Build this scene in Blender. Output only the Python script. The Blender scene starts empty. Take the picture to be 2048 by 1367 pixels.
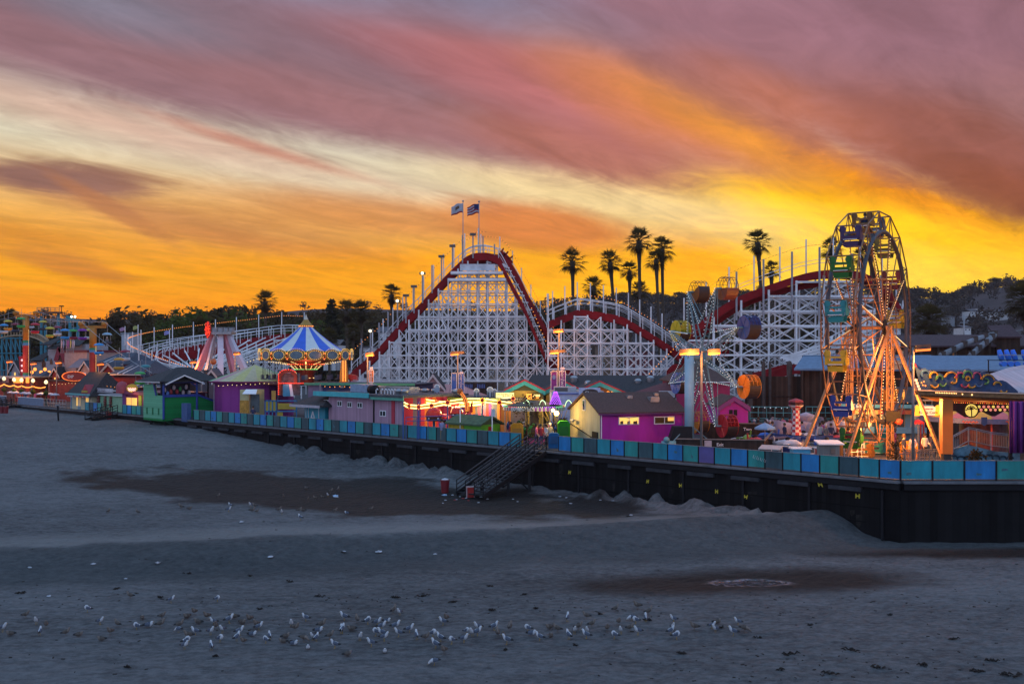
import bpy,math,random
from mathutils import Vector,Matrix,noise as mnoise
R=math.radians
rng=random.Random(7)
scene=bpy.context.scene
COL=scene.collection
FL,CX,HY,CZ=2000.0,1024.0,714.0,6.9
def P(px,py,Y):
 return Vector(((px-CX)/FL*Y,Y,CZ-(py-HY)/FL*Y))
def XY(px,Y,z=0.0):
 return Vector(((px-CX)/FL*Y,Y,z))
def ZZ(py,Y):
 return CZ-(py-HY)/FL*Y
def ONZ(px,py,z):
 Y=FL*(CZ-z)/(py-HY)
 return Vector(((px-CX)/FL*Y,Y,z))
FA=Vector((21.9,56.4,0));FB=Vector((-34.3,110.0,0))
D=(FB-FA).normalized();N=Vector((D.y,-D.x,0))
if N.y<0:N=-N
def fence_at(px):
 u=(px-CX)/FL
 k=(FA.x-u*FA.y)/(u*D.y-D.x)
 return FA+D*k
ANG_D=math.atan2(-D.y,-D.x)
MATS={}
def nodes_of(m):
 m.use_nodes=True
 return m.node_tree,m.node_tree.nodes['Principled BSDF']
def lin(c):
 return tuple(((v/255.0)/12.92 if v/255.0<=0.04045 else((v/255.0+0.055)/1.055)**2.4)for v in c)
def M(name,col,rough=0.6,var=0.18,scale=2.5,metal=0.0,bump=0.0,bscale=None,spec=0.4,stretch=None):
 """weathered paint / timber / metal: base colour with blotches and streaks of wear"""
 if name in MATS:return MATS[name]
 m=bpy.data.materials.new(name);t,b=nodes_of(m)
 b.inputs['Roughness'].default_value=rough;b.inputs['Metallic'].default_value=metal
 b.inputs['Specular IOR Level'].default_value=spec
 tc=t.nodes.new('ShaderNodeTexCoord');mp=t.nodes.new('ShaderNodeMapping')
 t.links.new(tc.outputs['Object'],mp.inputs['Vector'])
 if stretch:mp.inputs['Scale'].default_value=stretch
 n=t.nodes.new('ShaderNodeTexNoise');n.inputs['Scale'].default_value=scale
 n.inputs['Detail'].default_value=6;n.inputs['Roughness'].default_value=0.65
 t.links.new(mp.outputs['Vector'],n.inputs['Vector'])
 r=t.nodes.new('ShaderNodeValToRGB')
 r.color_ramp.elements[0].position=0.3;r.color_ramp.elements[1].position=0.72
 r.color_ramp.elements[0].color=tuple(max(0,c*(1-var))for c in col)+(1,)
 r.color_ramp.elements[1].color=tuple(min(1,c*(1+var))for c in col)+(1,)
 t.links.new(n.outputs['Fac'],r.inputs['Fac']);t.links.new(r.outputs['Color'],b.inputs['Base Color'])
 if bump>0:
  n2=t.nodes.new('ShaderNodeTexNoise');n2.inputs['Scale'].default_value=bscale or scale*6
  n2.inputs['Detail'].default_value=4
  t.links.new(mp.outputs['Vector'],n2.inputs['Vector'])
  bp=t.nodes.new('ShaderNodeBump');bp.inputs['Strength'].default_value=bump
  bp.inputs['Distance'].default_value=0.05
  t.links.new(n2.outputs['Fac'],bp.inputs['Height']);t.links.new(bp.outputs['Normal'],b.inputs['Normal'])
 MATS[name]=m;return m
def BOARDS(name,col,width=0.2,axis='X',var=0.3,rough=0.8,gap=0.25):
 """boards / corrugation: bands across one axis with dark joints"""
 if name in MATS:return MATS[name]
 m=bpy.data.materials.new(name);t,b=nodes_of(m);b.inputs['Roughness'].default_value=rough;b.inputs['Specular IOR Level'].default_value=0.12
 tc=t.nodes.new('ShaderNodeTexCoord')
 sep=t.nodes.new('ShaderNodeSeparateXYZ');t.links.new(tc.outputs['Object'],sep.inputs[0])
 if axis=='U':
  a=t.nodes.new('ShaderNodeMath');a.operation='SUBTRACT'
  t.links.new(sep.outputs['X'],a.inputs[0]);t.links.new(sep.outputs['Y'],a.inputs[1]);src=a.outputs[0]
 else:src=sep.outputs[axis]
 d=t.nodes.new('ShaderNodeMath');d.operation='DIVIDE';d.inputs[1].default_value=width
 t.links.new(src,d.inputs[0])
 fr=t.nodes.new('ShaderNodeMath');fr.operation='FRACT';t.links.new(d.outputs[0],fr.inputs[0])
 fl=t.nodes.new('ShaderNodeMath');fl.operation='FLOOR';t.links.new(d.outputs[0],fl.inputs[0])
 wn=t.nodes.new('ShaderNodeTexWhiteNoise');wn.noise_dimensions='1D';t.links.new(fl.outputs[0],wn.inputs['W'])
 ns=t.nodes.new('ShaderNodeTexNoise');ns.inputs['Scale'].default_value=1.4;ns.inputs['Detail'].default_value=6
 t.links.new(tc.outputs['Object'],ns.inputs['Vector'])
 ad=t.nodes.new('ShaderNodeMath');ad.operation='ADD'
 t.links.new(wn.outputs['Value'],ad.inputs[0]);t.links.new(ns.outputs['Fac'],ad.inputs[1])
 mr=t.nodes.new('ShaderNodeMapRange');mr.inputs['From Max'].default_value=1.7
 mr.inputs['From Min'].default_value=0.3
 mr.inputs['To Min'].default_value=1-var;mr.inputs['To Max'].default_value=1+var
 t.links.new(ad.outputs[0],mr.inputs['Value'])
 gp=t.nodes.new('ShaderNodeMath');gp.operation='LESS_THAN';gp.inputs[1].default_value=0.1
 t.links.new(fr.outputs[0],gp.inputs[0])
 g2=t.nodes.new('ShaderNodeMath');g2.operation='MULTIPLY';g2.inputs[1].default_value=gap
 t.links.new(gp.outputs[0],g2.inputs[0])
 sb=t.nodes.new('ShaderNodeMath');sb.operation='SUBTRACT'
 t.links.new(mr.outputs[0],sb.inputs[0]);t.links.new(g2.outputs[0],sb.inputs[1])
 vm=t.nodes.new('ShaderNodeVectorMath');vm.operation='SCALE';vm.inputs[0].default_value=col
 t.links.new(sb.outputs[0],vm.inputs['Scale']);t.links.new(vm.outputs[0],b.inputs['Base Color'])
 bp=t.nodes.new('ShaderNodeBump');bp.inputs['Strength'].default_value=0.5;bp.inputs['Distance'].default_value=0.03
 t.links.new(fr.outputs[0],bp.inputs['Height']);t.links.new(bp.outputs['Normal'],b.inputs['Normal'])
 MATS[name]=m;return m
def E(name,col,strength):
 """something that gives off light"""
 if name in MATS:return MATS[name]
 m=bpy.data.materials.new(name);t,b=nodes_of(m)
 b.inputs['Base Color'].default_value=tuple(min(1,c)for c in col)+(1,)
 b.inputs['Emission Color'].default_value=tuple(col)+(1,)
 b.inputs['Emission Strength'].default_value=strength
 m.cycles.emission_sampling='NONE' if strength<30 else 'AUTO'
 MATS[name]=m;return m
def GLASSY(name,col=(0.03,0.035,0.04)):
 if name in MATS:return MATS[name]
 m=M(name,col,rough=0.08,var=0.3,spec=0.8);return m
def translucent(m,fac):
 t=m.node_tree;b=t.nodes['Principled BSDF'];o=[n for n in t.nodes if n.type=='OUTPUT_MATERIAL'][0]
 tr=t.nodes.new('ShaderNodeBsdfTranslucent');mx=t.nodes.new('ShaderNodeMixShader');mx.inputs[0].default_value=fac
 t.links.new(b.inputs['Base Color'].links[0].from_socket,tr.inputs['Color'])
 t.links.new(b.outputs[0],mx.inputs[1]);t.links.new(tr.outputs[0],mx.inputs[2]);t.links.new(mx.outputs[0],o.inputs['Surface']);return m
WHITE=M('white_paint',(0.74,0.74,0.76),0.55,0.10,0.8)
WHITE2=M('coaster_white',(0.74,0.74,0.76),0.6,0.32,0.35)
RED=M('coaster_red',(0.24,0.006,0.010),0.6,0.3,0.7,spec=0.2)
DARKWOOD=BOARDS('dark_timber',(0.035,0.027,0.024),0.22,'U',0.4)
BROWNWOOD=BOARDS('brown_timber',(0.055,0.034,0.026),0.25,'U',0.45)
BLACK=M('black_paint',(0.012,0.012,0.014),0.6,spec=0.15)
STEEL=M('galvanised_steel',(0.32,0.33,0.35),0.4,0.2,3,0.6)
GREY=M('grey_paint',(0.22,0.23,0.25),0.6)
SHINGLE=M('dark_shingle',(0.034,0.034,0.038),0.9,0.45,6,bump=0.6,bscale=18)
BROWNSHINGLE=M('brown_shingle',(0.085,0.045,0.038),0.9,0.4,7,bump=0.7,bscale=16)
BLUESHINGLE=M('slate_roof',(0.045,0.06,0.09),0.8,0.3,4,bump=0.4)
TURQ=M('turquoise_paint',(0.05,0.42,0.45),0.5)
SKIN=M('skin',(0.42,0.25,0.18),0.6,0.08)
HAIR=M('dark_hair',(0.02,0.014,0.01),0.7)
AMBER=E('amber_bulb',(1.0,0.32,0.05),1.9)
AMBERDIM=E('amber_string_bulb',(1.0,0.30,0.06),1.5)
WARMB=E('warm_bulb',(1.0,0.66,0.26),1.7)
COOLB=E('cool_bulb',(0.85,0.95,1.0),0.75)
REDB=E('red_bulb',(1.0,0.06,0.02),1.3)
SODIUM=E('sodium_lamp',(1.0,0.19,0.025),1.7)
TUBEY=E('yellow_tube',(1.0,0.86,0.28),2.3)
GREENB=E('green_bulb',(0.25,1.0,0.3),1.3)
PURPLEB=E('purple_bulb',(0.6,0.12,1.0),2.0)
GLOBE=E('lamp_globe',(1.0,0.82,0.42),1.4)
WINLIT=E('lit_window',(1.0,0.62,0.14),0.9)
class MB:
 def __init__(s):s.v=[];s.f=[];s.m=[];s.mats=[];s.smooth=[]
 def mi(s,mat):
  if mat not in s.mats:s.mats.append(mat)
  return s.mats.index(mat)
 def add(s,vs,fs,mat,smooth=False):
  o=len(s.v);k=s.mi(mat);s.v.extend(tuple(v)for v in vs)
  for f in fs:s.f.append(tuple(i+o for i in f));s.m.append(k);s.smooth.append(smooth)
  return s
 def frame(s,c,ax,ay,az,mat):
  c=Vector(c);vs=[c+ax*i+ay*j+az*k for k in(-1,1)for j in(-1,1)for i in(-1,1)]
  return s.add(vs,[(0,2,3,1),(4,5,7,6),(0,1,5,4),(2,6,7,3),(0,4,6,2),(1,3,7,5)],mat)
 def box(s,c,size,mat,rz=0.0):
  ca,sa=math.cos(rz),math.sin(rz)
  return s.frame(c,Vector((ca,sa,0))*size[0]/2,Vector((-sa,ca,0))*size[1]/2,Vector((0,0,size[2]/2)),mat)
 def beam(s,p,q,w,h,mat,side=None):
  p=Vector(p);q=Vector(q);d=q-p;L=d.length
  if L<1e-6:return s
  d.normalize()
  up=Vector((0,0,1))if side is None else Vector(side)
  if abs(d.dot(up))>0.98:up=Vector((0,1,0))
  x=d.cross(up).normalized();y=x.cross(d)
  return s.frame((p+q)/2,x*w/2,d*L/2,y*h/2,mat)
 def tube(s,p,q,r,mat,n=6,r2=None,caps=True):
  return s.path([p,q],r,mat,n,[r,r if r2 is None else r2],caps)
 def path(s,pts,r,mat,n=6,radii=None,caps=True,closed=False):
  pts=[Vector(p)for p in pts];vs=[];fs=[];K=len(pts);prev=None
  for i,p in enumerate(pts):
   a=pts[i-1]if(i>0 or closed)else p;b=pts[(i+1)%K]if(i<K-1 or closed)else p
   d=(b-a);d=d.normalized()if d.length>1e-9 else Vector((0,0,1))
   up=prev if prev is not None and abs(prev.dot(d))<0.95 else(Vector((0,0,1))if abs(d.z)<0.9 else Vector((1,0,0)))
   x=d.cross(up).normalized();y=x.cross(d).normalized();prev=y
   rr=radii[i]if radii else r
   for k in range(n):
    t=2*math.pi*k/n;vs.append(p+(x*math.cos(t)+y*math.sin(t))*rr)
  for i in range(K if closed else K-1):
   j=(i+1)%K
   for k in range(n):fs.append((i*n+k,i*n+(k+1)%n,j*n+(k+1)%n,j*n+k))
  if caps and not closed:
   fs.append(tuple(range(n-1,-1,-1)));fs.append(tuple((K-1)*n+k for k in range(n)))
  return s.add(vs,fs,mat,n>5)
 def lathe(s,prof,c,n,mat,mats=None,rz=0.0,smooth=True):
  """prof: [(r, z)] ; mats: function(i_ring, k) -> material"""
  c=Vector(c);vs=[];K=len(prof)
  for r,z in prof:
   for k in range(n):
    t=2*math.pi*k/n+rz;vs.append(c+Vector((r*math.cos(t),r*math.sin(t),z)))
  if mats is None:
   s.add(vs,[(i*n+k,i*n+(k+1)%n,(i+1)*n+(k+1)%n,(i+1)*n+k)for i in range(K-1)for k in range(n)],mat,smooth)
  else:
   o=len(s.v);s.v.extend(tuple(v)for v in vs)
   for i in range(K-1):
    for k in range(n):
     s.f.append((o+i*n+k,o+i*n+(k+1)%n,o+(i+1)*n+(k+1)%n,o+(i+1)*n+k))
     s.m.append(s.mi(mats(i,k)));s.smooth.append(smooth)
  return s
 def ball(s,c,r,mat,n=8,m=5,sz=1.0):
  prof=[(max(1e-4,r*math.sin(math.pi*i/m)),-r*sz*math.cos(math.pi*i/m))for i in range(m+1)]
  return s.lathe(prof,c,n,mat)
 def bulb(s,c,r,mat):
  c=Vector(c)
  return s.add([c+Vector(v)*r for v in((1,0,0),(-1,0,0),(0,1,0),(0,-1,0),(0,0,1),(0,0,-1))],
   [(0,2,4),(2,1,4),(1,3,4),(3,0,4),(2,0,5),(1,2,5),(3,1,5),(0,3,5)],mat)
 def slab(s,pts,off,mat,matside=None):
  """solid from a polygon (world points, planar) pushed by off"""
  n=len(pts);pts=[Vector(p)for p in pts];off=Vector(off)
  vs=pts+[p+off for p in pts]
  s.add(vs,[tuple(range(n-1,-1,-1)),tuple(range(n,2*n))],mat)
  o=len(s.v)-2*n;k=s.mi(matside or mat)
  for i in range(n):
   j=(i+1)%n;s.f.append((o+i,o+j,o+n+j,o+n+i));s.m.append(k);s.smooth.append(False)
  return s
 def poly(s,pts,mat):return s.add(pts,[tuple(range(len(pts)))],mat)
 def disc(s,c,ax,ay,n,th,mat,a0=0,a1=2*math.pi):
  pts=[Vector(c)+ax*math.cos(a0+(a1-a0)*k/n)+ay*math.sin(a0+(a1-a0)*k/n)for k in range(n if a1-a0>6.28 else n+1)]
  return s.slab(pts,th,mat)
 def xf(s,mat4):
  s.v=[tuple(mat4@Vector(v))for v in s.v];return s
 def build(s,name,parent=None,loc=None):
  me=bpy.data.meshes.new(name)
  base=Vector(parent.get('_b',(0,0,0)))if parent is not None else(Vector(loc)if loc is not None else Vector((0,0,0)))
  me.from_pydata([(x-base.x,y-base.y,z-base.z)for x,y,z in s.v],[],s.f)
  for m in s.mats:me.materials.append(m)
  me.polygons.foreach_set('material_index',s.m);me.polygons.foreach_set('use_smooth',s.smooth)
  me.validate();me.update()
  o=bpy.data.objects.new(name,me);COL.objects.link(o)
  if parent is not None:o.parent=parent;o['_b']=tuple(base)
  else:o.location=base;o['_b']=tuple(base)
  return o
def tag(o,label=None,cat=None,group=None,kind=None):
 if label:o['label']=label
 if cat:o['category']=cat
 if group:o['group']=group
 if kind:o['kind']=kind
 return o
def thing(name,label,cat,loc=(0,0,0),group=None):
 o=bpy.data.objects.new(name,None);COL.objects.link(o);o.location=loc;o['_b']=tuple(loc)
 return tag(o,label,cat,group)
def kids(o):return list(o.children)
def copy_tree(o,parent=None):
 c=o.copy();COL.objects.link(c);c.parent=parent
 for ch in kids(o):copy_tree(ch,c)
 return c
def place(o,loc,rz=0.0,sc=1.0,label=None,group=None):
 o.location=loc;o.rotation_euler=(0,0,rz)
 o.scale=(sc,sc,sc)if not isinstance(sc,tuple)else sc
 if label:o['label']=label
 if group:o['group']=group
 return o
ORD=['first','second','third','fourth','fifth','sixth','seventh','eighth','ninth','tenth','eleventh','twelfth','thirteenth',
 'fourteenth','fifteenth','sixteenth','seventeenth','eighteenth','nineteenth']
TENS={2:'twent',3:'thirt',4:'fort',5:'fift',6:'sixt',7:'sevent',8:'eight',9:'ninet'}
def ordw(i):
 """1 -> first"""
 if i<20:return ORD[i-1]
 if i>=100:return 'hundredth' if i==100 else 'hundred and '+ordw(i-100)
 t,u=divmod(i,10)
 return TENS[t]+'ieth' if u==0 else TENS[t]+'y-'+ORD[u-1]
def text(body,name,parent,loc,size,mat,xdir,ydir=(0,0,1),ext=0.02,align='CENTER'):
 cu=bpy.data.curves.new(name,'FONT');cu.body=body;cu.size=size;cu.extrude=ext
 cu.align_x=align;cu.align_y='CENTER';cu.resolution_u=2
 tmp=bpy.data.objects.new(name,cu);COL.objects.link(tmp)
 dg=bpy.context.evaluated_depsgraph_get();me=bpy.data.meshes.new_from_object(tmp.evaluated_get(dg));bpy.data.objects.remove(tmp)
 me.materials.clear();me.materials.append(mat)
 o=bpy.data.objects.new(name,me);COL.objects.link(o)
 x=Vector(xdir).normalized();y=Vector(ydir).normalized();z=x.cross(y)
 m=Matrix((x,y,z)).transposed().to_4x4()
 b=Vector(parent.get('_b',(0,0,0)))if parent is not None else Vector((0,0,0))
 m.translation=Vector(loc)-b
 if parent is not None:o.parent=parent
 o.matrix_local=m
 return o
def lerp(a,b,t):return a+(b-a)*t
def sstep(a,b,x):
 t=max(0.0,min(1.0,(x-a)/(b-a)));return t*t*(3-2*t)
def interp(tab,x):
 if x<=tab[0][0]:return tab[0][1]
 for(a,u),(b,v)in zip(tab,tab[1:]):
  if x<=b:return u+(v-u)*(x-a)/(b-a)
 return tab[-1][1]
def smooth_path(pts,n=6):
 out=[];K=len(pts);pts=[Vector(p)for p in pts]
 for i in range(K-1):
  p0,p1,p2,p3=pts[max(0,i-1)],pts[i],pts[i+1],pts[min(K-1,i+2)]
  for k in range(n):
   t=k/n
   out.append(0.5*((2*p1)+(p2-p0)*t+(2*p0-5*p1+4*p2-p3)*t*t+(3*p1-p0-3*p2+p3)*t**3))
 out.append(pts[-1]);return out
def point_light(px,py,Y,col,power,r=0.3):
 l=bpy.data.lights.new('lamp_or_fill_light','POINT');l.energy=power;l.color=col;l.shadow_soft_size=r
 o=bpy.data.objects.new('lamp_or_fill_light',l);COL.objects.link(o);o.location=P(px,py,Y);return o
# ================================================================ camera
cam=bpy.data.cameras.new('camera');co=bpy.data.objects.new('camera',cam);COL.objects.link(co)
co.location=(0,0,CZ);co.rotation_euler=(R(90),0,0)
cam.sensor_width=36.0;cam.lens=36.0*FL/2048.0
cam.shift_y=(HY-683.5)/2048.0;cam.clip_start=0.5;cam.clip_end=9000
scene.camera=co
vs=scene.view_settings;vs.view_transform='Standard';vs.look='None';vs.exposure=0;vs.gamma=1
# ================================================================ sky
w=bpy.data.worlds.new('World');scene.world=w;w.use_nodes=True
T=w.node_tree;T.nodes.clear()
def nd(kind,**kw):
 n=T.nodes.new(kind)
 for k,v in kw.items():setattr(n,k,v)
 return n
def put(sock,v):
 if isinstance(v,bpy.types.NodeSocket):T.links.new(v,sock)
 else:sock.default_value=v
def mth(op,a,b=0.0,c=None,clamp=False):
 n=nd('ShaderNodeMath',operation=op,use_clamp=clamp);put(n.inputs[0],a);put(n.inputs[1],b)
 if c is not None:put(n.inputs[2],c)
 return n.outputs[0]
def vmt(op,a,b=(0,0,0)):
 n=nd('ShaderNodeVectorMath',operation=op);put(n.inputs[0],a);put(n.inputs[1],b);return n
def mixc(f,a,b,blend='MIX'):
 n=nd('ShaderNodeMix',data_type='RGBA',blend_type=blend)
 put(n.inputs['Factor'],f);put(n.inputs['A'],a);put(n.inputs['B'],b);return n.outputs['Result']
def smap(x,a,b,lo=0.0,hi=1.0):
 n=nd('ShaderNodeMapRange',interpolation_type='SMOOTHSTEP');put(n.inputs['Value'],x)
 n.inputs['From Min'].default_value=a;n.inputs['From Max'].default_value=b
 n.inputs['To Min'].default_value=lo;n.inputs['To Max'].default_value=hi
 return n.outputs['Result']
def col(r,g,b):return lin((r,g,b))+(1,)
tc=nd('ShaderNodeTexCoord');dirv=tc.outputs['Generated']
sp=nd('ShaderNodeSeparateXYZ');T.links.new(dirv,sp.inputs[0]);X_,Y_,Z_=sp.outputs
az=mth('ARCTAN2',X_,Y_);el=mth('ARCSINE',Z_)
def azel(px,py):
 u,v=(px-CX)/FL,(HY-py)/FL
 return math.atan(u),math.atan(v*math.cos(math.atan(u)))
zz=mth('ADD',mth('MAXIMUM',Z_,0.0),0.11)
cd,sd=math.cos(R(52)),math.sin(R(52))
s_=mth('DIVIDE',mth('ADD',mth('MULTIPLY',X_,cd),mth('MULTIPLY',Y_,sd)),zz)
t_=mth('DIVIDE',mth('SUBTRACT',mth('MULTIPLY',X_,sd),mth('MULTIPLY',Y_,cd)),zz)
def noise3(fs,ft,off=0.0,detail=6,rough=0.6,dist=0.0):
 c=nd('ShaderNodeCombineXYZ');put(c.inputs[0],mth('MULTIPLY',s_,fs));put(c.inputs[1],mth('MULTIPLY',t_,ft));c.inputs[2].default_value=off
 n=nd('ShaderNodeTexNoise');n.inputs['Scale'].default_value=1.0;n.inputs['Detail'].default_value=detail
 n.inputs['Roughness'].default_value=rough;n.inputs['Distortion'].default_value=dist
 T.links.new(c.outputs[0],n.inputs['Vector']);return n.outputs['Fac']
nA=noise3(0.5,1.5,3.1,6,0.6,0.9)
nB=noise3(0.9,3.6,9.7,7,0.62,1.3)
nC=noise3(3.0,4.6,21.3,8,0.66,1.6)
nsum=mth('ADD',mth('MULTIPLY',mth('SUBTRACT',nA,0.5),1.1),mth('ADD',mth('MULTIPLY',mth('SUBTRACT',nB,0.5),0.9),mth('MULTIPLY',mth('SUBTRACT',nC,0.5),0.7)))
ae=nd('ShaderNodeCombineXYZ');put(ae.inputs[0],az);put(ae.inputs[1],el);AE=ae.outputs[0]
def blob(px,py,rx,ry,ang=0.0,soft=0.6,amp=0.8):
 """soft mask of a cloud patch centred on a bearing; ang = fall towards the right, degrees"""
 a,e=azel(px,py)
 sub=vmt('SUBTRACT',AE,(a,e,0)).outputs[0]
 rot=nd('ShaderNodeVectorRotate',rotation_type='Z_AXIS');put(rot.inputs['Vector'],sub);rot.inputs['Angle'].default_value=R(ang)
 ml=vmt('MULTIPLY',rot.outputs[0],(FL/rx,FL/ry,0)).outputs[0]
 ln=nd('ShaderNodeVectorMath',operation='LENGTH');put(ln.inputs[0],ml)
 d=mth('ADD',ln.outputs['Value'],mth('MULTIPLY',nsum,amp))
 return smap(d,1+soft,max(0.0,1-soft))
def cm(cur,c,f,k=1.0):return mixc(mth('MULTIPLY',f,k),cur,col(*c))
ramp=nd('ShaderNodeValToRGB');put(ramp.inputs['Fac'],mth('DIVIDE',el,0.40))
def epos(py):return math.atan((HY-py)/FL)/0.40
stops=[(700,(232,120,40)),(620,(246,152,46)),(560,(250,174,62)),(500,(240,170,80)),(440,(232,178,106)),
 (380,(224,196,150)),(310,(212,203,182)),(230,(198,184,172)),(120,(150,130,140)),(10,(122,120,142))]
el0=ramp.color_ramp.elements
el0[0].position=0;el0[0].color=col(*stops[0][1]);el0[1].position=epos(stops[-1][0]);el0[1].color=col(*stops[-1][1])
for py,c in stops[1:-1]:
 e_=el0.new(epos(py));e_.color=col(*c)
C=ramp.outputs['Color']
C=cm(C,(255,194,54),blob(1680,440,480,110,12,0.7,0.3),0.95)
C=cm(C,(255,206,84),blob(1560,520,500,90,2,0.8,0.3),0.9)
C=cm(C,(255,218,112),blob(1470,440,240,58,10,0.9,0.5),0.85)
C=cm(C,(255,224,110),blob(1640,565,330,50,0,0.9,0.4),0.8)
C=cm(C,(255,186,58),blob(1180,600,360,60,0,0.9,0.4),0.6)
C=cm(C,(240,160,56),blob(1400,520,90,60,30,0.9,0.8),0.55)
C=cm(C,(244,172,62),blob(1640,372,230,22,14,0.9,0.7),0.7)
C=cm(C,(216,208,182),blob(420,320,760,60,7,0.7,0.4),0.7)
C=cm(C,(232,208,160),blob(1180,385,300,44,12,0.8,0.5),0.85)
C=cm(C,(222,170,112),blob(430,425,480,60,6,0.8,0.7),0.6)
C=cm(C,(182,124,90),blob(330,440,230,20,12,0.8,0.8),0.7)
C=cm(C,(196,138,94),blob(560,462,220,16,10,0.9,0.9),0.55)
C=cm(C,(150,108,96),blob(140,358,150,26,2,0.4,0.8),0.95)
C=cm(C,(132,98,92),blob(80,352,120,17,3,0.7,0.6),0.6)
C=cm(C,(184,112,66),blob(150,532,110,20,12,0.5,0.8),0.8)
C=cm(C,(176,120,88),blob(230,420,120,14,28,0.5,0.8),0.75)
C=cm(C,(210,134,66),blob(20,468,150,16,8,0.9,0.8),0.6)
C=cm(C,(228,158,88),blob(260,510,520,50,3,0.9,0.8),0.55)
C=cm(C,(206,138,90),blob(620,500,260,14,6,0.8,0.9),0.5)
C=cm(C,(216,144,90),blob(850,440,380,38,5,0.7,0.6),0.75)
C=cm(C,(208,130,84),blob(1080,458,180,46,9,0.45,0.45),0.9)
C=cm(C,(246,162,58),blob(950,535,420,36,0,0.9,0.5),0.5)
C=cm(C,(206,160,146),blob(250,252,420,34,10,0.9,0.8),0.65)
C=cm(C,(141,106,113),blob(560,150,1150,112,7,0.34,0.35),0.97)
C=cm(C,(134,110,122),blob(520,40,900,62,6,0.8,0.5),0.8)
C=cm(C,(150,107,110),blob(780,240,420,40,12,0.8,0.6),0.8)
C=cm(C,(190,124,108),blob(520,296,200,11,14,0.8,0.7),0.7)
C=cm(C,(166,108,100),blob(1160,302,240,44,14,0.6,0.6),0.92)
C=cm(C,(184,114,112),blob(1090,170,300,62,18,0.8,0.6),0.85)
C=cm(C,(168,110,116),blob(860,120,260,40,16,0.9,0.7),0.5)
C=cm(C,(212,136,98),blob(1320,205,220,62,26,0.8,0.7),0.9)
C=cm(C,(234,156,78),blob(1540,282,220,40,26,0.8,0.7),0.85)
C=cm(C,(238,150,56),blob(1790,372,220,26,26,0.8,0.6),0.85)
C=cm(C,(145,102,106),blob(1880,120,760,212,21,0.24,0.32),0.96)
C=cm(C,(140,86,78),blob(1960,320,320,80,26,0.5,0.5),0.85)
C=cm(C,(132,74,56),blob(2060,400,190,40,24,0.7,0.5),0.7)
C=cm(C,(142,106,122),blob(1750,40,620,90,8,0.8,0.5),0.7)
C=cm(C,(186,116,92),blob(1560,205,170,40,26,0.9,0.9),0.6)
C=cm(C,(122,122,138),blob(200,8,200,42,10,0.9,0.6),0.75)
C=cm(C,(128,118,136),blob(760,0,420,34,6,0.9,0.6),0.5)
g=smap(nB,0.28,0.72,0.87,1.11);g2=smap(nC,0.25,0.75,0.90,1.10)
gm=vmt('SCALE',C);T.links.new(mth('MULTIPLY',g,g2),gm.inputs['Scale']);C=gm.outputs[0]
hs=nd('ShaderNodeHueSaturation');hs.inputs['Saturation'].default_value=1.09;hs.inputs['Value'].default_value=1.07;put(hs.inputs['Color'],C);C=hs.outputs['Color']
back=nd('ShaderNodeValToRGB');put(back.inputs['Fac'],smap(Z_,0.0,1.0))
b0=back.color_ramp.elements;b0[0].color=(0.60,0.70,1.02,1);b0[1].color=(0.36,0.62,1.02,1)
wm=mth('MULTIPLY',smap(Y_,-0.25,0.55),smap(Z_,0.72,0.30))
C=mixc(wm,back.outputs['Color'],C)
gr=mixc(smap(Z_,0.0,-0.05),C,(0.03,0.035,0.05,1))
sky=nd('ShaderNodeTexSky',sky_type='NISHITA');sky.sun_disc=False
SUN_AZ,SUN_EL=R(13.5),R(1.5)
sky.sun_elevation=SUN_EL;sky.sun_rotation=SUN_AZ;sky.altitude=10;sky.air_density=1.4;sky.dust_density=3
bgA=nd('ShaderNodeBackground');put(bgA.inputs['Color'],gr);bgA.inputs['Strength'].default_value=1.0
bgB=nd('ShaderNodeBackground');put(bgB.inputs['Color'],sky.outputs['Color']);bgB.inputs['Strength'].default_value=0.01
addn=nd('ShaderNodeAddShader');T.links.new(bgA.outputs[0],addn.inputs[0]);T.links.new(bgB.outputs[0],addn.inputs[1])
outw=nd('ShaderNodeOutputWorld');T.links.new(addn.outputs[0],outw.inputs['Surface'])
w.cycles.sampling_method='MANUAL';w.cycles.sample_map_resolution=512
sl=bpy.data.lights.new('sun','SUN');sl.energy=0.35;sl.angle=R(8);sl.color=(1.0,0.45,0.18)
so=bpy.data.objects.new('sun',sl);COL.objects.link(so)
sdir=Vector((math.sin(SUN_AZ)*math.cos(SUN_EL),math.cos(SUN_AZ)*math.cos(SUN_EL),math.sin(SUN_EL)))
so.rotation_euler=sdir.to_track_quat('Z','Y').to_euler()
so.location=(0,0,60)
scene.cycles.use_denoising=True
scene.cycles.max_bounces=4;scene.cycles.diffuse_bounces=2;scene.cycles.glossy_bounces=2
HAZE_D=0.00009
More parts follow.
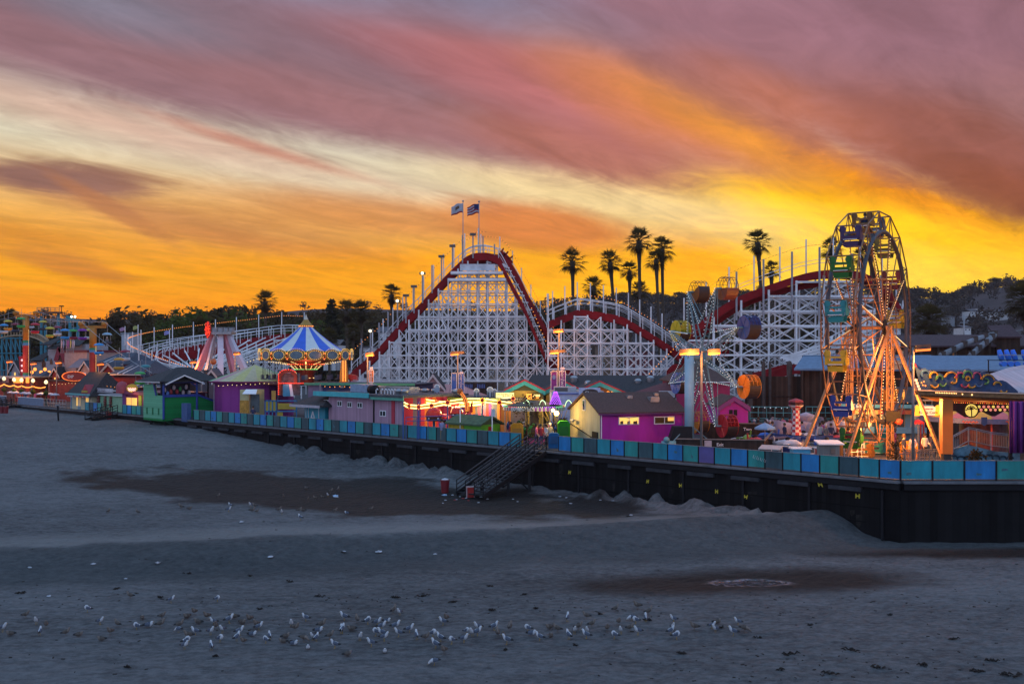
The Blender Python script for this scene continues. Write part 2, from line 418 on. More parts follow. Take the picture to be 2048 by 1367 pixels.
# ================================================================ beach
def wall_coords(x,y):
 v=Vector((x-FA.x,y-FA.y,0));return v.dot(D),-v.dot(N)
ZW=[(-40,-3.6),(-2,-3.58),(3,-3.15),(25,-2.9),(55,-2.3),(77,-0.95),(95,-0.7),(130,-0.5),(200,-0.45)]
def sand_z(x,y,fine=True):
 s,t=wall_coords(x,y)
 if s<0:t=min(t,FA.y-y)if x>FA.x else t
 yc=55.9+0.2*x if x<19 else 59.7+0.6*(x-19)
 c=y-yc+0.9*mnoise.noise(Vector((x*0.09,y*0.02,3.0)))
 zc=lerp(lerp(-2.62,-2.25,sstep(0,16,x)),-3.45,sstep(18.5,25,x))-0.2*sstep(-10,-40,x)
 front=-3.55-0.006*max(0,44-y)-.12*math.exp(-((x-11)/9)**2-((y-47)/2.6)**2)
 if c<0:
  wdt=lerp(4.2,6.5,sstep(-5,-35,x))
  z=lerp(zc,front,sstep(0,-wdt,c))
 else:
  tt=max(0.0,t);f=c/(c+tt+1e-3);zw=interp(ZW,s)
  z=lerp(zc,zw,f)
  ca,sa=math.cos(R(-22)),math.sin(R(-22));dx,dy=x+12,y-71
  q=((dx*ca+dy*sa)/22)**2+((-dx*sa+dy*ca)/7.5)**2
  z-=0.42*math.exp(-q*1.1)
 if fine:
  z+=0.06*mnoise.noise(Vector((x*0.5,y*0.5,0)))+0.05*mnoise.noise(Vector((x*1.5,y*1.5,5)))
  if 1.0<s<60 and t<3.2:
   h=max(0,mnoise.noise(Vector((s*0.75,t*0.9,8)))+0.25)*sstep(3.2,0.7,t)
   z+=0.95*h*(1 if(s>33 or 8<s<22)else 0.25)
  if s<3 and t<6:z-=0.0
 return z
mb=MB();ys=[];y=25.0
while y<215:ys.append(y);y+=max(0.16,(y-20)**2*0.000115)
xs=[-120+0.34*i for i in range(int(170/0.34))]
vsn=[];fsn=[];nx=len(xs)
for y in ys:
 for x in xs:vsn.append((x,y,sand_z(x,y)))
for j in range(len(ys)-1):
 for i in range(nx-1):
  s,t=wall_coords(xs[i],ys[j])
  if t<-1.5 and(s>0 or ys[j]>FA.y+1.5):continue
  if abs(xs[i])>ys[j]*0.62+8:continue
  a=j*nx+i;fsn.append((a,a+1,a+nx+1,a+nx))
sandm=bpy.data.materials.new('sand');t,b=nodes_of(sandm);b.inputs['Roughness'].default_value=0.95
b.inputs['Specular IOR Level'].default_value=0.15
def n_(k,**kw):
 n=t.nodes.new(k)
 for a,v in kw.items():setattr(n,a,v)
 return n
def L_(a,bb):t.links.new(a,bb)
tcn=n_('ShaderNodeTexCoord');OC=tcn.outputs['Object']
def tnoise(scale,detail=5,rough=0.6,vec=None,stretch=None):
 v=vec or OC
 if stretch:
  mp=n_('ShaderNodeMapping');mp.inputs['Scale'].default_value=stretch;L_(v,mp.inputs['Vector']);v=mp.outputs[0]
 n=n_('ShaderNodeTexNoise');n.inputs['Scale'].default_value=scale;n.inputs['Detail'].default_value=detail
 n.inputs['Roughness'].default_value=rough;L_(v,n.inputs['Vector']);return n.outputs['Fac']
def tm(op,a,bb,clamp=False):
 n=n_('ShaderNodeMath',operation=op,use_clamp=clamp)
 for i,v in enumerate((a,bb)):
  if isinstance(v,(int,float)):n.inputs[i].default_value=v
  else:L_(v,n.inputs[i])
 return n.outputs[0]
def tmap(v,a,bb,lo,hi):
 n=n_('ShaderNodeMapRange',interpolation_type='SMOOTHSTEP');L_(v,n.inputs['Value'])
 n.inputs['From Min'].default_value=a;n.inputs['From Max'].default_value=bb
 n.inputs['To Min'].default_value=lo;n.inputs['To Max'].default_value=hi;return n.outputs['Result']
nse=tnoise(0.22,6,0.6)
def patch(cx,cy,rx,ry,ang,soft,amp):
 sb=n_('ShaderNodeVectorMath',operation='SUBTRACT');L_(OC,sb.inputs[0]);sb.inputs[1].default_value=(cx,cy,0)
 ro=n_('ShaderNodeVectorRotate',rotation_type='Z_AXIS');L_(sb.outputs[0],ro.inputs['Vector']);ro.inputs['Angle'].default_value=-ang
 ml=n_('ShaderNodeVectorMath',operation='MULTIPLY');L_(ro.outputs[0],ml.inputs[0]);ml.inputs[1].default_value=(1/rx,1/ry,0)
 ln=n_('ShaderNodeVectorMath',operation='LENGTH');L_(ml.outputs[0],ln.inputs[0])
 return tmap(tm('ADD',ln.outputs['Value'],tm('MULTIPLY',tm('SUBTRACT',nse,0.5),amp)),1-soft,1+soft,1.0,0.0)
def tmix(f,a,bb):
 n=n_('ShaderNodeMix',data_type='RGBA');L_(f,n.inputs['Factor'])if not isinstance(f,float)else setattr(n.inputs['Factor'],'default_value',f)
 for k,v in(('A',a),('B',bb)):
  if isinstance(v,tuple):n.inputs[k].default_value=v
  else:L_(v,n.inputs[k])
 return n.outputs['Result']
wet=patch(-12,71.5,23,8.0,R(-24),0.17,1.5)
wet2=patch(10.6,46.9,8.5,2.5,R(6),0.5,1.2)
wet3=patch(27,53.6,11,1.6,R(0),0.4,0.9)
wetall=tm('MAXIMUM',wet,tm('MAXIMUM',wet2,wet3))
fine=tnoise(3.4,7,0.8,stretch=(0.8,1.3,1));mid=tnoise(1.3,6,0.7,stretch=(0.55,1.2,1));big=tnoise(0.12,4,0.5,stretch=(0.35,1,1))
cval=tmap(tm('ADD',tm('MULTIPLY',fine,0.85),tm('ADD',tm('MULTIPLY',mid,0.45),tm('MULTIPLY',big,0.35))),0.5,1.12,0.0,1.0)
dry=tmix(cval,(0.036,0.038,0.041,1),(0.205,0.21,0.215,1))
damp=tmix(cval,(0.009,0.0078,0.0072,1),(0.032,0.028,0.026,1))
basec=tmix(wetall,dry,damp)
sxy=n_('ShaderNodeSeparateXYZ');L_(OC,sxy.inputs[0])
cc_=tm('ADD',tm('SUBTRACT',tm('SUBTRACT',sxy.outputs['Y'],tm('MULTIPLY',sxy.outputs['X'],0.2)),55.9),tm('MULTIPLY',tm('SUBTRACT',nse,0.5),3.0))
face=tm('MULTIPLY',tmap(cc_,-7.5,-4.8,0.0,1.0),tmap(cc_,-0.9,0.4,1.0,0.0))  # damp sand slope; its darker colour also carries the bank's shading
brow=tm('MULTIPLY',tmap(cc_,-0.4,0.5,0.0,0.55),tmap(cc_,1.0,4.5,1.0,0.0))  # dry crest band, paled in colour as shading so the berm shows
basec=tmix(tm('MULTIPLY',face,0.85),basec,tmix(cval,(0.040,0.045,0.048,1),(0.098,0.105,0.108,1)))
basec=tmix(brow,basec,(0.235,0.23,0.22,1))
crumb=tmap(tnoise(2.6,8,0.8),0.68,0.74,0.0,1.0);crumb=tm('MULTIPLY',crumb,tmap(tnoise(0.16,3,0.5),0.5,0.62,0.0,0.9))
basec=tmix(crumb,basec,(0.012,0.010,0.009,1))
pud=patch(11.2,46.9,1.9,0.9,R(0),0.25,1.4)
pud=tm('MULTIPLY',pud,tmap(tnoise(2.2,5,0.6),0.42,0.48,0.0,1.0))
foam=tm('MULTIPLY',tmap(patch(11.2,46.9,2.0,.95,R(0),0.2,1.4),.2,.7,0,1),tmap(tnoise(3.2,7,.75),0.50,0.56,0.0,0.9))
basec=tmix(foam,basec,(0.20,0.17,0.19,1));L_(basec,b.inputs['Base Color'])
L_(tm('SUBTRACT',0.95,tm('ADD',tm('MULTIPLY',wetall,0.22),tm('MULTIPLY',pud,0.66))),b.inputs['Roughness'])
L_(tm('ADD',0.15,tm('MULTIPLY',pud,0.8)),b.inputs['Specular IOR Level'])
wv=n_('ShaderNodeTexWave',wave_type='BANDS');wv.inputs['Scale'].default_value=0.55;wv.inputs['Distortion'].default_value=9;wv.inputs['Detail'].default_value=3
mpw=n_('ShaderNodeMapping');mpw.inputs['Rotation'].default_value=(0,0,R(35));L_(OC,mpw.inputs['Vector']);L_(mpw.outputs[0],wv.inputs['Vector'])
vor=n_('ShaderNodeTexVoronoi');vor.inputs['Scale'].default_value=1.5;L_(OC,vor.inputs['Vector'])
hgt=tm('ADD',tm('ADD',tm('MULTIPLY',fine,0.45),tm('MULTIPLY',mid,0.75)),tm('ADD',tm('MULTIPLY',wv.outputs['Fac'],0.22),tm('MULTIPLY',vor.outputs['Distance'],0.5)))
hgt=tm('MULTIPLY',hgt,tm('SUBTRACT',1.0,tm('MULTIPLY',pud,0.95)))
bpn=n_('ShaderNodeBump');bpn.inputs['Strength'].default_value=1.0;bpn.inputs['Distance'].default_value=0.32
L_(hgt,bpn.inputs['Height']);L_(bpn.outputs['Normal'],b.inputs['Normal'])
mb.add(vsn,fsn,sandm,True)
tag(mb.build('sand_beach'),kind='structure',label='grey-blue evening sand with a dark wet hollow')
gm_=M('open_ground',(0.03,0.03,0.028),0.95,0.4,0.05)
mb=MB();mb.poly([(-620,-60,-5.2),(620,-60,-5.2),(620,780,-5.2),(-620,780,-5.2)],gm_)
tag(mb.build('ground'),kind='structure')
deckm=M('deck_asphalt',(0.05,0.048,0.05),0.85,0.35,0.6,bump=0.2)
FC=Vector((60,56.4,0));FE=FA+D*190
mb=MB();mb.slab([FC,(230,56.4,0),(230,460,0),(-330,460,0),FE,FA],(0,0,-0.22),deckm)
tag(mb.build('boardwalk'),kind='structure')
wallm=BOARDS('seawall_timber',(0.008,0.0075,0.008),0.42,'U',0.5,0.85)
beamm=M('wall_beam',(0.04,0.04,0.045),0.8,0.4,1.2,spec=.15);capm=M('concrete_cap',(0.13,0.13,0.14),0.85,0.35,1.5)
sw=thing('sea_wall','long black timber sea wall under the coloured boardwalk fence','wall',tuple(FA))
def wallseg(mbx,p,q,z0,z1,th,mat,out=0.0):
 p=Vector(p);q=Vector(q);d=(q-p).normalized();n=Vector((d.y,-d.x,0))
 if n.y>0:n=-n
 a=p+n*out;c=q+n*out
 mbx.slab([(a.x,a.y,z0),(c.x,c.y,z0),(c.x,c.y,z1),(a.x,a.y,z1)],-n*th,mat);return n
FEND=FA+D*128
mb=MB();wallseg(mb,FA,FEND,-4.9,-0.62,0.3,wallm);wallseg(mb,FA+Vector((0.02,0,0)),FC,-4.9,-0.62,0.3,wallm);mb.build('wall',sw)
mb=MB();wallseg(mb,FA,FEND,-0.58,-0.24,0.35,BLACK,0.16);wallseg(mb,FA+Vector((0.18,0,0)),FC,-0.58,-0.24,0.35,BLACK,0.16);mb.build('top_beam',sw)
mb=MB();wallseg(mb,FA,FEND,-0.21,-0.08,0.4,capm,0.30);wallseg(mb,FA+Vector((0.14,0,0)),FC,-0.21,-0.08,0.4,capm,0.30);mb.build('edge_lip',sw)
OUT=-N
for k in range(24):
 p=FA+D*(2.2+3.3*k)+OUT*0.14;q=p+D*2.0
 if k in(5,6,7,8)and 0:continue
 mb=MB();mb.beam(p+Vector((0,0,-0.74)),q+Vector((0,0,-0.74)),0.22,0.24,beamm);mb.build('beam_end',sw)
for k in range(16):
 p=FA+D*(4.5*k+1)+OUT*0.06
 mb=MB();mb.box(p+Vector((0,0,-2.7)),(0.14,0.14,4.0),BLACK,ANG_D);mb.build('wall_pile',sw)
YEL=M('yellow_marker_paint',(0.62,0.5,0.04),0.6)
for px,py in((1140,944),(1296,962),(1362,970),(1434,982),(1492,993),(1641,968),(1716,991)):
 f=fence_at(px);z=ZZ(py,f.y);c=f+OUT*0.05+Vector((0,0,z))
 mb=MB()
 mb.beam(c-D*0.09+Vector((0,0,-0.13)),c-D*0.09+Vector((0,0,0.13)),0.05,0.03,YEL)
 mb.beam(c+D*0.09+Vector((0,0,-0.13)),c+D*0.09+Vector((0,0,0.13)),0.05,0.03,YEL)
 for dz in((-0.05,0.05)):mb.beam(c-D*0.09+Vector((0,0,dz)),c+D*0.09+Vector((0,0,-dz)),0.03,0.04,YEL)
 sx_=rng.uniform(.75,1.25);tl_=rng.uniform(-.35,.35);mb.v=[tuple(c+D*((Vector(v)-c).dot(D)*sx_+(v[2]-c.z)*tl_)+OUT*(Vector(v)-c).dot(OUT)+Vector((0,0,(v[2]-c.z)*rng.uniform(.97,1.03))))for v in mb.v];mb.build('yellow_marker',sw)
PANC=[M('fence_slate',(0.030,0.075,0.09),0.55,0.45,1.3,stretch=(1,1,.3)),M('fence_cyan',(0.010,0.24,0.30),0.5,0.34,1.1,stretch=(1,1,.3)),
 M('fence_blue',(0.010,0.18,0.44),0.5,0.34,1.2,stretch=(1,1,.3)),M('fence_green',(0.015,0.24,0.22),0.5,0.34,1.0,stretch=(1,1,.3))]
PANP=M('fence_purple',(0.10,0.08,0.25),0.5,0.2,1.0)
fen=thing('boardwalk_fence','low fence of blue, teal and slate panels along the boardwalk edge','fence',tuple(FA))
s_gap0,s_gap1=(fence_at(1098)-FA).dot(D),(fence_at(1043)-FA).dot(D)
s_end=(fence_at(386)-FA).dot(D)
PW=1.215;k=0;s=0.0;frm=MB();npan=0
def panel(p,q,mat,label=None):
 mb=MB();d=(q-p).normalized();n=Vector((d.y,-d.x,0));n=-n if n.y>0 else n
 a=p+d*0.015;c=q-d*0.015
 mb.slab([(a.x,a.y,0.03),(c.x,c.y,0.03),(c.x,c.y,1.06),(a.x,a.y,1.06)],-n*0.04,mat)
 for u in(a,c):mb.beam((u.x,u.y,-0.07),(u.x,u.y,1.07),0.05,0.06,BLACK)
 mb.beam((a.x,a.y,1.075),(c.x,c.y,1.075),0.06,0.03,GREY)
 o=mb.build('fence_panel',fen)
 if rng.random()<.3:
  mb=MB();f0=rng.uniform(.15,.6);z0=rng.uniform(.15,.6);u=a.lerp(c,f0)+n*.004;v=a.lerp(c,f0+rng.uniform(.1,.3))+n*.004
  mb.poly([(u.x,u.y,z0),(v.x,v.y,z0+.03),(v.x,v.y,z0+rng.uniform(.1,.35)),(u.x,u.y,z0+.15)],M('panel_patch',(.05,.14,.17),.7,.5,6));mb.build('worn_patch',o)
 if label:tag(o,label)
while s<s_end:
 if s_gap0-PW*0.9<s<s_gap1:s=s_gap1;k=1;continue
 e=min(s+PW,s_end)
 p,q=FA+D*s,FA+D*e;midpx=CX+FL*((p+q)/2).x/((p+q)/2).y
 if 1392<midpx<1420:panel(p,q,PANP,'faded purple fence panel')
 else:panel(p,q,PANC[(-k)%4 if s>s_gap1 else(2-k)%4])
 k+=1;s=e
for k in range(9):
 p=FA+Vector((0.02+k*1.8,0,0));panel(p,p+Vector((1.78,0,0)),PANC[(1,1,2,3,0,1,2,3,0)[k]])
s0=(fence_at(311)-FA).dot(D);s1=(fence_at(250)-FA).dot(D);k=0;s=s0
while s<s1:panel(FA+D*s,FA+D*(s+1.2),PANC[(1,2,0,1,3,2)[k%6]]);s+=1.22;k+=1
s0=(fence_at(203)-FA).dot(D);s1=(fence_at(173)-FA).dot(D);k=0;s=s0
while s<s1:panel(FA+D*s,FA+D*(s+1.2),PANC[(3,2,0,1,3,2)[k%6]]);s+=1.22;k+=1
CANV=M('grey_canvas',(0.16,0.19,0.26),0.8,0.15)
fen2=thing('cafe_fence','grey canvas covered fence round the cafe terrace','fence',tuple(fence_at(60)))
for a,c in((88,37),(14,-10)):
 p,q=fence_at(a),fence_at(c);mb=MB();wallseg(mb,p,q,0.05,1.1,0.04,CANV,0.1);mb.build('canvas',fen2)
 mb=MB();mb.beam(p+Vector((0,0,1.13))+OUT*0.1,q+Vector((0,0,1.13))+OUT*0.1,0.08,0.07,WHITE);mb.build('rail',fen2)
p,q=fence_at(132),fence_at(88);mb=MB()
for z in(0.15,0.6,1.1):mb.tube(p+Vector((0,0,z)),q+Vector((0,0,z)),0.03,STEEL)
for k in range(8):u=p.lerp(q,k/7);mb.tube(u,u+Vector((0,0,1.1)),0.03,STEEL)
mb.build('pipe_rail',fen2)
mb=MB();f=fence_at(1518)
for i in range(4):
 b0_=f+OUT*.03+D*(.35-.25*i)+Vector((0,0,.55-.06*i));mb.path([b0_+Vector((0,0,.22)),b0_+D*.05+Vector((0,0,.05)),b0_-D*.06,b0_-D*.1+Vector((0,0,.16))],.012,WHITE,3)
mb.build('graffiti',fen)
for k,(sa,sb_,z)in enumerate(((0,26,-1.75),(27,60,-1.4),(2,24,-2.6))):
 p,q=FA+D*sa+OUT*.012,FA+D*sb_+OUT*.012;mb=MB();mb.beam((p.x,p.y,z),(q.x,q.y,z),.03,.05,M('seam_dark',(.004,.004,.004),.9,spec=.1));mb.build('seam',sw)
for k in range(18):
 p=FA+D*rng.uniform(1,55)+OUT*.004;w_=rng.uniform(.2,.8);q=p+D*w_;z=rng.uniform(-2.6,-.9);mb=MB();h=rng.uniform(.3,1.2)
 mb.poly([(p.x,p.y,z),(q.x,q.y,z-.05),(q.x,q.y,z-h*.7),(p.x+(q.x-p.x)*.6,p.y+(q.y-p.y)*.6,z-h),(p.x,p.y,z-h*.5)],M('wall_stain',(.022,.020,.018),.9,.5,3,spec=.1));mb.build('damp_stain',sw)
def stairs(name,label,px0,px1,run,zbot,nt,rails,legs=True):
 p,q=fence_at(px0),fence_at(px1);c=(p+q)/2;wdt=(p-q).length
 st=thing(name,label,'stairs',tuple(c));dirn=OUT
 side=[p,q]
 mb=MB()
 for i in range(nt):
  f=(i+0.5)/nt;z=lerp(-0.1,zbot,f);cc=c+dirn*(run*f+0.3)
  mb.frame(cc+Vector((0,0,z)),D*wdt/2*0.96,dirn*0.15,Vector((0,0,0.03)),TREAD)
 mb.build('tread',st)
 for u in side:
  mb=MB();mb.beam(u+dirn*0.3+Vector((0,0,-0.2)),u+dirn*(run+0.3)+Vector((0,0,zbot)),0.09,0.32,BLACK);mb.build('stringer',st)
 for k in range(rails):
  u=p.lerp(q,k/(rails-1));mb=MB();a=u+dirn*0.3;e=u+dirn*(run+0.3)
  for h in(1.0,0.68,0.36):mb.beam(a+Vector((0,0,h)),e+Vector((0,0,zbot+h)),0.07,0.075,RAILM)
  for i in range(6):
   f=i/5;b0_=a.lerp(e,f)+Vector((0,0,lerp(0,zbot,f)));mb.beam(b0_,b0_+Vector((0,0,1.02)),0.07,0.07,BLACK)
  mb.build('handrail',st)
 if legs:
  for u in(p,q):
   for f in(0.28,0.62):
    b0_=u+dirn*(run*f+0.3);zt=lerp(-0.1,zbot,f)-0.2
    mb=MB();mb.beam((b0_.x,b0_.y,zt),(b0_.x,b0_.y,zbot-0.6),0.2,0.2,BLACK);mb.build('support_post',st)
  a=p+dirn*(run*0.28+0.3);e=q+dirn*(run*0.28+0.3);mb=MB()
  mb.beam((a.x,a.y,-1.2),(e.x,e.y,zbot),0.08,0.08,BLACK);mb.beam((e.x,e.y,-1.2),(a.x,a.y,zbot),0.08,0.08,BLACK);mb.build('cross_brace',st)
 return st
TREAD=M('stair_tread',(0.02,0.02,0.022),0.6,0.3,spec=.2);RAILM=M('stair_rail',(0.032,0.034,0.04),0.5,0.3,spec=.25)
stairs('beach_stairs','wide black stairs with four handrails in the middle of the sea wall',1098,1045,6.6,-2.85,15,4)
stairs('beach_stairs','small black stairs beside the purple candy shop at the far sea wall',240,226,3.2,-0.75,6,2,False)
stairs('beach_stairs','black stairs at the grey canvas cafe fence',37,15,3.2,-0.6,6,3,False)
# ================================================================ hills and woods
RIDGE=[(-600,650),(-200,640),(0,644),(300,640),(700,630),(1000,632),(1100,622),(1250,612),(1400,600),(1600,606),(1760,602),(1830,600),
 (1900,603),(1960,588),(2000,580),(2060,576),(2250,570),(2600,610)]
def hill_z(x,y):
 px=CX+FL*x/y;pr=interp(RIDGE,px)
 zr=CZ+(HY-pr)/FL*700+6*mnoise.noise(Vector((x*0.012,y*0.01,2)))
 return lerp(-4.0,zr,sstep(240,690,y))*(1 if y<720 else max(0.2,1-(y-720)/900))
hillm=M('hill_scrub',(0.055,0.034,0.033),0.95,0.5,0.03,bump=0.0)
vsn=[];fsn=[];nx=130;yl=[232+12*i for i in range(46)]
for y in yl:
 for i in range(nx):
  x=(i/(nx-1)-0.5)*2*(y*0.68+60);vsn.append((x,y,hill_z(x,y)))
for j in range(len(yl)-1):
 for i in range(nx-1):a=j*nx+i;fsn.append((a,a+1,a+nx+1,a+nx))
mb=MB();mb.add(vsn,fsn,hillm,True);tag(mb.build('hills'),kind='structure')
def leafcol(name,a):return translucent(M(name,a,0.85,0.55,0.9,spec=0.2),.35)
LEAFS=[leafcol('leaf_oak',(0.070,0.050,0.016)),leafcol('leaf_pine',(0.040,0.038,0.015)),leafcol('leaf_euc',(0.085,0.054,0.022)),leafcol('leaf_bright',(0.075,0.095,0.014))]
BARK=M('bark',(0.05,0.038,0.03),0.9,0.35,3);PALMBARK=M('palm_bark',(0.075,0.05,0.035),0.9,0.35,4)
def leaf_cluster(mb,c,r,n,size,mat,r_,flat=0.8):
 for _ in range(n):
  u=Vector((r_.gauss(0,1),r_.gauss(0,1),r_.gauss(0,1))).normalized()*r*r_.random()**0.4
  u.z*=flat;p=Vector(c)+u
  a=Vector((r_.gauss(0,1),r_.gauss(0,1),r_.gauss(0,0.7))).normalized();bq=a.cross(Vector((r_.gauss(0,1),r_.gauss(0,1),r_.gauss(0,1)))).normalized()
  s=size*r_.uniform(0.6,1.3)
  mb.add([p-a*s,p+bq*s*0.6,p+a*s,p-bq*s*0.6],[(0,1,2,3)],mat)
def tree_parts(kind,seed):
 """unit tree about 10 m high: trunk mesh and crown mesh"""
 r_=random.Random(seed);tr=MB();cr=MB();mat=LEAFS[kind]
 if kind==1:
  tr.path([(0,0,-1),(0.05,0,4),(0,0.05,10)],0.2,BARK,6,[0.28,0.2,0.04])
  for i in range(22):
   z=1.6+i*0.39;rad=(10.4-z)*0.30*r_.uniform(0.75,1.15)
   for k in range(6):
    a=r_.random()*6.28;c=Vector((math.cos(a)*rad*0.6,math.sin(a)*rad*0.6,z-0.1*rad))
    leaf_cluster(cr,c,rad*0.55,9,0.26,mat,r_,0.45)
 else:
  top={0:8.2,2:9.6,3:7.6}[kind]
  tr.path([(0,0,-1),(0.15,0.1,top*0.3),(-0.1,0.2,top*0.62)],0.3,BARK,7,[0.42,0.3,0.15])
  nl=9 if kind!=2 else 12
  for i in range(nl):
   a=6.28*i/nl+r_.uniform(-0.4,0.4);h0=top*r_.uniform(0.22,0.5);rr=r_.uniform(1.2,3.2)*(0.75 if kind==2 else 1.05)
   e=Vector((math.cos(a)*rr,math.sin(a)*rr,top*r_.uniform(0.5,0.98)))
   tr.path([(0,0.1,h0),(e.x*0.5,e.y*0.5,lerp(h0,e.z,0.6)),tuple(e)],0.1,BARK,5,[0.16,0.1,0.03])
   for _ in range(4):
    c=e+Vector((r_.uniform(-1.1,1.1),r_.uniform(-1.1,1.1),r_.uniform(-0.9,0.7)))
    leaf_cluster(cr,c,r_.uniform(0.8,1.35),36,0.25,mat,r_,0.7)
  for _ in range(12 if kind==2 else 16):
   c=Vector((r_.gauss(0,1.2),r_.gauss(0,1.2),top*r_.uniform(0.5,0.95)))
   leaf_cluster(cr,c,r_.uniform(0.9,1.5),34,0.25,mat,r_,0.7)
 return tr,cr
TREES={}
def tree_proto(kind,seed,name):
 o=thing(name,'','tree');tr,cr=tree_parts(kind,seed);tr.build('trunk',o);cr.build('crown',o);return o
def put_tree(key,loc,h,rz,label,group,sx=1.0):
 kind,seed,name=key
 if key not in TREES:TREES[key]=[tree_proto(kind,seed,name),False]
 proto,used=TREES[key];o=proto if not used else copy_tree(proto);TREES[key][1]=True
 s=h/{0:9.2,1:10.2,2:10.6,3:8.6}[kind]
 place(o,loc,rz,(s*sx,s*sx,s),label,group);return o
OAK=[(0,11+i,'oak_tree')for i in range(3)];PINE=[(1,31+i,'pine_tree')for i in range(2)];EUC=[(2,51+i,'eucalyptus_tree')for i in range(3)];GRN=[(3,71,'leafy_tree')]
LT=[(14,604,260,OAK,.8),(65,632,300,EUC,1.0),(100,640,300,OAK,1.2),(135,628,270,OAK,1.2),(155,634,260,PINE,1.2),(185,636,300,EUC,1.3),(222,617,240,EUC,.8),
 (250,634,300,OAK,1.2),(283,614,250,EUC,1.0),(302,630,300,OAK,1.0),(322,618,240,OAK,.9),(352,620,260,OAK,1.1),(385,598,260,OAK,1.35),(372,612,230,GRN,1.1),(425,602,280,EUC,1.0),
 (440,612,260,PINE,1.3),(460,602,280,EUC,1.0),(492,612,290,OAK,1.2),(500,622,250,GRN,1.1),(512,600,280,OAK,.8),(555,612,300,EUC,1.2),(585,614,300,EUC,1.3),(620,618,300,OAK,1.3),
 (640,606,280,EUC,1.0),(664,594,260,PINE,1.3),(650,622,270,OAK,1.4),(735,612,300,EUC,1.1),(755,622,300,OAK,1.3),(800,630,300,OAK,1.3),(835,640,300,EUC,1.3),(600,640,230,GRN,1.2),(560,640,230,OAK,1.3),(530,640,240,OAK,1.4),(470,640,240,OAK,1.4),(410,645,230,OAK,1.3),(265,655,230,OAK,1.5),(330,655,230,OAK,1.4),
 (1075,622,250,EUC,1.1),(1105,608,240,OAK,1.2),(1122,600,235,EUC,1.0),(1150,612,250,OAK,1.2),(1080,640,260,OAK,1.4),(1165,598,240,OAK,.8),(1560,588,330,OAK,1.3),(1640,612,330,OAK,1.4),(1475,620,320,OAK,1.4)]
TL={'oak_tree':'dark rounded oak','pine_tree':'dark pointed conifer','eucalyptus_tree':'open wispy eucalyptus','leafy_tree':'brighter green leafy tree'}
cnt={}
for i,(px,py,Y,ks,wf)in enumerate(sorted(LT)):
 key=ks[i%len(ks)];x=(px-CX)/FL*Y;gz=hill_z(x,Y)-0.3 if Y>240 else-0.2
 h=ZZ(py,Y)-gz;cnt[key[2]]=cnt.get(key[2],0)+1
 put_tree(key,(x,Y,gz),h,rng.random()*6.28,'%s behind the park, %s of its kind from the left'%(TL[key[2]],ordw(cnt[key[2]])),'trees behind the park',wf)
cnt2=0
for px in range(1215,2090,11):
 px2=px+rng.uniform(-4,4);Y=rng.uniform(640,720);x=(px2-CX)/FL*Y;z=hill_z(x,Y)-0.5
 key=rng.choice(EUC+EUC+OAK+PINE);cnt2+=1
 put_tree(key,(x,Y,z),rng.uniform(6,10.5),rng.random()*6.28,'%s on the hill crest, %s tree along it'%(TL[key[2]],ordw(cnt2)),'trees on the hill crest',rng.uniform(1.1,1.6))
for i,px in enumerate(range(560,1100,24)):
 px2=px+rng.uniform(-8,8);Y=rng.uniform(330,420);x=(px2-CX)/FL*Y;z=hill_z(x,Y)-.6;key=rng.choice(OAK+EUC+PINE)
 put_tree(key,(x,Y,z),max(7,ZZ(rng.uniform(610,628),Y)-z),rng.random()*6.28,'%s on the low rise behind the coaster, %s along it'%(TL[key[2]],ordw(i+1)),'trees on the low rise',rng.uniform(1.0,1.4))
mb=MB();r_=random.Random(5)
wood=[leafcol('wood_a',(0.062,0.044,0.034)),leafcol('wood_b',(0.080,0.056,0.042)),leafcol('wood_c',(0.048,0.036,0.028))]
for _ in range(1500):
 px=r_.uniform(-80,2150)if r_.random()<0.3 else r_.uniform(1050,2150)
 Y=r_.uniform(275,690);x=(px-CX)/FL*Y;z=hill_z(x,Y);s=r_.uniform(1.9,4.2)
 if px>1930 and 470<Y<560 and r_.random()<0.5:continue
 mm=r_.choice(wood)
 for k in range(3):
  c=(x+r_.uniform(-s,s)*0.6,Y+r_.uniform(-s,s)*0.6,z+s*r_.uniform(0.5,1.5));leaf_cluster(mb,c,s*0.8,20,s*0.22,mm,r_,0.8)
tag(mb.build('hillside_wood'),'dark purple green wood covering the slopes of the hill','wood',kind='stuff')
FROND=[M('palm_frond',(0.075,0.052,0.014),0.7,0.4,1.5,spec=0.3),M('palm_frond_dry',(0.08,0.05,0.022),0.9,0.3,1.5)]
FROND=[translucent(m_,.6)for m_ in FROND]
def fan(mb,base,dirn,plen,rad,mat,r_,nl=13,spread=2.3):
 d=Vector(dirn).normalized();side=d.cross(Vector((0,0,1)));side=side.normalized()if side.length>0.05 else Vector((1,0,0));upv=side.cross(d)
 droop=Vector((0,0,-1))
 hub=Vector(base)+d*plen+droop*0.06*plen
 mb.tube(base,hub,0.035,mat,3,0.02,False)
 for k in range(nl):
  t=(k/(nl-1)-0.5)*spread;l=rad*(1-0.28*abs(t))*r_.uniform(0.85,1.08)
  e=(d*math.cos(t)+side*math.sin(t)).normalized();m_=hub+e*l*0.55+upv*0.05;tip=hub+e*l+droop*(0.16*l+0.1*l*r_.random())
  pv=e.cross(upv).normalized()*(0.040*rad)
  mb.add([hub,m_-pv,tip,m_+pv],[(0,1,2,3)],mat)
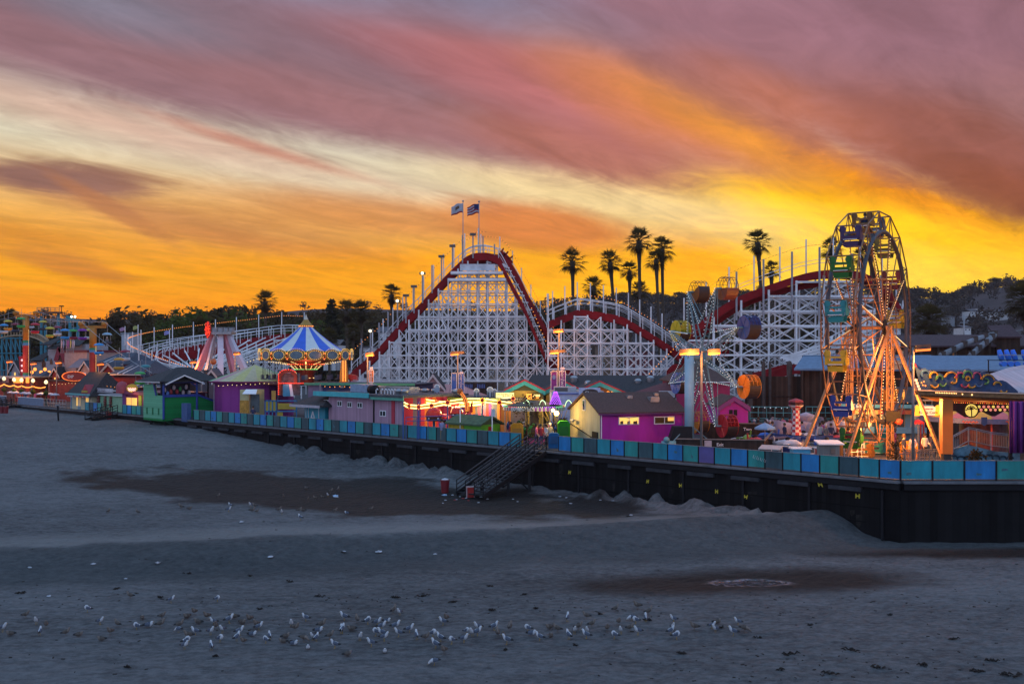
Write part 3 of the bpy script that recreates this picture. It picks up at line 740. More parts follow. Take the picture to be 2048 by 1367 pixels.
def palm_proto(seed,lean=0.0,bushy=False,skirt=0.6):
 """crown centred on the origin of its own mesh at z = 0; trunk unit height 1 below, scaled apart"""
 r_=random.Random(seed);cr=MB();n=36 if not bushy else 56
 for i in range(n):
  a=2.4*i+r_.uniform(-0.3,0.3);e=lerp(1.35,-0.62,(i/(n-1))**0.8)+r_.uniform(-0.15,0.15)
  d=(math.cos(a)*math.cos(e),math.sin(a)*math.cos(e),math.sin(e))
  fan(cr,(0,0,0.1-0.3*i/n),d,r_.uniform(0.75,1.15),r_.uniform(1.05,1.4),FROND[0],r_)
 for i in range(int(30*skirt)):
  a=r_.random()*6.28;e=r_.uniform(-1.35,-0.85)
  fan(cr,(0,0,-0.25-0.35*r_.random()),(math.cos(a)*math.cos(e),math.sin(a)*math.cos(e),math.sin(e)),r_.uniform(0.4,0.8),r_.uniform(0.5,0.9),FROND[1],r_,7,1.6)
 return cr
PALMCR=[palm_proto(101),palm_proto(102,skirt=1.0),palm_proto(103,skirt=0.3),palm_proto(104,bushy=True,skirt=1.2)]
PALMME={}
def palm(px,py,Y,rpx,label,var=0,base_z=0.0,lean=0.0,trunk_w=0.24):
 c=P(px,py,Y);rad=rpx*Y/FL;s=rad/1.75
 o=thing('palm_tree',label,'palm tree',(c.x+lean,c.y,base_z),'fan palms behind the rides')
 tr=MB();b0_=Vector((c.x+lean,c.y,base_z));H=c.z-base_z
 pts=[b0_.lerp(c,f)+Vector((lean*0.12*math.sin(f*3.1),0,0))for f in(0,.1,.25,.4,.55,.7,.85,.93,1)]
 tr.path(pts,0.3,PALMBARK,8,[trunk_w*k*(s**0.5)for k in(1.9,1.3,1.1,1.0,.95,.95,1.05,1.5,1.7)]);tr.build('trunk',o)
 if var not in PALMME:
  q=PALMCR[var].build('crown');PALMME[var]=q.data;cro=q
 else:cro=bpy.data.objects.new('crown',PALMME[var]);COL.objects.link(cro)
 cro.parent=o;cro.location=c-b0_;cro.scale=(s,s,s);cro.rotation_euler=(0,0,rng.random()*6.28)
for a in[(1145,522,175,27,'tall fan palm behind the second coaster hill, farthest left of the tall group',0,0,.2),(1187,573,165,23,'low fan palm just behind the crest of the second coaster hill',1,0,0),
 (1220,524,180,26,'tall leaning fan palm between the low palm and the tallest one',2,0,1.6),(1259,541,180,21,'slim fan palm tucked against the tallest palm',1,0,.2),
 (1278,481,175,28,'tallest fan palm above the dip in the coaster track',0,0,.3),(1279,582,185,22,'low fan palm at the foot of the tallest palm',2,0,.1),
 (1324,497,175,26,'tall fan palm of a twin pair, the right-hand trunk',1,0,.3),(1312,519,172,22,'tall fan palm of a twin pair, the left-hand trunk',0,0,.8),
 (1515,484,160,28,'lone tall fan palm rising over the red climb of the far coaster hill',1,0,1.4),(1543,541,165,20,'short fan palm behind the red climb of the far coaster hill',2,0,0),
 (1663,497,150,24,'fan palm seen through the upper left of the big wheel',0,0,.3),(1722,512,165,20,'fan palm seen through the middle of the big wheel',1,0,.1),(1742,486,160,21,'fan palm behind the top right seats of the big wheel',2,0,.2),
 (1562,650,175,21,'bushy palm behind the white lattice of the far coaster hill',3,0,0),(1860,640,150,36,'broad bushy palm beside the dark barn roof',3,0,0),(2052,600,120,42,'bushy palm cut by the frame edge above the barn',3,0,0),
 (783,588,190,22,'fan palm behind the lower lift slope of the big coaster hill',1,0,.1),(530,602,190,24,'tall fan palm above the far bend of the coaster',1,0,.3),(693,622,180,25,'shaggy fan palm left of a close pair by the white houses',1,0,.2),(722,622,185,24,'shaggy fan palm right of a close pair by the white houses',3,0,.3),
 (706,662,160,19,'lower fan palm in front of the shaggy pair',1,0,.1),(659,673,160,20,'short bushy palm right of the striped carousel roof',3,0,0),(22,640,230,24,'ragged palm at the far end above the cable ride',3,0,.3),(400,655,200,24,'bushy palm behind the coaster bend',3,0,0),(445,660,205,24,'bushy palm next to another behind the coaster bend',3,0,0),(235,640,240,18,'feathery palm above the slate roofed shops',3,0,0)]:
 palm(*a)
HW=M('house_white',(0.62,0.6,0.6),0.7);HROOF=M('house_roof',(0.11,0.10,0.11),0.9,0.3,2)
WDARK=GLASSY('dark_glass')
def house(px,py0,py1,wpx,Y,label,mat=HW,roof='gable',nwin=3,depth=9,name='hill_house',cat='house',storeys=1):
 x=(px-CX)/FL*Y;z0=ZZ(py1,Y);z1=ZZ(py0,Y);wd=wpx*Y/FL;o=thing(name,label,cat,(x,Y,z0));hh=z1-z0
 mb=MB();mb.box((x,Y+depth/2,z0+hh/2-1.5),(wd,depth,hh+3),mat);mb.build('wall',o);mb=MB()
 if roof=='gable':
  for y0 in(0,):
   mb.slab([(x-wd/2-.4,Y-.4,z1),(x+wd/2+.4,Y-.4,z1),(x+wd/2+.4,Y+depth/2,z1+hh*.45),(x-wd/2-.4,Y+depth/2,z1+hh*.45)],(0,0,.2),HROOF)
   mb.slab([(x-wd/2-.4,Y+depth+.4,z1),(x+wd/2+.4,Y+depth+.4,z1),(x+wd/2+.4,Y+depth/2+.01,z1+hh*.45),(x-wd/2-.4,Y+depth/2+.01,z1+hh*.45)],(0,0,.2),HROOF)
 else:mb.box((x,Y+depth/2,z1+.15),(wd+.6,depth+.6,.3),HROOF)
 mb.build('roof',o)
 for s in range(storeys):
  for k in range(nwin):
   wx=x-wd/2+wd*(k+.5)/nwin;zc=z0+hh*(s+.55)/storeys;mb=MB();ww=wd/nwin*.45;wh=hh/storeys*.42
   mb.box((wx,Y-.02,zc),(ww,.08,wh),WHITE);f=mb.build('window',o)
   mb=MB();mb.box((wx,Y-.07,zc),(ww*.82,.06,wh*.8),WDARK);mb.build('pane',f)
 return o
house(1948,622,631,14,480,'white two-window house high on the hill, left of another white house',nwin=2);house(1962,616,630,8,490,'narrow white tower house on the hill slope',roof='flat',nwin=1)
house(2002,624,633,30,470,'long low white house on the hill slope');house(1905,634,639,9,440,'small grey house low on the hill slope',GREY,nwin=1);house(1935,655,664,14,380,'small pale house among the trees at the foot of the hill',nwin=2)
house(745,695,722,52,190,'white flat roofed house behind the twin palms',roof='flat',nwin=2);house(662,690,712,30,210,'small white gabled house behind the short palm');house(775,665,690,36,230,'pale house on the slope behind the lift hill');house(720,740,765,50,175,'white block behind the carousel',roof='flat',nwin=2)
APT=M('apartment_brown',(0.20,0.13,0.09),0.8);APR=M('apartment_red',(0.14,0.035,0.04),0.8);APG=M('apartment_grey',(0.30,0.29,0.33),0.8)
house(1195,690,775,120,175,'brown three storey apartment block behind the second coaster hill',APT,'flat',6,12,'apartment_building','building',3)
house(1280,702,775,60,172,'red and dark apartment block right of the brown one',APR,'flat',3,12,'apartment_building','building',3);house(1328,705,775,40,174,'grey apartment block behind the coaster dip',APG,'flat',2,12,'apartment_building','building',3)
house(1010,722,770,70,180,'tan apartment block seen through the big lattice',M('apartment_tan',(0.24,0.17,0.12),0.8),'flat',4,12,'apartment_building','building',3)
o=thing('utility_pole','pale utility pole with two cross arms below the hill houses','pole',tuple(XY(1928,300,0)));mb=MB();p=P(1928,630,300)
mb.tube((p.x,300,ZZ(700,300)),p,0.22,STEEL,6,0.15);mb.build('post',o)
for dz in(0,-1.6):mb=MB();mb.beam(p+Vector((-1.2,0,dz-.6)),p+Vector((1.2,0,dz-.6)),.18,.18,STEEL);mb.build('cross_arm',o)
for a,b_ in(((1780,640),(2060,668)),((1780,662),(2060,655))):
 mb=MB();pa,pb=P(a[0],a[1],300),P(b_[0],b_[1],300);mb.path([pa.lerp(pb,f)+Vector((0,0,-3*math.sin(f*3.14)))for f in[i/8 for i in range(9)]],0.04,STEEL,3)
 tag(mb.build('power_line',None,pa),'thin power line sagging across the hill foot, '+('upper' if a[1]==640 else 'lower'),'cable')
hz=bpy.data.materials.new('evening_air');hz.use_nodes=True;t=hz.node_tree;t.nodes.clear()
pvn=t.nodes.new('ShaderNodeVolumePrincipled');pvn.inputs['Color'].default_value=(0.85,0.74,0.80,1);pvn.inputs['Density'].default_value=HAZE_D;pvn.inputs['Anisotropy'].default_value=0.0
ov=t.nodes.new('ShaderNodeOutputMaterial');t.links.new(pvn.outputs[0],ov.inputs['Volume'])
mb=MB();mb.box((0,360,40),(1260,850,94),hz);tag(mb.build('haze'),'thin violet evening haze over the park and the hill','haze',kind='stuff')
scene.cycles.volume_bounces=0
# ================================================================ the wooden coaster
coaster=thing('roller_coaster','long wooden roller coaster of white lattice with red track and strings of bulbs','roller coaster',tuple(XY(950,130)))
def sec(name):
 o=bpy.data.objects.new(name,None);COL.objects.link(o);o.parent=coaster;o['_b']=coaster['_b'];return o
def plane_pts(tab,Y):return[(P(x,y,Y).x,P(x,y,Y).z)for x,y in tab]
def trestle(mb,tab,Y,dx,dz,w,zb=0.0,brace=1,xoff=0.0,r_=None,ends=None,beams=True,skip=0.0,drop=0.5):
 """lattice bent in the plane at range Y under a track outline given as (X, Z) pairs"""
 pts=plane_pts(tab,Y);x0,x1=pts[0][0]+xoff,pts[-1][0]
 nx=int((x1-x0)/dx)+1;zt=[interp(pts,x0+i*dx)-drop for i in range(nx)]
 for i in range(nx):
  if zt[i]>zb+0.4:mb.beam((x0+i*dx,Y,zb),(x0+i*dx,Y,zt[i]),w,w,WHITE2)
 lv=0;z=zb+dz*0.4
 while z<max(zt):
  i=0
  while i<nx:
   if zt[i]>=z:
    j=i
    while j+1<nx and zt[j+1]>=z:j+=1
    if j>i:mb.beam((x0+i*dx-.1,Y-w*.55,z+rng.uniform(-.03,.03)),(x0+j*dx+.1,Y-w*.55,z+rng.uniform(-.03,.03)),w*.5,w*1.05,WHITE2)
    i=j+1
   else:i+=1
  if brace:
   for i in range(nx-1):
    if min(zt[i],zt[i+1])>=z+dz*0.95 and(brace!=2 or(i+lv)%2==0)and rng.random()>=skip:
     a,b_=x0+i*dx,x0+(i+1)*dx
     mb.beam((a,Y+w*.4,z),(b_,Y+w*.4,z+dz),w*.35,w*.6,WHITE2);mb.beam((b_,Y+w*.65,z),(a,Y+w*.65,z+dz),w*.35,w*.6,WHITE2)
  z+=dz;lv+=1
def ribbon(pts,half,hgt,mat,mb,rail=None,n=None,sides=True):
 """track bed: ledger boards each side of a 3-D path, deck planks between"""
 pts=[Vector(p)for p in pts];K=len(pts);ns=[]
 for i in range(K):
  d=pts[min(i+1,K-1)]-pts[max(i-1,0)];h=Vector((d.x,d.y,0));h.normalize();ns.append(Vector((-h.y,h.x,0)))
 for sgn in(-1,1):
  vs=[];fs=[]
  for p,n_ in zip(pts,ns):
   a=p+n_*sgn*half;vs+=[a-n_*.06,a+n_*.06,a+n_*.06-Vector((0,0,hgt)),a-n_*.06-Vector((0,0,hgt))]
  for i in range(K-1):
   for k in range(4):fs.append((i*4+k,i*4+(k+1)%4,i*4+4+(k+1)%4,i*4+4+k))
  mb.add(vs,fs,mat)
 vs=[];fs=[]
 for p,n_ in zip(pts,ns):
  for dz in(-hgt*.45,-hgt*.45-.12):
   vs+=[p-n_*half+Vector((0,0,dz)),p+n_*half+Vector((0,0,dz))]
 for i in range(K-1):
  o=i*4;fs+=[(o,o+1,o+5,o+4),(o+2,o+6,o+7,o+3)]
 mb.add(vs,fs,mat);return ns
def resample(pts,step):
 pts=[Vector(p)for p in pts];out=[pts[0]];acc=0
 for a,b_ in zip(pts,pts[1:]):
  L=(b_-a).length;t=step-acc
  while t<=L:out.append(a.lerp(b_,t/L));t+=step
  acc=(acc+L)%step if L else acc
 return out
def side_vec(pts,i):
 d=pts[min(i+1,len(pts)-1)]-pts[max(i-1,0)];h=Vector((d.x,d.y,0)).normalized();return Vector((-h.y,h.x,0))
def bulbs_along(mb,pts,step,r,mat):
 for p in resample(pts,step):mb.bulb(p,r,mat)
def track_section(sect,pts,half=0.9,hgt=1.0,rail_h=1.15,post_step=1.3,posts=True,string=None,tall=None,tallmat=None,sides=(-1,1),light_r=.055,wire=WHITE,trk=RED):
 pts=smooth_path(pts,6)
 mb=MB();ribbon(pts,half,hgt,trk,mb);mb.build('track',sect)
 if rail_h:
  for sg in sides:
   mb=MB();rp=[p+side_vec(pts,i)*sg*(half+.25)+Vector((0,0,rail_h))for i,p in enumerate(pts)]
   mb.path(rp,.055,WHITE2,4);mb.path([p-Vector((0,0,.5))for p in rp],.025,WHITE2,4)
   for p in resample(rp,post_step):mb.beam(p+Vector((0,0,.03)),p-Vector((0,0,rail_h+.1)),.08,.08,WHITE2)
   mb.build('handrail',sect)
 if string:
  sg,h,tl,step=string
  sp_=[p+side_vec(pts,i)*sg*(half+.3)+Vector((0,0,h))for i,p in enumerate(pts)]
  mb=MB();mb.path(sp_,.02,BLACK,3);bulbs_along(mb,sp_,.42,light_r,AMBERDIM);mb.build('light_string',sect)
  for p in resample(sp_,step):mb=MB();mb.beam(p+Vector((0,0,tl)),p-Vector((0,0,h+.6)),.13,.13,WHITE2);mb.build('string_post',sect)
 return pts
S1=sec('lift_hill')
LIFT=[(700,752),(709,740),(756,698),(803,646),(844,605),(885,560),(914,531),(931,516),(949,508),(972,506.5),(990,511.5),(1002,524),(1025,568),(1049,613),(1072,667),(1101,731),(1109,748)]
BACK=[(930,520),(950,509),(985,509),(1010,517),(1031,545),(1054,590),(1084,643),(1113,697),(1136,740),(1160,762)]
pL=[P(x,y,127.5)for x,y in LIFT[:10]];track_section(S1,pL,.9,1.25,1.2,1.24,string=(1,2.9,.5,1.9),sides=(1,))
pR=[P(x,y,126.5+.0*i)for i,(x,y)in enumerate(LIFT[8:])];pts_r=track_section(S1,pR,.75,.95,1.1,1.6,sides=(1,))
mb=MB();bulbs_along(mb,[p+Vector((.9,-.2,-.2))for p in pts_r[30:]],.5,.06,AMBER);mb.build('light_string',S1)
pB=[P(x,y,133+.3*i)for i,(x,y)in enumerate(BACK)];track_section(S1,pB,.9,1.3,1.15,1.24,sides=(1,),string=(1,2.5,.3,2.6))
mb=MB()
for f in[i/26 for i in range(27)]:
 i=int(f*(len(pts_r)-1));p=pts_r[i]
 if p.z>5:mb.beam(p+Vector((0,.6,-.8)),p+Vector((1.3,6.2,-.6)),.12,.12,WHITE2)
mb.build('cross_tie',S1)
for k,(Y,xo,mz)in enumerate(((126.2,0,0),(130.6,.45,0),(136.0,.2,0))):
 mb=MB();tab=LIFT if k<3 else[(x+6,y+6)for x,y in LIFT]
 if k>=2:tab=[(x+(22 if x>985 else 0),y+(6 if x<940 else 0))for x,y in tab]
 trestle(mb,tab,Y,1.24,1.62,.165 if k==0 else .15,.0,(1,2,2)[k],xo,skip=.10+.16*k)
 if k==0:
  for x,y0,y1 in((870,600,760),(1046,760,700)):mb.beam(P(x,y0,Y-.3),P(x+60,y1,Y-.3),.12,.12,WHITE2)
  for x in(1040,1056):mb.beam(P(1048,707,Y-.3),P(x+(30 if x>1048 else-22),748,Y-.3),.14,.14,WHITE2)
 mb.build('trestle',S1)
mb=MB()
for y0,x0,x1,h in((546,902,1006,5),(560,897,1012,5)):a,b_=P(x0,y0,125.8),P(x1,y0,125.8);mb.frame((a+b_)/2,Vector(((b_-a).length/2,0,0)),Vector((0,.9,0)),Vector((0,0,h*.032)),WHITE2)
mb.build('catwalk',S1)
for x0,y0,x1,y1,nm in((920,534,990,535,0),):
 mb=MB();a,b_=P(x0,y0,125.6),P(x1,y1,125.6);mb.frame((a+b_)/2,Vector(((b_-a).length/2,0,0)),Vector((0,.06,0)),Vector((0,0,.42)),M('boarding_white',(.55,.56,.6),.6,.25,1.2));mb.build('boarding',S1)
for i,(px,pb,pt,lamp)in enumerate(((723,720,677,0),(741,700,660,1),(758,690,645,0),(776,665,623,0),(795,650,600,1),(812,640,589,2),(828,620,571,2),(845,600,545,3),(864,580,530,0),(883,555,511,2),(905,530,490,2),(925,520,470,0),(946,510,467,2),(966,505,472,0),(989,515,488,0))):
 mb=MB();a,b_=P(px,pb+6,126.0),P(px,pt,126.0);mb.beam(a,b_,.17,.17,M('mast_grey',(.30,.29,.32),.6));m_=mb.build('lamp_mast',S1)
 if lamp:
  mb=MB();mb.box(b_+Vector((0,0,-.1)),(.75,.5,.3),M('lamp_box',(.12,.10,.09),.6));mb.build('lamp_box',S1)
  if lamp in(1,3):mb=MB();mb.ball(b_+Vector((0,-.3,-.1)),.17,E('mast_lamp',(1,.9,.55),4));mb.build('lamp_bulb',S1)
S2=sec('second_hill')
H2=[(1096,646),(1098,642),(1135,627),(1157,620),(1179,622),(1212,627),(1245,635),(1277,653),(1310,673),(1343,695),(1375,722)]
track_section(S2,[P(x,y,124)for x,y in H2],.9,.95,1.35,1.65,string=(1,2.0,1.6,1.65),light_r=.055)
for k,(Y,xo)in enumerate(((122.8,0),(126.0,.4),(130,.1))):
 mb=MB();trestle(mb,H2,Y,1.62,1.6,.17 if k==0 else .15,0,1 if k<2 else 2,xo,skip=.1+.1*k);mb.build('trestle',S2)
pr=[P(x,y,121-i)for i,(x,y)in enumerate(((1280,766),(1310,735),(1345,700),(1385,655),(1420,632)))];mb=MB();mb.path(pr,.03,BLACK,3);bulbs_along(mb,pr,.42,.065,AMBER);mb.build('light_string',S2)
mb=MB();mb.path([p+Vector((0,0,-1.2))for p in pr],.05,WHITE2,4);mb.build('handrail',S2)
track_section(S2,[P(x,y,124+i)for i,(x,y)in enumerate(((1100,716),(1128,740),(1160,757),(1200,768),(1250,772)))],.8,.8,1.0,2.2)
S3=sec('far_hill')
H3=[(1372,664),(1380,658),(1415,633),(1450,609),(1485,590),(1527,574),(1567,560),(1602,549),(1637,542.5),(1673,541),(1708,544),(1740,556),(1768,578),(1790,606),(1806,640)]
track_section(S3,[P(x,y,112)for x,y in H3],1.0,.85,0,2,string=(1,3.1,.8,3.1),light_r=.05)
mb=MB();mb.path([P(x,y-17,111)for x,y in H3[3:11]],.035,WHITE2,3);mb.path([P(x,y-24,111)for x,y in H3[3:11]],.03,WHITE2,3);mb.build('handrail',S3)
track_section(S3,[P(x,y+16+3*math.sin(i),114)for i,(x,y)in enumerate(H3[:9])],.8,.7,0,2)
for k,(Y,xo)in enumerate(((110.6,0),(113.6,.9),(116.5,1.7))):
 mb=MB();trestle(mb,H3,Y,3.05 if k==0 else 2.3,1.62,.2 if k==0 else .16,0,1,xo,skip=.12+.12*k);mb.build('trestle',S3)
for px,pt in((1473,543),(1527,518),(1584,503),(1639,494),(1704,507),(1762,550)):
 mb=MB();a,b_=P(px,640,110.3),P(px,pt,110.3);mb.beam(a,b_,.18,.18,M('mast_grey',(.3,.3,.32)));mb.build('string_post',S3)
mb=MB();r_=random.Random(3)
for i in range(26):
 a=P(1590+i*7.5,742,108.5+i*.12);b_=P(1620+i*7.5,lerp(700,606,i/25)+r_.uniform(-6,6),109+i*.12);mb.beam(a,b_,.17,.17,WHITE2)
 if i%2==0:mb.beam(P(1640+i*6.5,lerp(708,640,i/25),108),P(1800,lerp(722,660,i/25),110),.15,.2,WHITE2)
for i in range(9):mb.beam(P(1560+i*6,716+i*2.4,107.8),P(1800,640+i*12,108.4),.13,.22,WHITE2)
mb.build('trestle',S3)
track_section(S3,[P(x,y,106+.5*i)for i,(x,y)in enumerate(((1500,748),(1530,742),(1560,733),(1592,728),(1630,735)))],.9,1.0,0,2)
track_section(S3,[P(x,y,118)for x,y in((1335,742),(1350,728),(1370,733),(1385,748),(1405,760))],.8,.9,0,2)
for k in range(3):track_section(S3,[P(x,y+k*26,119+k)for x,y in((1378,650),(1420,652),(1455,648))],.8,.75,0,2)
S4=sec('turnaround')
TURN=[(612,668,186),(560,668,184),(500,676,182),(440,684,178),(380,692,174),(325,702,169),(290,712,163),(274,722,156),(280,736,150),(302,748,146),(334,762,143),(372,776,141),(410,788,140)]
T3=[P(*a)for a in TURN]
track_section(S4,T3,1.1,1.1,1.6,2.2,string=(-1,3.4,.7,4.2),light_r=.075)
INN=[(610,672,172),(560,674,170),(500,682,168),(430,694,164),(370,704,160),(325,712,156),(300,722,152),(296,736,149),(312,748,146),(340,760,144)]
track_section(S4,[P(*a)for a in INN],.9,1.2,1.5,1.9)
hubp=P(392,742,150);mb=MB();ip=smooth_path([P(*a)for a in INN],4)
for i in range(2,len(ip),2):
 p=ip[i];mb.beam(p+Vector((0,0,.2)),hubp+(p-hubp)*.16,.17,.17,WHITE2);mb.beam(p+Vector((0,0,-1.2)),hubp+(p-hubp)*.3+Vector((0,0,-1)),.14,.14,WHITE2)
 mb.beam(p,(p.x,p.y,0),.17,.17,WHITE2)
mb.build('fan_brace',S4)
mb=MB();pts=smooth_path(T3,4)
for i,p in enumerate(pts):
 mb.beam(p,(p.x,p.y,0),.18,.18,WHITE2)
 if i:
  q=pts[i-1]
  for z in(1.6,3.4,5.2,7):
   if min(p.z,q.z)>z+.8:mb.beam((p.x,p.y,z),(q.x,q.y,z),.12,.16,WHITE2);mb.beam((p.x,p.y,z),(q.x,q.y,z+1.7),.1,.1,WHITE2);mb.beam((q.x,q.y,z),(p.x,p.y,z+1.7),.1,.1,WHITE2)
mb.build('trestle',S4)
mb=MB();trestle(mb,[(440,690),(500,680),(560,672),(590,672),(605,690)],166,1.5,1.8,.18,0,1,0,skip=.1);trestle(mb,[(440,694),(500,684),(560,676),(590,676),(605,694)],169,1.5,1.8,.16,0,2,.5,skip=.2);mb.build('trestle',S4)
wl=[P(x,y,148)for x,y in((470,735),(500,722),(540,712),(575,718))];mb=MB();bulbs_along(mb,smooth_path(wl,5),.5,.08,WARMB);mb.path(smooth_path(wl,4),.05,WHITE2,3);mb.build('light_string',S4)
tr=thing('coaster_train','dark red coaster train starting down just past the crest','train',tuple(P(1014,514,133)))
for i,(x,y)in enumerate(((1005,510),(1012,516),(1019,524))):
 mb=MB();c=P(x,y-2,134.4);a=-.5-.2*i;ax=Vector((math.cos(a),0,math.sin(a)));az_=Vector((-math.sin(a),0,math.cos(a)))
 mb.frame(c,ax*.42,Vector((0,.55,0)),az_*.28,RED);mb.frame(c+az_*.45-ax*.25,ax*.08,Vector((0,.5,0)),az_*.3,RED)
 for wx in(-.28,.28):mb.tube(c+ax*wx-az_*.3-Vector((0,.6,0)),c+ax*wx-az_*.3+Vector((0,.6,0)),.12,BLACK,6)
 mb.build('car',tr)
def wavy_flag(name,label,cat,p,w_,h_,cols,sgn=-1,seed=0):
 """p: top of the hoist; cols: function(u, v) -> material"""
 nu,nv=12,7;vs=[];fs=[];mb=MB()
 for j in range(nv+1):
  for i in range(nu+1):
   u,v=i/nu,j/nv
   vs.append(p+Vector((sgn*u*w_*.92,.22*u*math.sin(u*7+seed+v),-v*h_-u*u*h_*.38-.05*math.sin(u*9+v*3))))
 for j in range(nv):
  for i in range(nu):a=j*(nu+1)+i;mb.add([vs[a],vs[a+1],vs[a+nu+2],vs[a+nu+1]],[(0,1,2,3)],cols((i+.5)/nu,(j+.5)/nv),True)
 o=mb.build(name,None,p);md=o.modifiers.new('thick','SOLIDIFY');md.thickness=.02
 return tag(o,label,cat)
FW=M('flag_white',(.45,.45,.5),.8);FR=M('flag_red',(.3,.02,.03),.8);FB_=M('flag_navy',(.02,.03,.12),.8);FBR=M('flag_brown',(.12,.07,.04),.8)
for px,pt,lab,cat,cf in((926,402,'white flag with red foot band and brown emblem on the coaster crest','flag',lambda u,v:FR if v>.84 else(FBR if .3<u<.65 and .3<v<.62 else FW)),
 (958,403,'striped red and white flag with a navy corner, on the crest of the coaster','flag',lambda u,v:FB_ if u<.42 and v<.54 else(FR if int(v*7)%2==0 else FW))):
 o=thing('flagpole','thin flagpole on the coaster crest carrying the '+('white flag' if px==926 else 'striped flag'),'flagpole',tuple(P(px,515,129)))
 mb=MB();mb.tube(P(px,515,129),P(px,pt,129),.075,M('mast_grey',(.3,.3,.32)),6,.05);mb.build('pole',o);mb=MB();mb.ball(P(px,pt,129),.13,STEEL,6,4);mb.build('finial',o)
 wavy_flag('flag',lab,cat,P(px,pt+4,129),1.62,1.25,cf,-1,px)
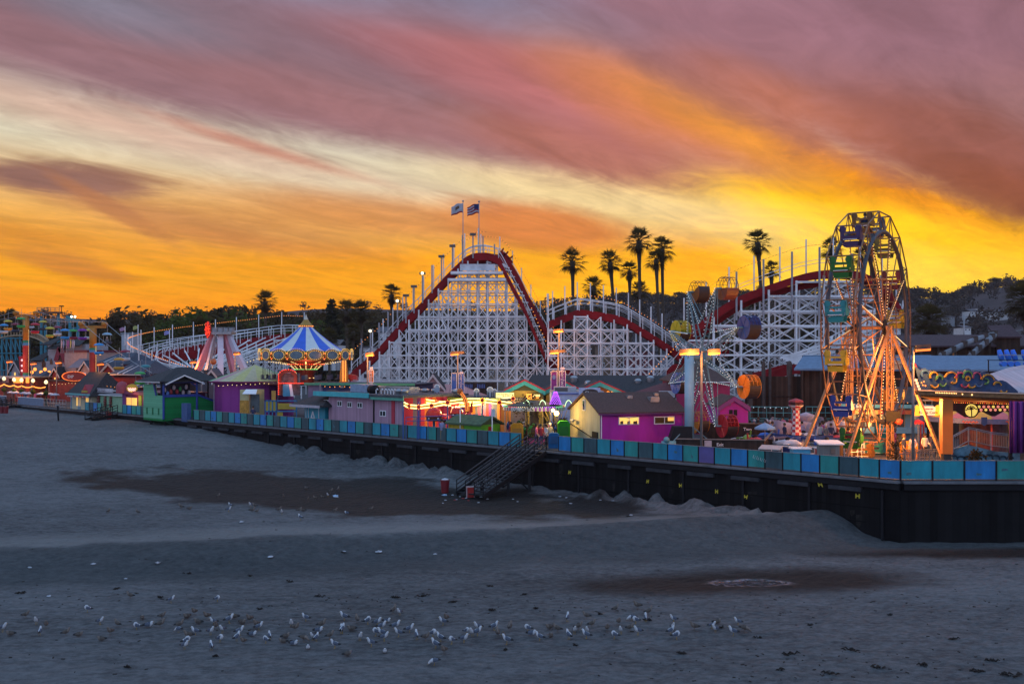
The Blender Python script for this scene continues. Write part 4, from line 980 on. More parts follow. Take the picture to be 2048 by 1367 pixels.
# ================================================================ big double-rimmed wheel
def ferris():
 C=P(1739,655,70);e=Vector((.557,.83,0));ax=Vector((.83,-.557,0));Z=Vector((0,0,1))
 R1,R2,HL=6.6,8.02,1.03
 fw=thing('ferris_wheel','tall old ferris wheel with sixteen coloured tub seats at the right end of the park','ferris wheel',tuple(XY(1739,70)))
 IRON=M('wheel_iron',(.24,.11,.05),.5,.3,1.2,.15);RIMM=M('wheel_rim',(.06,.062,.08),.5,.25,1,.3)
 def pt(t,r,s):return C+e*(r*math.sin(t))+Z*(r*math.cos(t))+ax*(HL*s)
 A=[R(11.25+22.5*k)for k in range(16)]
 for s in(-1,1):
  mb=MB();mb.path([pt(6.2832*k/64,R1,s)for k in range(64)],.15,RIMM,6,closed=True);mb.build('rim',fw)
  mb=MB();mb.path([pt(t,R2,s)for t in A],.05,IRON,5,closed=True);mb.build('outer_hoop',fw)
  for t in A:mb=MB();mb.beam(pt(t,.3,s*.95),pt(t,R2,s),.05,.08,IRON);mb.build('spoke',fw)
  mb=MB()
  for k,t in enumerate(A):
   for dt in(-R(11.25),R(11.25)):mb.beam(pt(t+dt,R1,s),pt(t,R2,s),.05,.05,IRON)
  mb.build('lattice',fw)
  mb=MB();mb.path([pt(t,R1*.52,s)for t in A],.03,IRON,4,closed=True);mb.build('inner_hoop',fw)
  for k,t in enumerate(A):
   mb=MB()
   if(k%2==0)==(s>0):
    for i in range(26):mb.bulb(pt(t,1.0+5.6*i/25,s*1.06)+Vector((0,-.06,0)),.038,WARMB if 3<k<12 else E('dim_bulb',(1,.6,.25),1.2))
    mb.tube(pt(t,.7,s*1.06),pt(t,6.6,s*1.06),.012,BLACK,3)
    mb.build('light_string',fw)
 for t in A:
  for rr in(R2,R1,R1*.52):mb=MB();mb.tube(pt(t,rr,-1),pt(t,rr,1),.045,IRON,5);mb.build('cross_bar',fw)
 mb=MB();mb.tube(C-ax*(HL+.3),C+ax*(HL+.3),.13,IRON,8)
 for s in(-1,1):mb.disc(C+ax*(HL*s-.06),e*.55,Z*.55,16,ax*.12,BLACK)
 mb.build('axle',fw)
 LEG=M('wheel_leg',(.28,.15,.07),.6,.25,1)
 for s in(-1,1):
  mb=MB();b_=C+ax*(HL+.35)*s;w_=.27
  for i in(-1,1):
   for j in(-1,1):mb.beam(b_+ax*w_*i*.6+e*w_*j+Vector((0,0,.1)),Vector((b_.x,b_.y,0))+ax*w_*i*.6+e*w_*j,.07,.07,LEG)
  n=22
  for k in range(n):
   z0,z1=C.z*k/n,C.z*(k+1)/n
   for i in(-1,1):
    a=ax*w_*i*.6;sgn=1 if k%2 else-1
    mb.beam(Vector((b_.x,b_.y,z0))+a-e*w_*sgn,Vector((b_.x,b_.y,z1))+a+e*w_*sgn,.035,.035,LEG)
   for j in(-1,1):
    a=e*w_*j;sgn=1 if k%2 else-1
    mb.beam(Vector((b_.x,b_.y,z0))+a-ax*w_*.6*sgn,Vector((b_.x,b_.y,z1))+a+ax*w_*.6*sgn,.035,.035,LEG)
  mb.build('mast',fw)
  for d_,q in((-1,XY(1597,64.5)if s<0 else XY(1688,63)),(1,XY(1891,63.6)if s>0 else XY(1800,77))):
   mb=MB();mb.beam(b_,q+Vector((0,0,.05)),.16,.2,LEG);mb.build('leg',fw)
 mb=MB();m_=C+ax*1.6+Vector((0,0,-6.1));mb.box(m_+Vector((-.2,-.4,0)),(.9,.7,.7),BLACK,-.26);mb.tube(m_+Vector((-.5,-.6,.1)),m_+Vector((-.5,-.2,.1)),.26,RIMM,14);mb.tube(m_+Vector((.1,-.9,-.35)),m_+Vector((.1,-.3,-.35)),.22,M('motor_red',(.35,.05,.03)),10);mb.build('drive_motor',fw)
 cols={'yellow':(.45,.30,.015),'blue':(.015,.035,.22),'purple':(.05,.025,.10),'olive':(.16,.14,.03),'green':(.015,.13,.015),'maroon':(.18,.03,.03),'teal':(.015,.2,.23),'brown':(.15,.07,.015),'slate':(.05,.09,.14),'pale':(.3,.33,.33),'orange':(.55,.2,.02)}
 order=['slate','olive','maroon','yellow','pale','orange','teal','teal','brown','green','blue','yellow','teal','green','purple','brown']
 def ord_idx(k):return k
 def seat(colr):
  m_=M('seat_'+colr,cols[colr],.45,.2,2);mb=MB()
  X=ax;Yv=e
  def q(x,y,z):return X*x+Yv*y+Z*z
  def pan(pts,off):mb.slab(pts,off,m_)
  t=Yv*.05
  pan([q(-.52,-.42,-1.02),q(.52,-.42,-1.02),q(.60,-.45,-.74),q(-.60,-.45,-.74)],t)
  pan([q(-.64,-.46,-.56),q(.64,-.46,-.56),q(.66,-.46,-.44),q(-.66,-.46,-.44)],t)
  for s in(-1,1):
   pan([q(.38*s,-.45,-.74),q(.60*s,-.45,-.74),q(.64*s,-.46,-.56),q(.40*s,-.46,-.56)],t)
   c=q(.5*s,-.46,-.27);mb.disc(c,X*.21,Z*.23,14,t,m_)
   pan([q(.66*s,-.46,-1.0),q(.66*s,.35,-1.0),q(.66*s,.45,-.62),q(.66*s,.1,-.55),q(.66*s,-.1,-.2),q(.66*s,-.3,-.02),q(.66*s,-.46,-.12)],X*(-.05*s))
   mb.tube(q(.68*s,-.02,-.5),q(.68*s,0,.02),.03,IRON,5)
  pan([q(-.6,-.44,-.98),q(.6,-.44,-.98),q(.6,.3,-.94),q(-.6,.3,-.94)],Z*.06)
  pan([q(-.46,.42,-1.4),q(.46,.42,-1.4),q(.5,.5,-1.0),q(-.5,.5,-1.0)],t)
  pan([q(-.46,-.38,-1.4),q(.46,-.38,-1.4),q(.5,-.42,-1.08),q(-.5,-.42,-1.08)],t)
  pan([q(-.46,-.38,-1.42),q(.46,-.38,-1.42),q(.46,.42,-1.42),q(-.46,.42,-1.42)],Z*.05)
  mb.tube(q(-.62,.42,-.5),q(.62,.42,-.5),.03,IRON,5)
  mb.tube(q(-1.03,0,.02),q(1.03,0,.02),.035,IRON,5)
  return mb
 protos={};where=['at the very top, right of centre','high on the right side','upper right','right side above the hub','right side below the hub','lower right','low on the right side','near the foot, right of centre',
  'near the foot, left of centre','low on the left side, just above the fence','lower left','left side below the hub','left side above the hub','upper left','high on the left side','at the very top, left of centre']
 for k,t in enumerate(A):
  cname=order[k];p=pt(t,R2,0)
  o=thing('wheel_seat','%s tub seat of the big wheel, %s'%(cname,where[k]),'ride seat',tuple(p),'seats of the big wheel')
  o['_b']=(0,0,0)
  if cname not in protos:
   q=seat(cname).build('tub',o);protos[cname]=q.data
   mb=MB()
   mb.slab([ax*-.45-e*.49+Z*-.98,ax*.45-e*.49+Z*-.98,ax*.45-e*.49+Z*-.94,ax*-.45-e*.49+Z*-.94],e*.03,WHITE);q2=mb.build('trim_stripe',o);protos[cname+'s']=q2.data
  else:
   for nm,me in(('tub',protos[cname]),('trim_stripe',protos[cname+'s'])):q=bpy.data.objects.new(nm,me);COL.objects.link(q);q.parent=o
 return C,e,ax,pt,A,R2
FERRIS=ferris()
# ================================================================ caged wheel ride
def caged():
 C=P(1405,714,71);e=Vector((.32,-.947,0));ax=Vector((.947,.32,0));Z=Vector((0,0,1));RR=5.15
 o=thing('cage_wheel_ride','pale blue star shaped wheel ride with eight round cages on a thick column','fairground ride',tuple(XY(1383,70)))
 TQ=M('ride_pale_teal',(.13,.24,.28),.45,.25,1.5);PB=M('ride_column_blue',(.22,.42,.55),.5,.15,.8)
 def pt(t,r,s=0.0):return C+e*(r*math.sin(t))+Z*(r*math.cos(t))+ax*s
 col_=C-ax*1.05;mb=MB();mb.tube((col_.x,col_.y,0.3),col_+Z*.1,.34,PB,16);mb.tube((col_.x,col_.y,0),(col_.x,col_.y,.35),.6,TQ,12)
 for dx in(-.5,.5):mb.ball((col_.x+dx,col_.y-.5,.55),.26,TQ,8,6)
 mb.build('column',o)
 mb=MB();mb.tube(C-ax*1.3,C+ax*.6,.28,TQ,10);mb.disc(C-ax*.1,e*.7,Z*.7,12,ax*.2,TQ);mb.build('hub',o)
 for k in range(8):
  t=R(22.5+45*k);tl,tr_=t-R(22.5),t+R(22.5);mb=MB();lb=MB()
  for s in(-.22,.22):
   mb.tube(pt(t-.12,.6,s),pt(t,RR,s*.3),.026,TQ,5);mb.tube(pt(t+.12,.6,s),pt(t,RR,s*.3),.026,TQ,5)
   for tt in(tl,tr_):mb.tube(pt(tt,RR*.47,s),pt(t,RR,s*.3),.026,TQ,5)
  for i in range(1,9):
   f=i/9;a,b_=pt(t-.12*(1-f),.6+(RR-.6)*f,-.22+.16*f),pt(t+.12*(1-f),.6+(RR-.6)*f,.22-.16*f);mb.tube(a,b_,.025,TQ,3)
   a2=pt(tl+(t-tl)*f,0,0)
  mb.build('star_arm',o)
  for tt in(tl,tr_):
   a,b_=pt(tt,RR*.47,-.25),pt(t,RR,-.1)
   for i in range(15):lb.bulb(a.lerp(b_,i/14)-ax*.06,.027,COOLB)
  for i in range(15):lb.bulb(pt(t-.12*(1-i/14),.8+(RR-.9)*i/14,-.26+.16*i/14),.028,COOLB)
  lb.path([pt(tl,RR*.47,-.25),pt(t,RR,-.1),pt(tr_,RR*.47,-.25)],.01,TQ,3);lb.path([pt(t-.12,.8,-.26),pt(t,RR,-.1)],.01,TQ,3);lb.build('light_string',o)
 mb=MB();q=Vector((col_.x,col_.y,0))
 for d_ in(Vector((-2.2,-1.2,0)),Vector((2.4,-.6,0)),Vector((-.5,2.5,0))):mb.beam(q+Z*2.2,q+d_+Z*.1,.06,.06,TQ)
 mb.build('stay',o)
 CG=[('brown',(.20,.06,.015),'top left'),('maroon',(.16,.05,.03),'top right'),('blue',(.015,.05,.22),'right side above the hub'),('orange',(.55,.17,.01),'right side below the hub'),
  ('red',(.30,.015,.02),'bottom right'),('amber',(.42,.17,.01),'bottom left, behind the column'),('sky blue',(.02,.13,.42),'left side below the hub'),('yellow',(.50,.40,.02),'left side above the hub')]
 for k in range(8):
  t=R(-22.5+45*k);nm,c_,wh=CG[k];tip=pt(t,RR,0);cc=tip+ax*.82;rr,hl=.80,.42
  m_=M('cage_'+nm.replace(' ','_'),c_,.4,.15,2);dk=M('cage_dark',(.035,.022,.02),.6)
  g_=thing('ride_cage','%s round cage of the star wheel ride, %s'%(nm,wh),'ride cage',tuple(cc),'cages of the star wheel ride')
  tilt=[.5,0,.2,.1,0,.2,.1,-.2][k]
  def q(th,x,r=rr):return cc+ax*x+e*(r*math.cos(th))+Z*(r*math.sin(th))
  mb=MB();n=14
  for i in range(n):
   a0,a1=tilt+3.1416*(1+i/n),tilt+3.1416*(1+(i+1)/n)
   mb.add([q(a0,-hl),q(a0,hl),q(a1,hl),q(a1,-hl)],[(0,1,2,3)],m_ if i<5 or k in(1,)else dk)
  mb.build('tub',g_)
  for s in(-1,1):
   mb=MB();full=k in(2,3,4,6,7)
   mb.disc(q(0,s*hl,0),e*rr,Z*rr,26,ax*.04*s,m_,0 if full else tilt+3.1416,6.2832 if full else tilt+6.2832);mb.build('side_disc',g_)
  mb=MB()
  for x in(-hl,-hl/3,hl/3,hl):mb.path([q(tilt+3.1416*i/10,x)for i in range(11)],.022,m_,4)
  for i in range(1,8):mb.tube(q(tilt+3.1416*i/8,-hl),q(tilt+3.1416*i/8,hl),.018,m_,3)
  for i in range(6):mb.tube(q(0,-hl-.05,0),q(1.047*i,-hl-.05,rr),.02,m_,3)
  mb.build('wire_hood',g_)
  mb=MB();mb.tube(tip,cc-ax*hl,.07,TQ,5);mb.build('pivot',g_)
caged()
# ================================================================ swing carousel
def swings():
 Y=112;c0=XY(612,Y);k=Y/FL
 o=thing('swing_carousel','swing carousel with blue and white striped roof, gold cap and oval mirrors','carousel',tuple(c0))
 BL=M('canopy_blue',(.02,.10,.55),.5,.12,1.5);WH=M('canopy_white',(.52,.58,.60),.6,.1,1.5);GOLD=M('gold_paint',(.34,.19,.03),.4,.3,3,.3);GRN=M('board_green',(.12,.13,.02),.5,.4,3);DR=M('dark_red_panel',(.12,.015,.012),.5,.3,2)
 z=lambda py:ZZ(py,Y)
 def prof(l):return[(r*k,z(py))for r,py in l]
 n=64;mb=MB()
 mb.lathe(prof([(78,703),(62,693),(46,682),(32,671),(20,661),(13,654)]),c0,n,BL,lambda i,q:BL if(q//4)%2 else WH,R(-90+180/16),True);mb.build('roof',o)
 mb=MB();mb.lathe(prof([(13.2,656),(13.5,650),(11,648),(7,643),(4.6,639)]),c0,20,GOLD);mb.lathe(prof([(4.6,639),(2.4,634),(.9,630),(.05,627)]),c0,20,M('spire_cream',(.55,.50,.40),.5));mb.build('cap',o)
 mb=MB()
 for i in range(20):a=6.2832*i/20;mb.bulb(c0+Vector((math.cos(a)*13.8*k,math.sin(a)*13.8*k,z(652))),.07,AMBERDIM)
 mb.build('cap_bulb_ring',o)
 nb=16;rb=89*k
 mb=MB();mb.lathe([(rb,z(719)),(rb,z(702)),(78*k,z(703)),(78*k,z(719)),(rb,z(719))],c0,nb*4,GRN,None,R(-90));mb.build('rounding_board',o)
 for i in range(nb):
  a=R(-90)+6.2832*i/nb;r_=Vector((math.cos(a),math.sin(a),0));tv=Vector((-r_.y,r_.x,0));c=c0+r_*(rb+.06)+Vector((0,0,z(710)));Zv=Vector((0,0,1))
  hw=rb*math.pi/nb
  mb=MB();mb.disc(c,tv*hw*.92,Zv*.62,22,r_*.05,GOLD);pn=mb.build('oval_panel',o)
  mb=MB();mb.disc(c+r_*.055,tv*hw*.66,Zv*.42,20,r_*.03,M('mirror_green',(.03,.14,.13)if i%2 else(.10,.16,.20),.15,.5,4));mb.build('mirror',pn)
  mb=MB()
  for q in range(18):t=6.2832*q/18;mb.bulb(c+r_*.1+tv*hw*.72*math.cos(t)+Zv*.48*math.sin(t),.034,WARMB)
  for q in range(14):t=math.pi*(q/13);mb.bulb(c+r_*.1+tv*hw*.95*math.cos(t)+Zv*(.2+.5*math.sin(t)),.042,E('gold_bulb',(1,.55,.10),1.1))
  mb.path([c+r_*.09+tv*hw*.72*math.cos(.35*q)+Zv*.48*math.sin(.35*q)for q in range(18)],.012,GOLD,3,closed=True);mb.path([c+r_*.09+tv*hw*.95*math.cos(.224*q)+Zv*(.2+.5*math.sin(.224*q))for q in range(15)],.012,GOLD,3);mb.build('bulb_ring',pn)
  b2=a+math.pi/nb;r2=Vector((math.cos(b2),math.sin(b2),0));mb=MB()
  for q in range(9):mb.bulb(c0+r2*(rb+.14)+Vector((-r2.y,r2.x,0))*.14*math.cos(q*.7)+Vector((0,0,z(712)+.34*math.sin(q*.7))),.06,AMBER if q%2 else REDB)
  mb.build('amber_bulb_ring',o)
 mb=MB();mb.lathe(prof([(78,719),(70,720),(36,727),(36,729),(30,730),(22,738),(21,741),(20,744),(16,748),(16,770)]),c0,32,DR);mb.build('centre',o)
 mb=MB()
 for i in range(64):a=6.2832*i/64;mb.bulb(c0+Vector((math.cos(a),math.sin(a),0))*36.5*k+Vector((0,0,z(728))),.07,REDB)
 for i in range(48):a=6.2832*i/48;mb.bulb(c0+Vector((math.cos(a),math.sin(a),0))*22.6*k+Vector((0,0,z(738))),.05,GREENB)
 for i in range(16):
  a=6.2832*(i+.5)/16;d=Vector((math.cos(a),math.sin(a),0))
  for q in range(8):f=q/7;mb.bulb(c0+d*lerp(72,40,f)*k+Vector((0,0,z(lerp(721,726.5,f))-.1)),.045,WARMB)
  for q in range(5):f=q/4;mb.bulb(c0+d*lerp(30.5,23.5,f)*k+Vector((0,0,z(lerp(731,737,f)))),.045,WARMB)
 mb.lathe([(36.4*k,z(728)),(36.4*k,z(728.3))],c0,32,DR);mb.build('under_roof_bulbs',o)
 mb=MB()
 for i in range(10):
  a0=6.2832*i/10-1.57
  for q in range(13):t=q/12;a=a0+.628*t;h=math.sin(math.pi*t);d=Vector((math.cos(a),math.sin(a),0));mb.bulb(c0+d*17*k+Vector((0,0,z(766)+1.45*min(1,h*1.6))),.045,WARMB)
 mb.build('arch_bulbs',o)
 mb=MB();mb.lathe(prof([(0.1,764),(85,764),(85,768),(0.1,768)]),c0,32,DR);mb.build('platform',o)
 SEATM=M('swing_seat',(.05,.06,.1),.5)
 for ring,(rr,cnt_)in enumerate(((84,22),(66,16))):
  for i in range(cnt_):
   a=6.2832*(i+.5*ring)/cnt_;c=c0+Vector((math.cos(a),math.sin(a),0))*rr*k;zt,zs=z(719),z(757);tv=Vector((-math.sin(a),math.cos(a),0))*.2
   mb=MB()
   for s in(-1,1):mb.tube(c+tv*s+Vector((0,0,zt)),c+tv*s+Vector((0,0,zs+.4)),.016,BLACK,3)
   mb.box(c+Vector((0,0,zs)),(.42,.4,.05),SEATM,a);mb.box(c+Vector((math.cos(a),math.sin(a),0))*.18+Vector((0,0,zs+.25)),(.05,.4,.45),SEATM,a);mb.build('swing',o)
 a_=thing('entrance_arch','low arched entrance ringed with red bulbs beside the striped carousel','arch',tuple(XY(573,103)))
 mb=MB();Y2=104
 pts=[(556,790),(556,752),(559,744),(566,739),(578,738),(590,742),(594,750),(594,765),(588,765),(588,752),(580,745),(568,746),(562,753),(562,790)]
 mb.slab([P(x,y,Y2)for x,y in pts],(0,.25,0),M('arch_orange',(.16,.035,.015),.5));mb.build('arch_frame',a_)
 mb=MB()
 for(x,y)in[(557,788-i*4)for i in range(11)]+[(560,744),(564,741),(568,739.5),(572,739),(577,738.5),(582,739),(586,740.5),(590,743)]+[(558+i*4,766)for i in range(16)]:mb.bulb(P(x,y,Y2-.15),.075,REDB)
 mb.build('red_bulb_row',a_)
 mb=MB();mb.slab([P(562,790,Y2+.3),P(600,790,Y2+.3),P(600,746,Y2+.3),P(562,746,Y2+.3)],(0,.1,0),M('arch_scene',(.08,.09,.10),.5,.9,1.4));mb.build('scenery_panel',a_)
 mb=MB();Wd=M('curtain_blue',(.05,.25,.4),.6);mb.slab([P(566,792,103),P(580,792,103),P(578,768,103),P(566,768,103)],(0,.1,0),Wd);mb.slab([P(581,792,103),P(587,792,103),P(583,768,103),P(578,768,103)],(0,.1,0),WHITE);mb.build('drape',a_)
 ob=thing('light_column','orange lit column standing between the carousel and the coaster','column',tuple(XY(688,108)));mb=MB();mb.lathe([(.5,z(764)),(.42,z(740)),(.3,z(722)),(.05,z(716))],XY(688,108),6,M('column_orange',(.6,.22,.03),.5));mb.build('shaft',ob)
 mb=MB()
 for i in range(18):mb.bulb(P(686,722+i*2.3,107.4),.07,AMBER);mb.bulb(P(691,722+i*2.3,107.4),.07,AMBER)
 mb.build('bulb_row',ob)
 cr=thing('vintage_car','front of an old red car shown as a display beside the carousel','car',tuple(XY(700,109)));mb=MB();cc=P(700,755,109);CR=M('car_red',(.5,.03,.02),.25)
 mb.slab([cc+Vector((-.6,0,-.45)),cc+Vector((.75,0,-.35)),cc+Vector((.75,0,.05)),cc+Vector((.5,0,.3)),cc+Vector((-.6,0,.42))],(0,1.2,0),CR);mb.build('body',cr)
 mb=MB();mb.disc(cc+Vector((-.25,-.06,-.35)),Vector((.3,0,0)),Vector((0,0,.3)),18,(0,.1,0),BLACK);w_=mb.build('wheel',cr);mb=MB();mb.disc(cc+Vector((-.25,-.09,-.35)),Vector((.2,0,0)),Vector((0,0,.2)),16,(0,.04,0),WHITE);mb.build('rim',w_)
 mb=MB();mb.box(cc+Vector((.55,-.05,-.25)),(.5,.1,.07),STEEL);mb.build('bumper',cr)
swings()
# ================================================================ pendulum ride with pink and white legs
def pendulum():
 Y=136;o=thing('pendulum_ride','tall pink and white legged swing ride with a red lit arm and platform on top','fairground ride',tuple(XY(440,Y)))
 PK=M('leg_pink',(.55,.20,.24),.5,.15,1);WP=M('leg_white',(.55,.50,.58),.5,.12,1)
 for a,b_,w_,m_ in(((426,670),(384,748),.8,PK),((441,670),(441,758),1.1,WP),((449,671),(472,745),.8,PK),((456,670),(499,740),.8,WP),((430,672),(410,738),.55,WP)):
  mb=MB();mb.beam(P(a[0],a[1],Y),P(b_[0],b_[1]+20,Y-2 if w_<1 else Y-4),w_*.7,w_,m_);mb.build('leg',o)
 mb=MB();a,b_=P(433,671,Y-.8),P(419,738,Y-1.8)
 for s in(-.3,.3):mb.beam(a+Vector((s,0,0)),b_+Vector((s,0,0)),.07,.07,STEEL)
 for i in range(22):q=a.lerp(b_,i/21);mb.beam(q-Vector((.3,0,0)),q+Vector((.3,0,0)),.05,.05,STEEL)
 mb.build('ladder',o)
 mb=MB();c=P(446,666,Y);mb.box(c,(2.9,2.4,.35),STEEL);mb.build('platform',o)
 mb=MB()
 for x in range(424,470,5):mb.tube(P(x,665,Y-1.2),P(x,655,Y-1.2),.035,STEEL,4)
 mb.tube(P(424,655,Y-1.2),P(469,655,Y-1.2),.035,STEEL,4);mb.tube(P(424,660,Y-1.2),P(469,660,Y-1.2),.03,STEEL,4);mb.build('platform_rail',o)
 for x in(430,441,452,463):mb=MB();mb.box(P(x,660,Y+.2),(.5,.6,.5),M('machine_grey',(.3,.33,.36)));mb.build('drive_motor',o)
 mb=MB();c=P(415.5,659,Y-1.6);mb.disc(c,Vector((.34,.2,0)),Vector((0,0,1.15)),20,Vector((0,.3,0)),M('arm_red',(.4,.03,.02)));ar=mb.build('swing_arm',o)
 mb=MB();r_=random.Random(2)
 for i in range(90):a=r_.random()*6.28;q=r_.random()**.5;mb.bulb(c+Vector((.3*q*math.cos(a),-.12+.17*q*math.cos(a),1.1*q*math.sin(a))),.055,REDB)
 mb.build('red_light_cluster',ar)
 mb=MB();mb.ball(P(427,723,Y-3),.42,M('gondola_orange',(.45,.12,.03),.4),12,8);mb.build('counterweight',o)
pendulum()
# ================================================================ chair ride above the boardwalk
ORG=M('tower_orange',(.42,.17,.02),.5,.25,1);TRED=M('tower_red',(.32,.02,.015),.5,.25,1)
def sky_tower(px,pt,Y,label):
 o=thing('cable_ride_tower',label,'cable ride tower',tuple(XY(px,Y)),'towers of the chair ride');x=XY(px,Y).x;w_=.95
 bands=[(pt,ORG,'upper'),(lerp(pt,775,.335),M('tower_green',(.02,.2,.1),.5),'g'),(lerp(pt,775,.37),M('tower_blue',(.06,.2,.4),.5),'b'),(lerp(pt,775,.41),TRED,'r'),(lerp(pt,775,.79),M('tower_green',(.02,.2,.1)),'g'),(lerp(pt,775,.82),M('tower_blue',(.06,.2,.4)),'b'),(lerp(pt,775,.86),TRED,'r')]
 mb=MB()
 for i,(py,m_,_)in enumerate(bands):
  z1=ZZ(py,Y);z0=ZZ(bands[i+1][0],Y)if i+1<len(bands)else 0
  mb.tube((x,Y,z0),(x,Y,z1),w_*.5,m_,12,None,i==0)
 mb.build('post',o)
 mb=MB();zt=ZZ(pt,Y);mb.beam((x-1.75,Y,zt+.1),(x+1.75,Y,zt+.1),.4,.35,ORG);mb.build('cross_arm',o)
 for s in(-1,1):
  mb=MB();mb.tube((x+1.6*s,Y-.5,zt+.5),(x+1.6*s,Y+.5,zt+.5),.3,ORG,8);mb.build('cable_wheel',o)
 mb=MB()
 for i in range(60):mb.bulb((x+w_*.52,Y-.2,lerp(1,zt-2.2,i/59)),.04,WARMB)
 mb.build('bulb_row',o)
 return x,Y,zt
T1=sky_tower(52,632,158,'orange and red chair ride tower at the far left');T2=sky_tower(186,655,138,'orange and red chair ride tower above the slate roofs')
for k,s in enumerate((-1.6,1.6)):
 pts=[P(-60,640,175)+Vector((s,0,0)),Vector((T1[0]+s,T1[1],T1[2]+.8)),Vector((T2[0]+s,T2[1],T2[2]+.8)),P(330,745,121)+Vector((s,0,0))]
 mb=MB();full=[]
 for a,b_ in zip(pts,pts[1:]):full+=[a.lerp(b_,i/10)+Vector((0,0,-.5*math.sin(i/10*3.14)))for i in range(11)]
 mb.path(full,.035,STEEL,4);tag(mb.build('ride_cable',None,full[0]),'steel cable of the chair ride, %s of the two lines'%('inland' if k else 'seaward'),'cable')
CHAIRS=[(16,642,656,158,'yellow','orange'),(8,650,662,156,'blue','pale'),(42,637,651,154,'green','green'),(31,648,660,166,'maroon','dark'),(70,648,662,152,'red','red'),(61,640,653,170,'dark','pale'),(86,643,656,165,'yellow','dark'),
 (100,656,670,150,'yellow','yellow'),(115,654,667,156,'maroon','pale'),(130,660,674,146,'blue','blue'),(146,661,674,150,'green','maroon'),(165,660,675,143,'purple','purple'),(177,660,674,152,'yellow','pale'),(214,668,684,140,'sky','dark'),(198,689,704,133,'blue','blue'),(238,718,734,128,'orange','orange'),(251,702,716,136,'maroon','pale'),(280,746,763,121,'green','green'),(291,732,750,126,'teal','dark')]
CC={'yellow':(.5,.4,.04),'orange':(.6,.26,.02),'blue':(.03,.25,.55),'pale':(.45,.5,.55),'green':(.03,.30,.06),'maroon':(.22,.02,.05),'dark':(.03,.04,.07),'red':(.5,.02,.04),'purple':(.22,.02,.28),'sky':(.25,.45,.6),'teal':(.03,.2,.22)}
CHP={}
def chair_parts(cn,kind):
 if(cn,kind)in CHP:return CHP[(cn,kind)]
 m_=M('chair_'+cn,CC[cn],.35,.12,2);mb=MB()
 if kind=='canopy':mb.lathe([(.66,-.12),(.68,-.05),(.55,.1),(.3,.18),(.01,.22)],(0,0,0),18,m_);mb.lathe([(.01,.0),(.66,-.12)],(0,0,0),18,m_)
 else:
  mb.lathe([(.02,-.36),(.42,-.34),(.6,-.22),(.66,-.02),(.6,.06),(.5,.0),(.3,-.1),(.01,-.12)],(0,0,0),18,m_)
 for i in range(len(mb.v)):x,y,z=mb.v[i];mb.v[i]=(x,y*.75,z)
 CHP[(cn,kind)]=mb;return mb
MESHC={}
for i,(px,pc,ps,Y,c1,c2)in enumerate(CHAIRS):
 p=P(px,pc,Y);sc=1.0
 o=thing('ride_chair','%s canopied chair with %s seat on the cable ride, %s from the left'%(c1,c2,ordw(sorted(CHAIRS).index(CHAIRS[i])+1)),'ride chair',tuple(p),'chairs of the cable ride');o['_b']=(0,0,0)
 for kind,cn,dz in(('canopy',c1,0),('seat',c2,ZZ(ps,Y)-p.z)):
  key=(kind,cn)
  if key not in MESHC:q=chair_parts(cn,kind).build(kind,o);MESHC[key]=q.data
  else:q=bpy.data.objects.new(kind,MESHC[key]);COL.objects.link(q);q.parent=o
  q.location=(0,0,dz)
 if 'h' not in MESHC:
  mb=MB();mb.tube((0,.1,.2),(0,.1,1.5),.03,STEEL,4);mb.tube((.5,0,-.1),(.5,0,-1.0),.025,STEEL,4);mb.tube((-.5,0,-.1),(-.5,0,-1.0),.025,STEEL,4);q=mb.build('hanger',o);MESHC['h']=q.data
 else:q=bpy.data.objects.new('hanger',MESHC['h']);COL.objects.link(q);q.parent=o
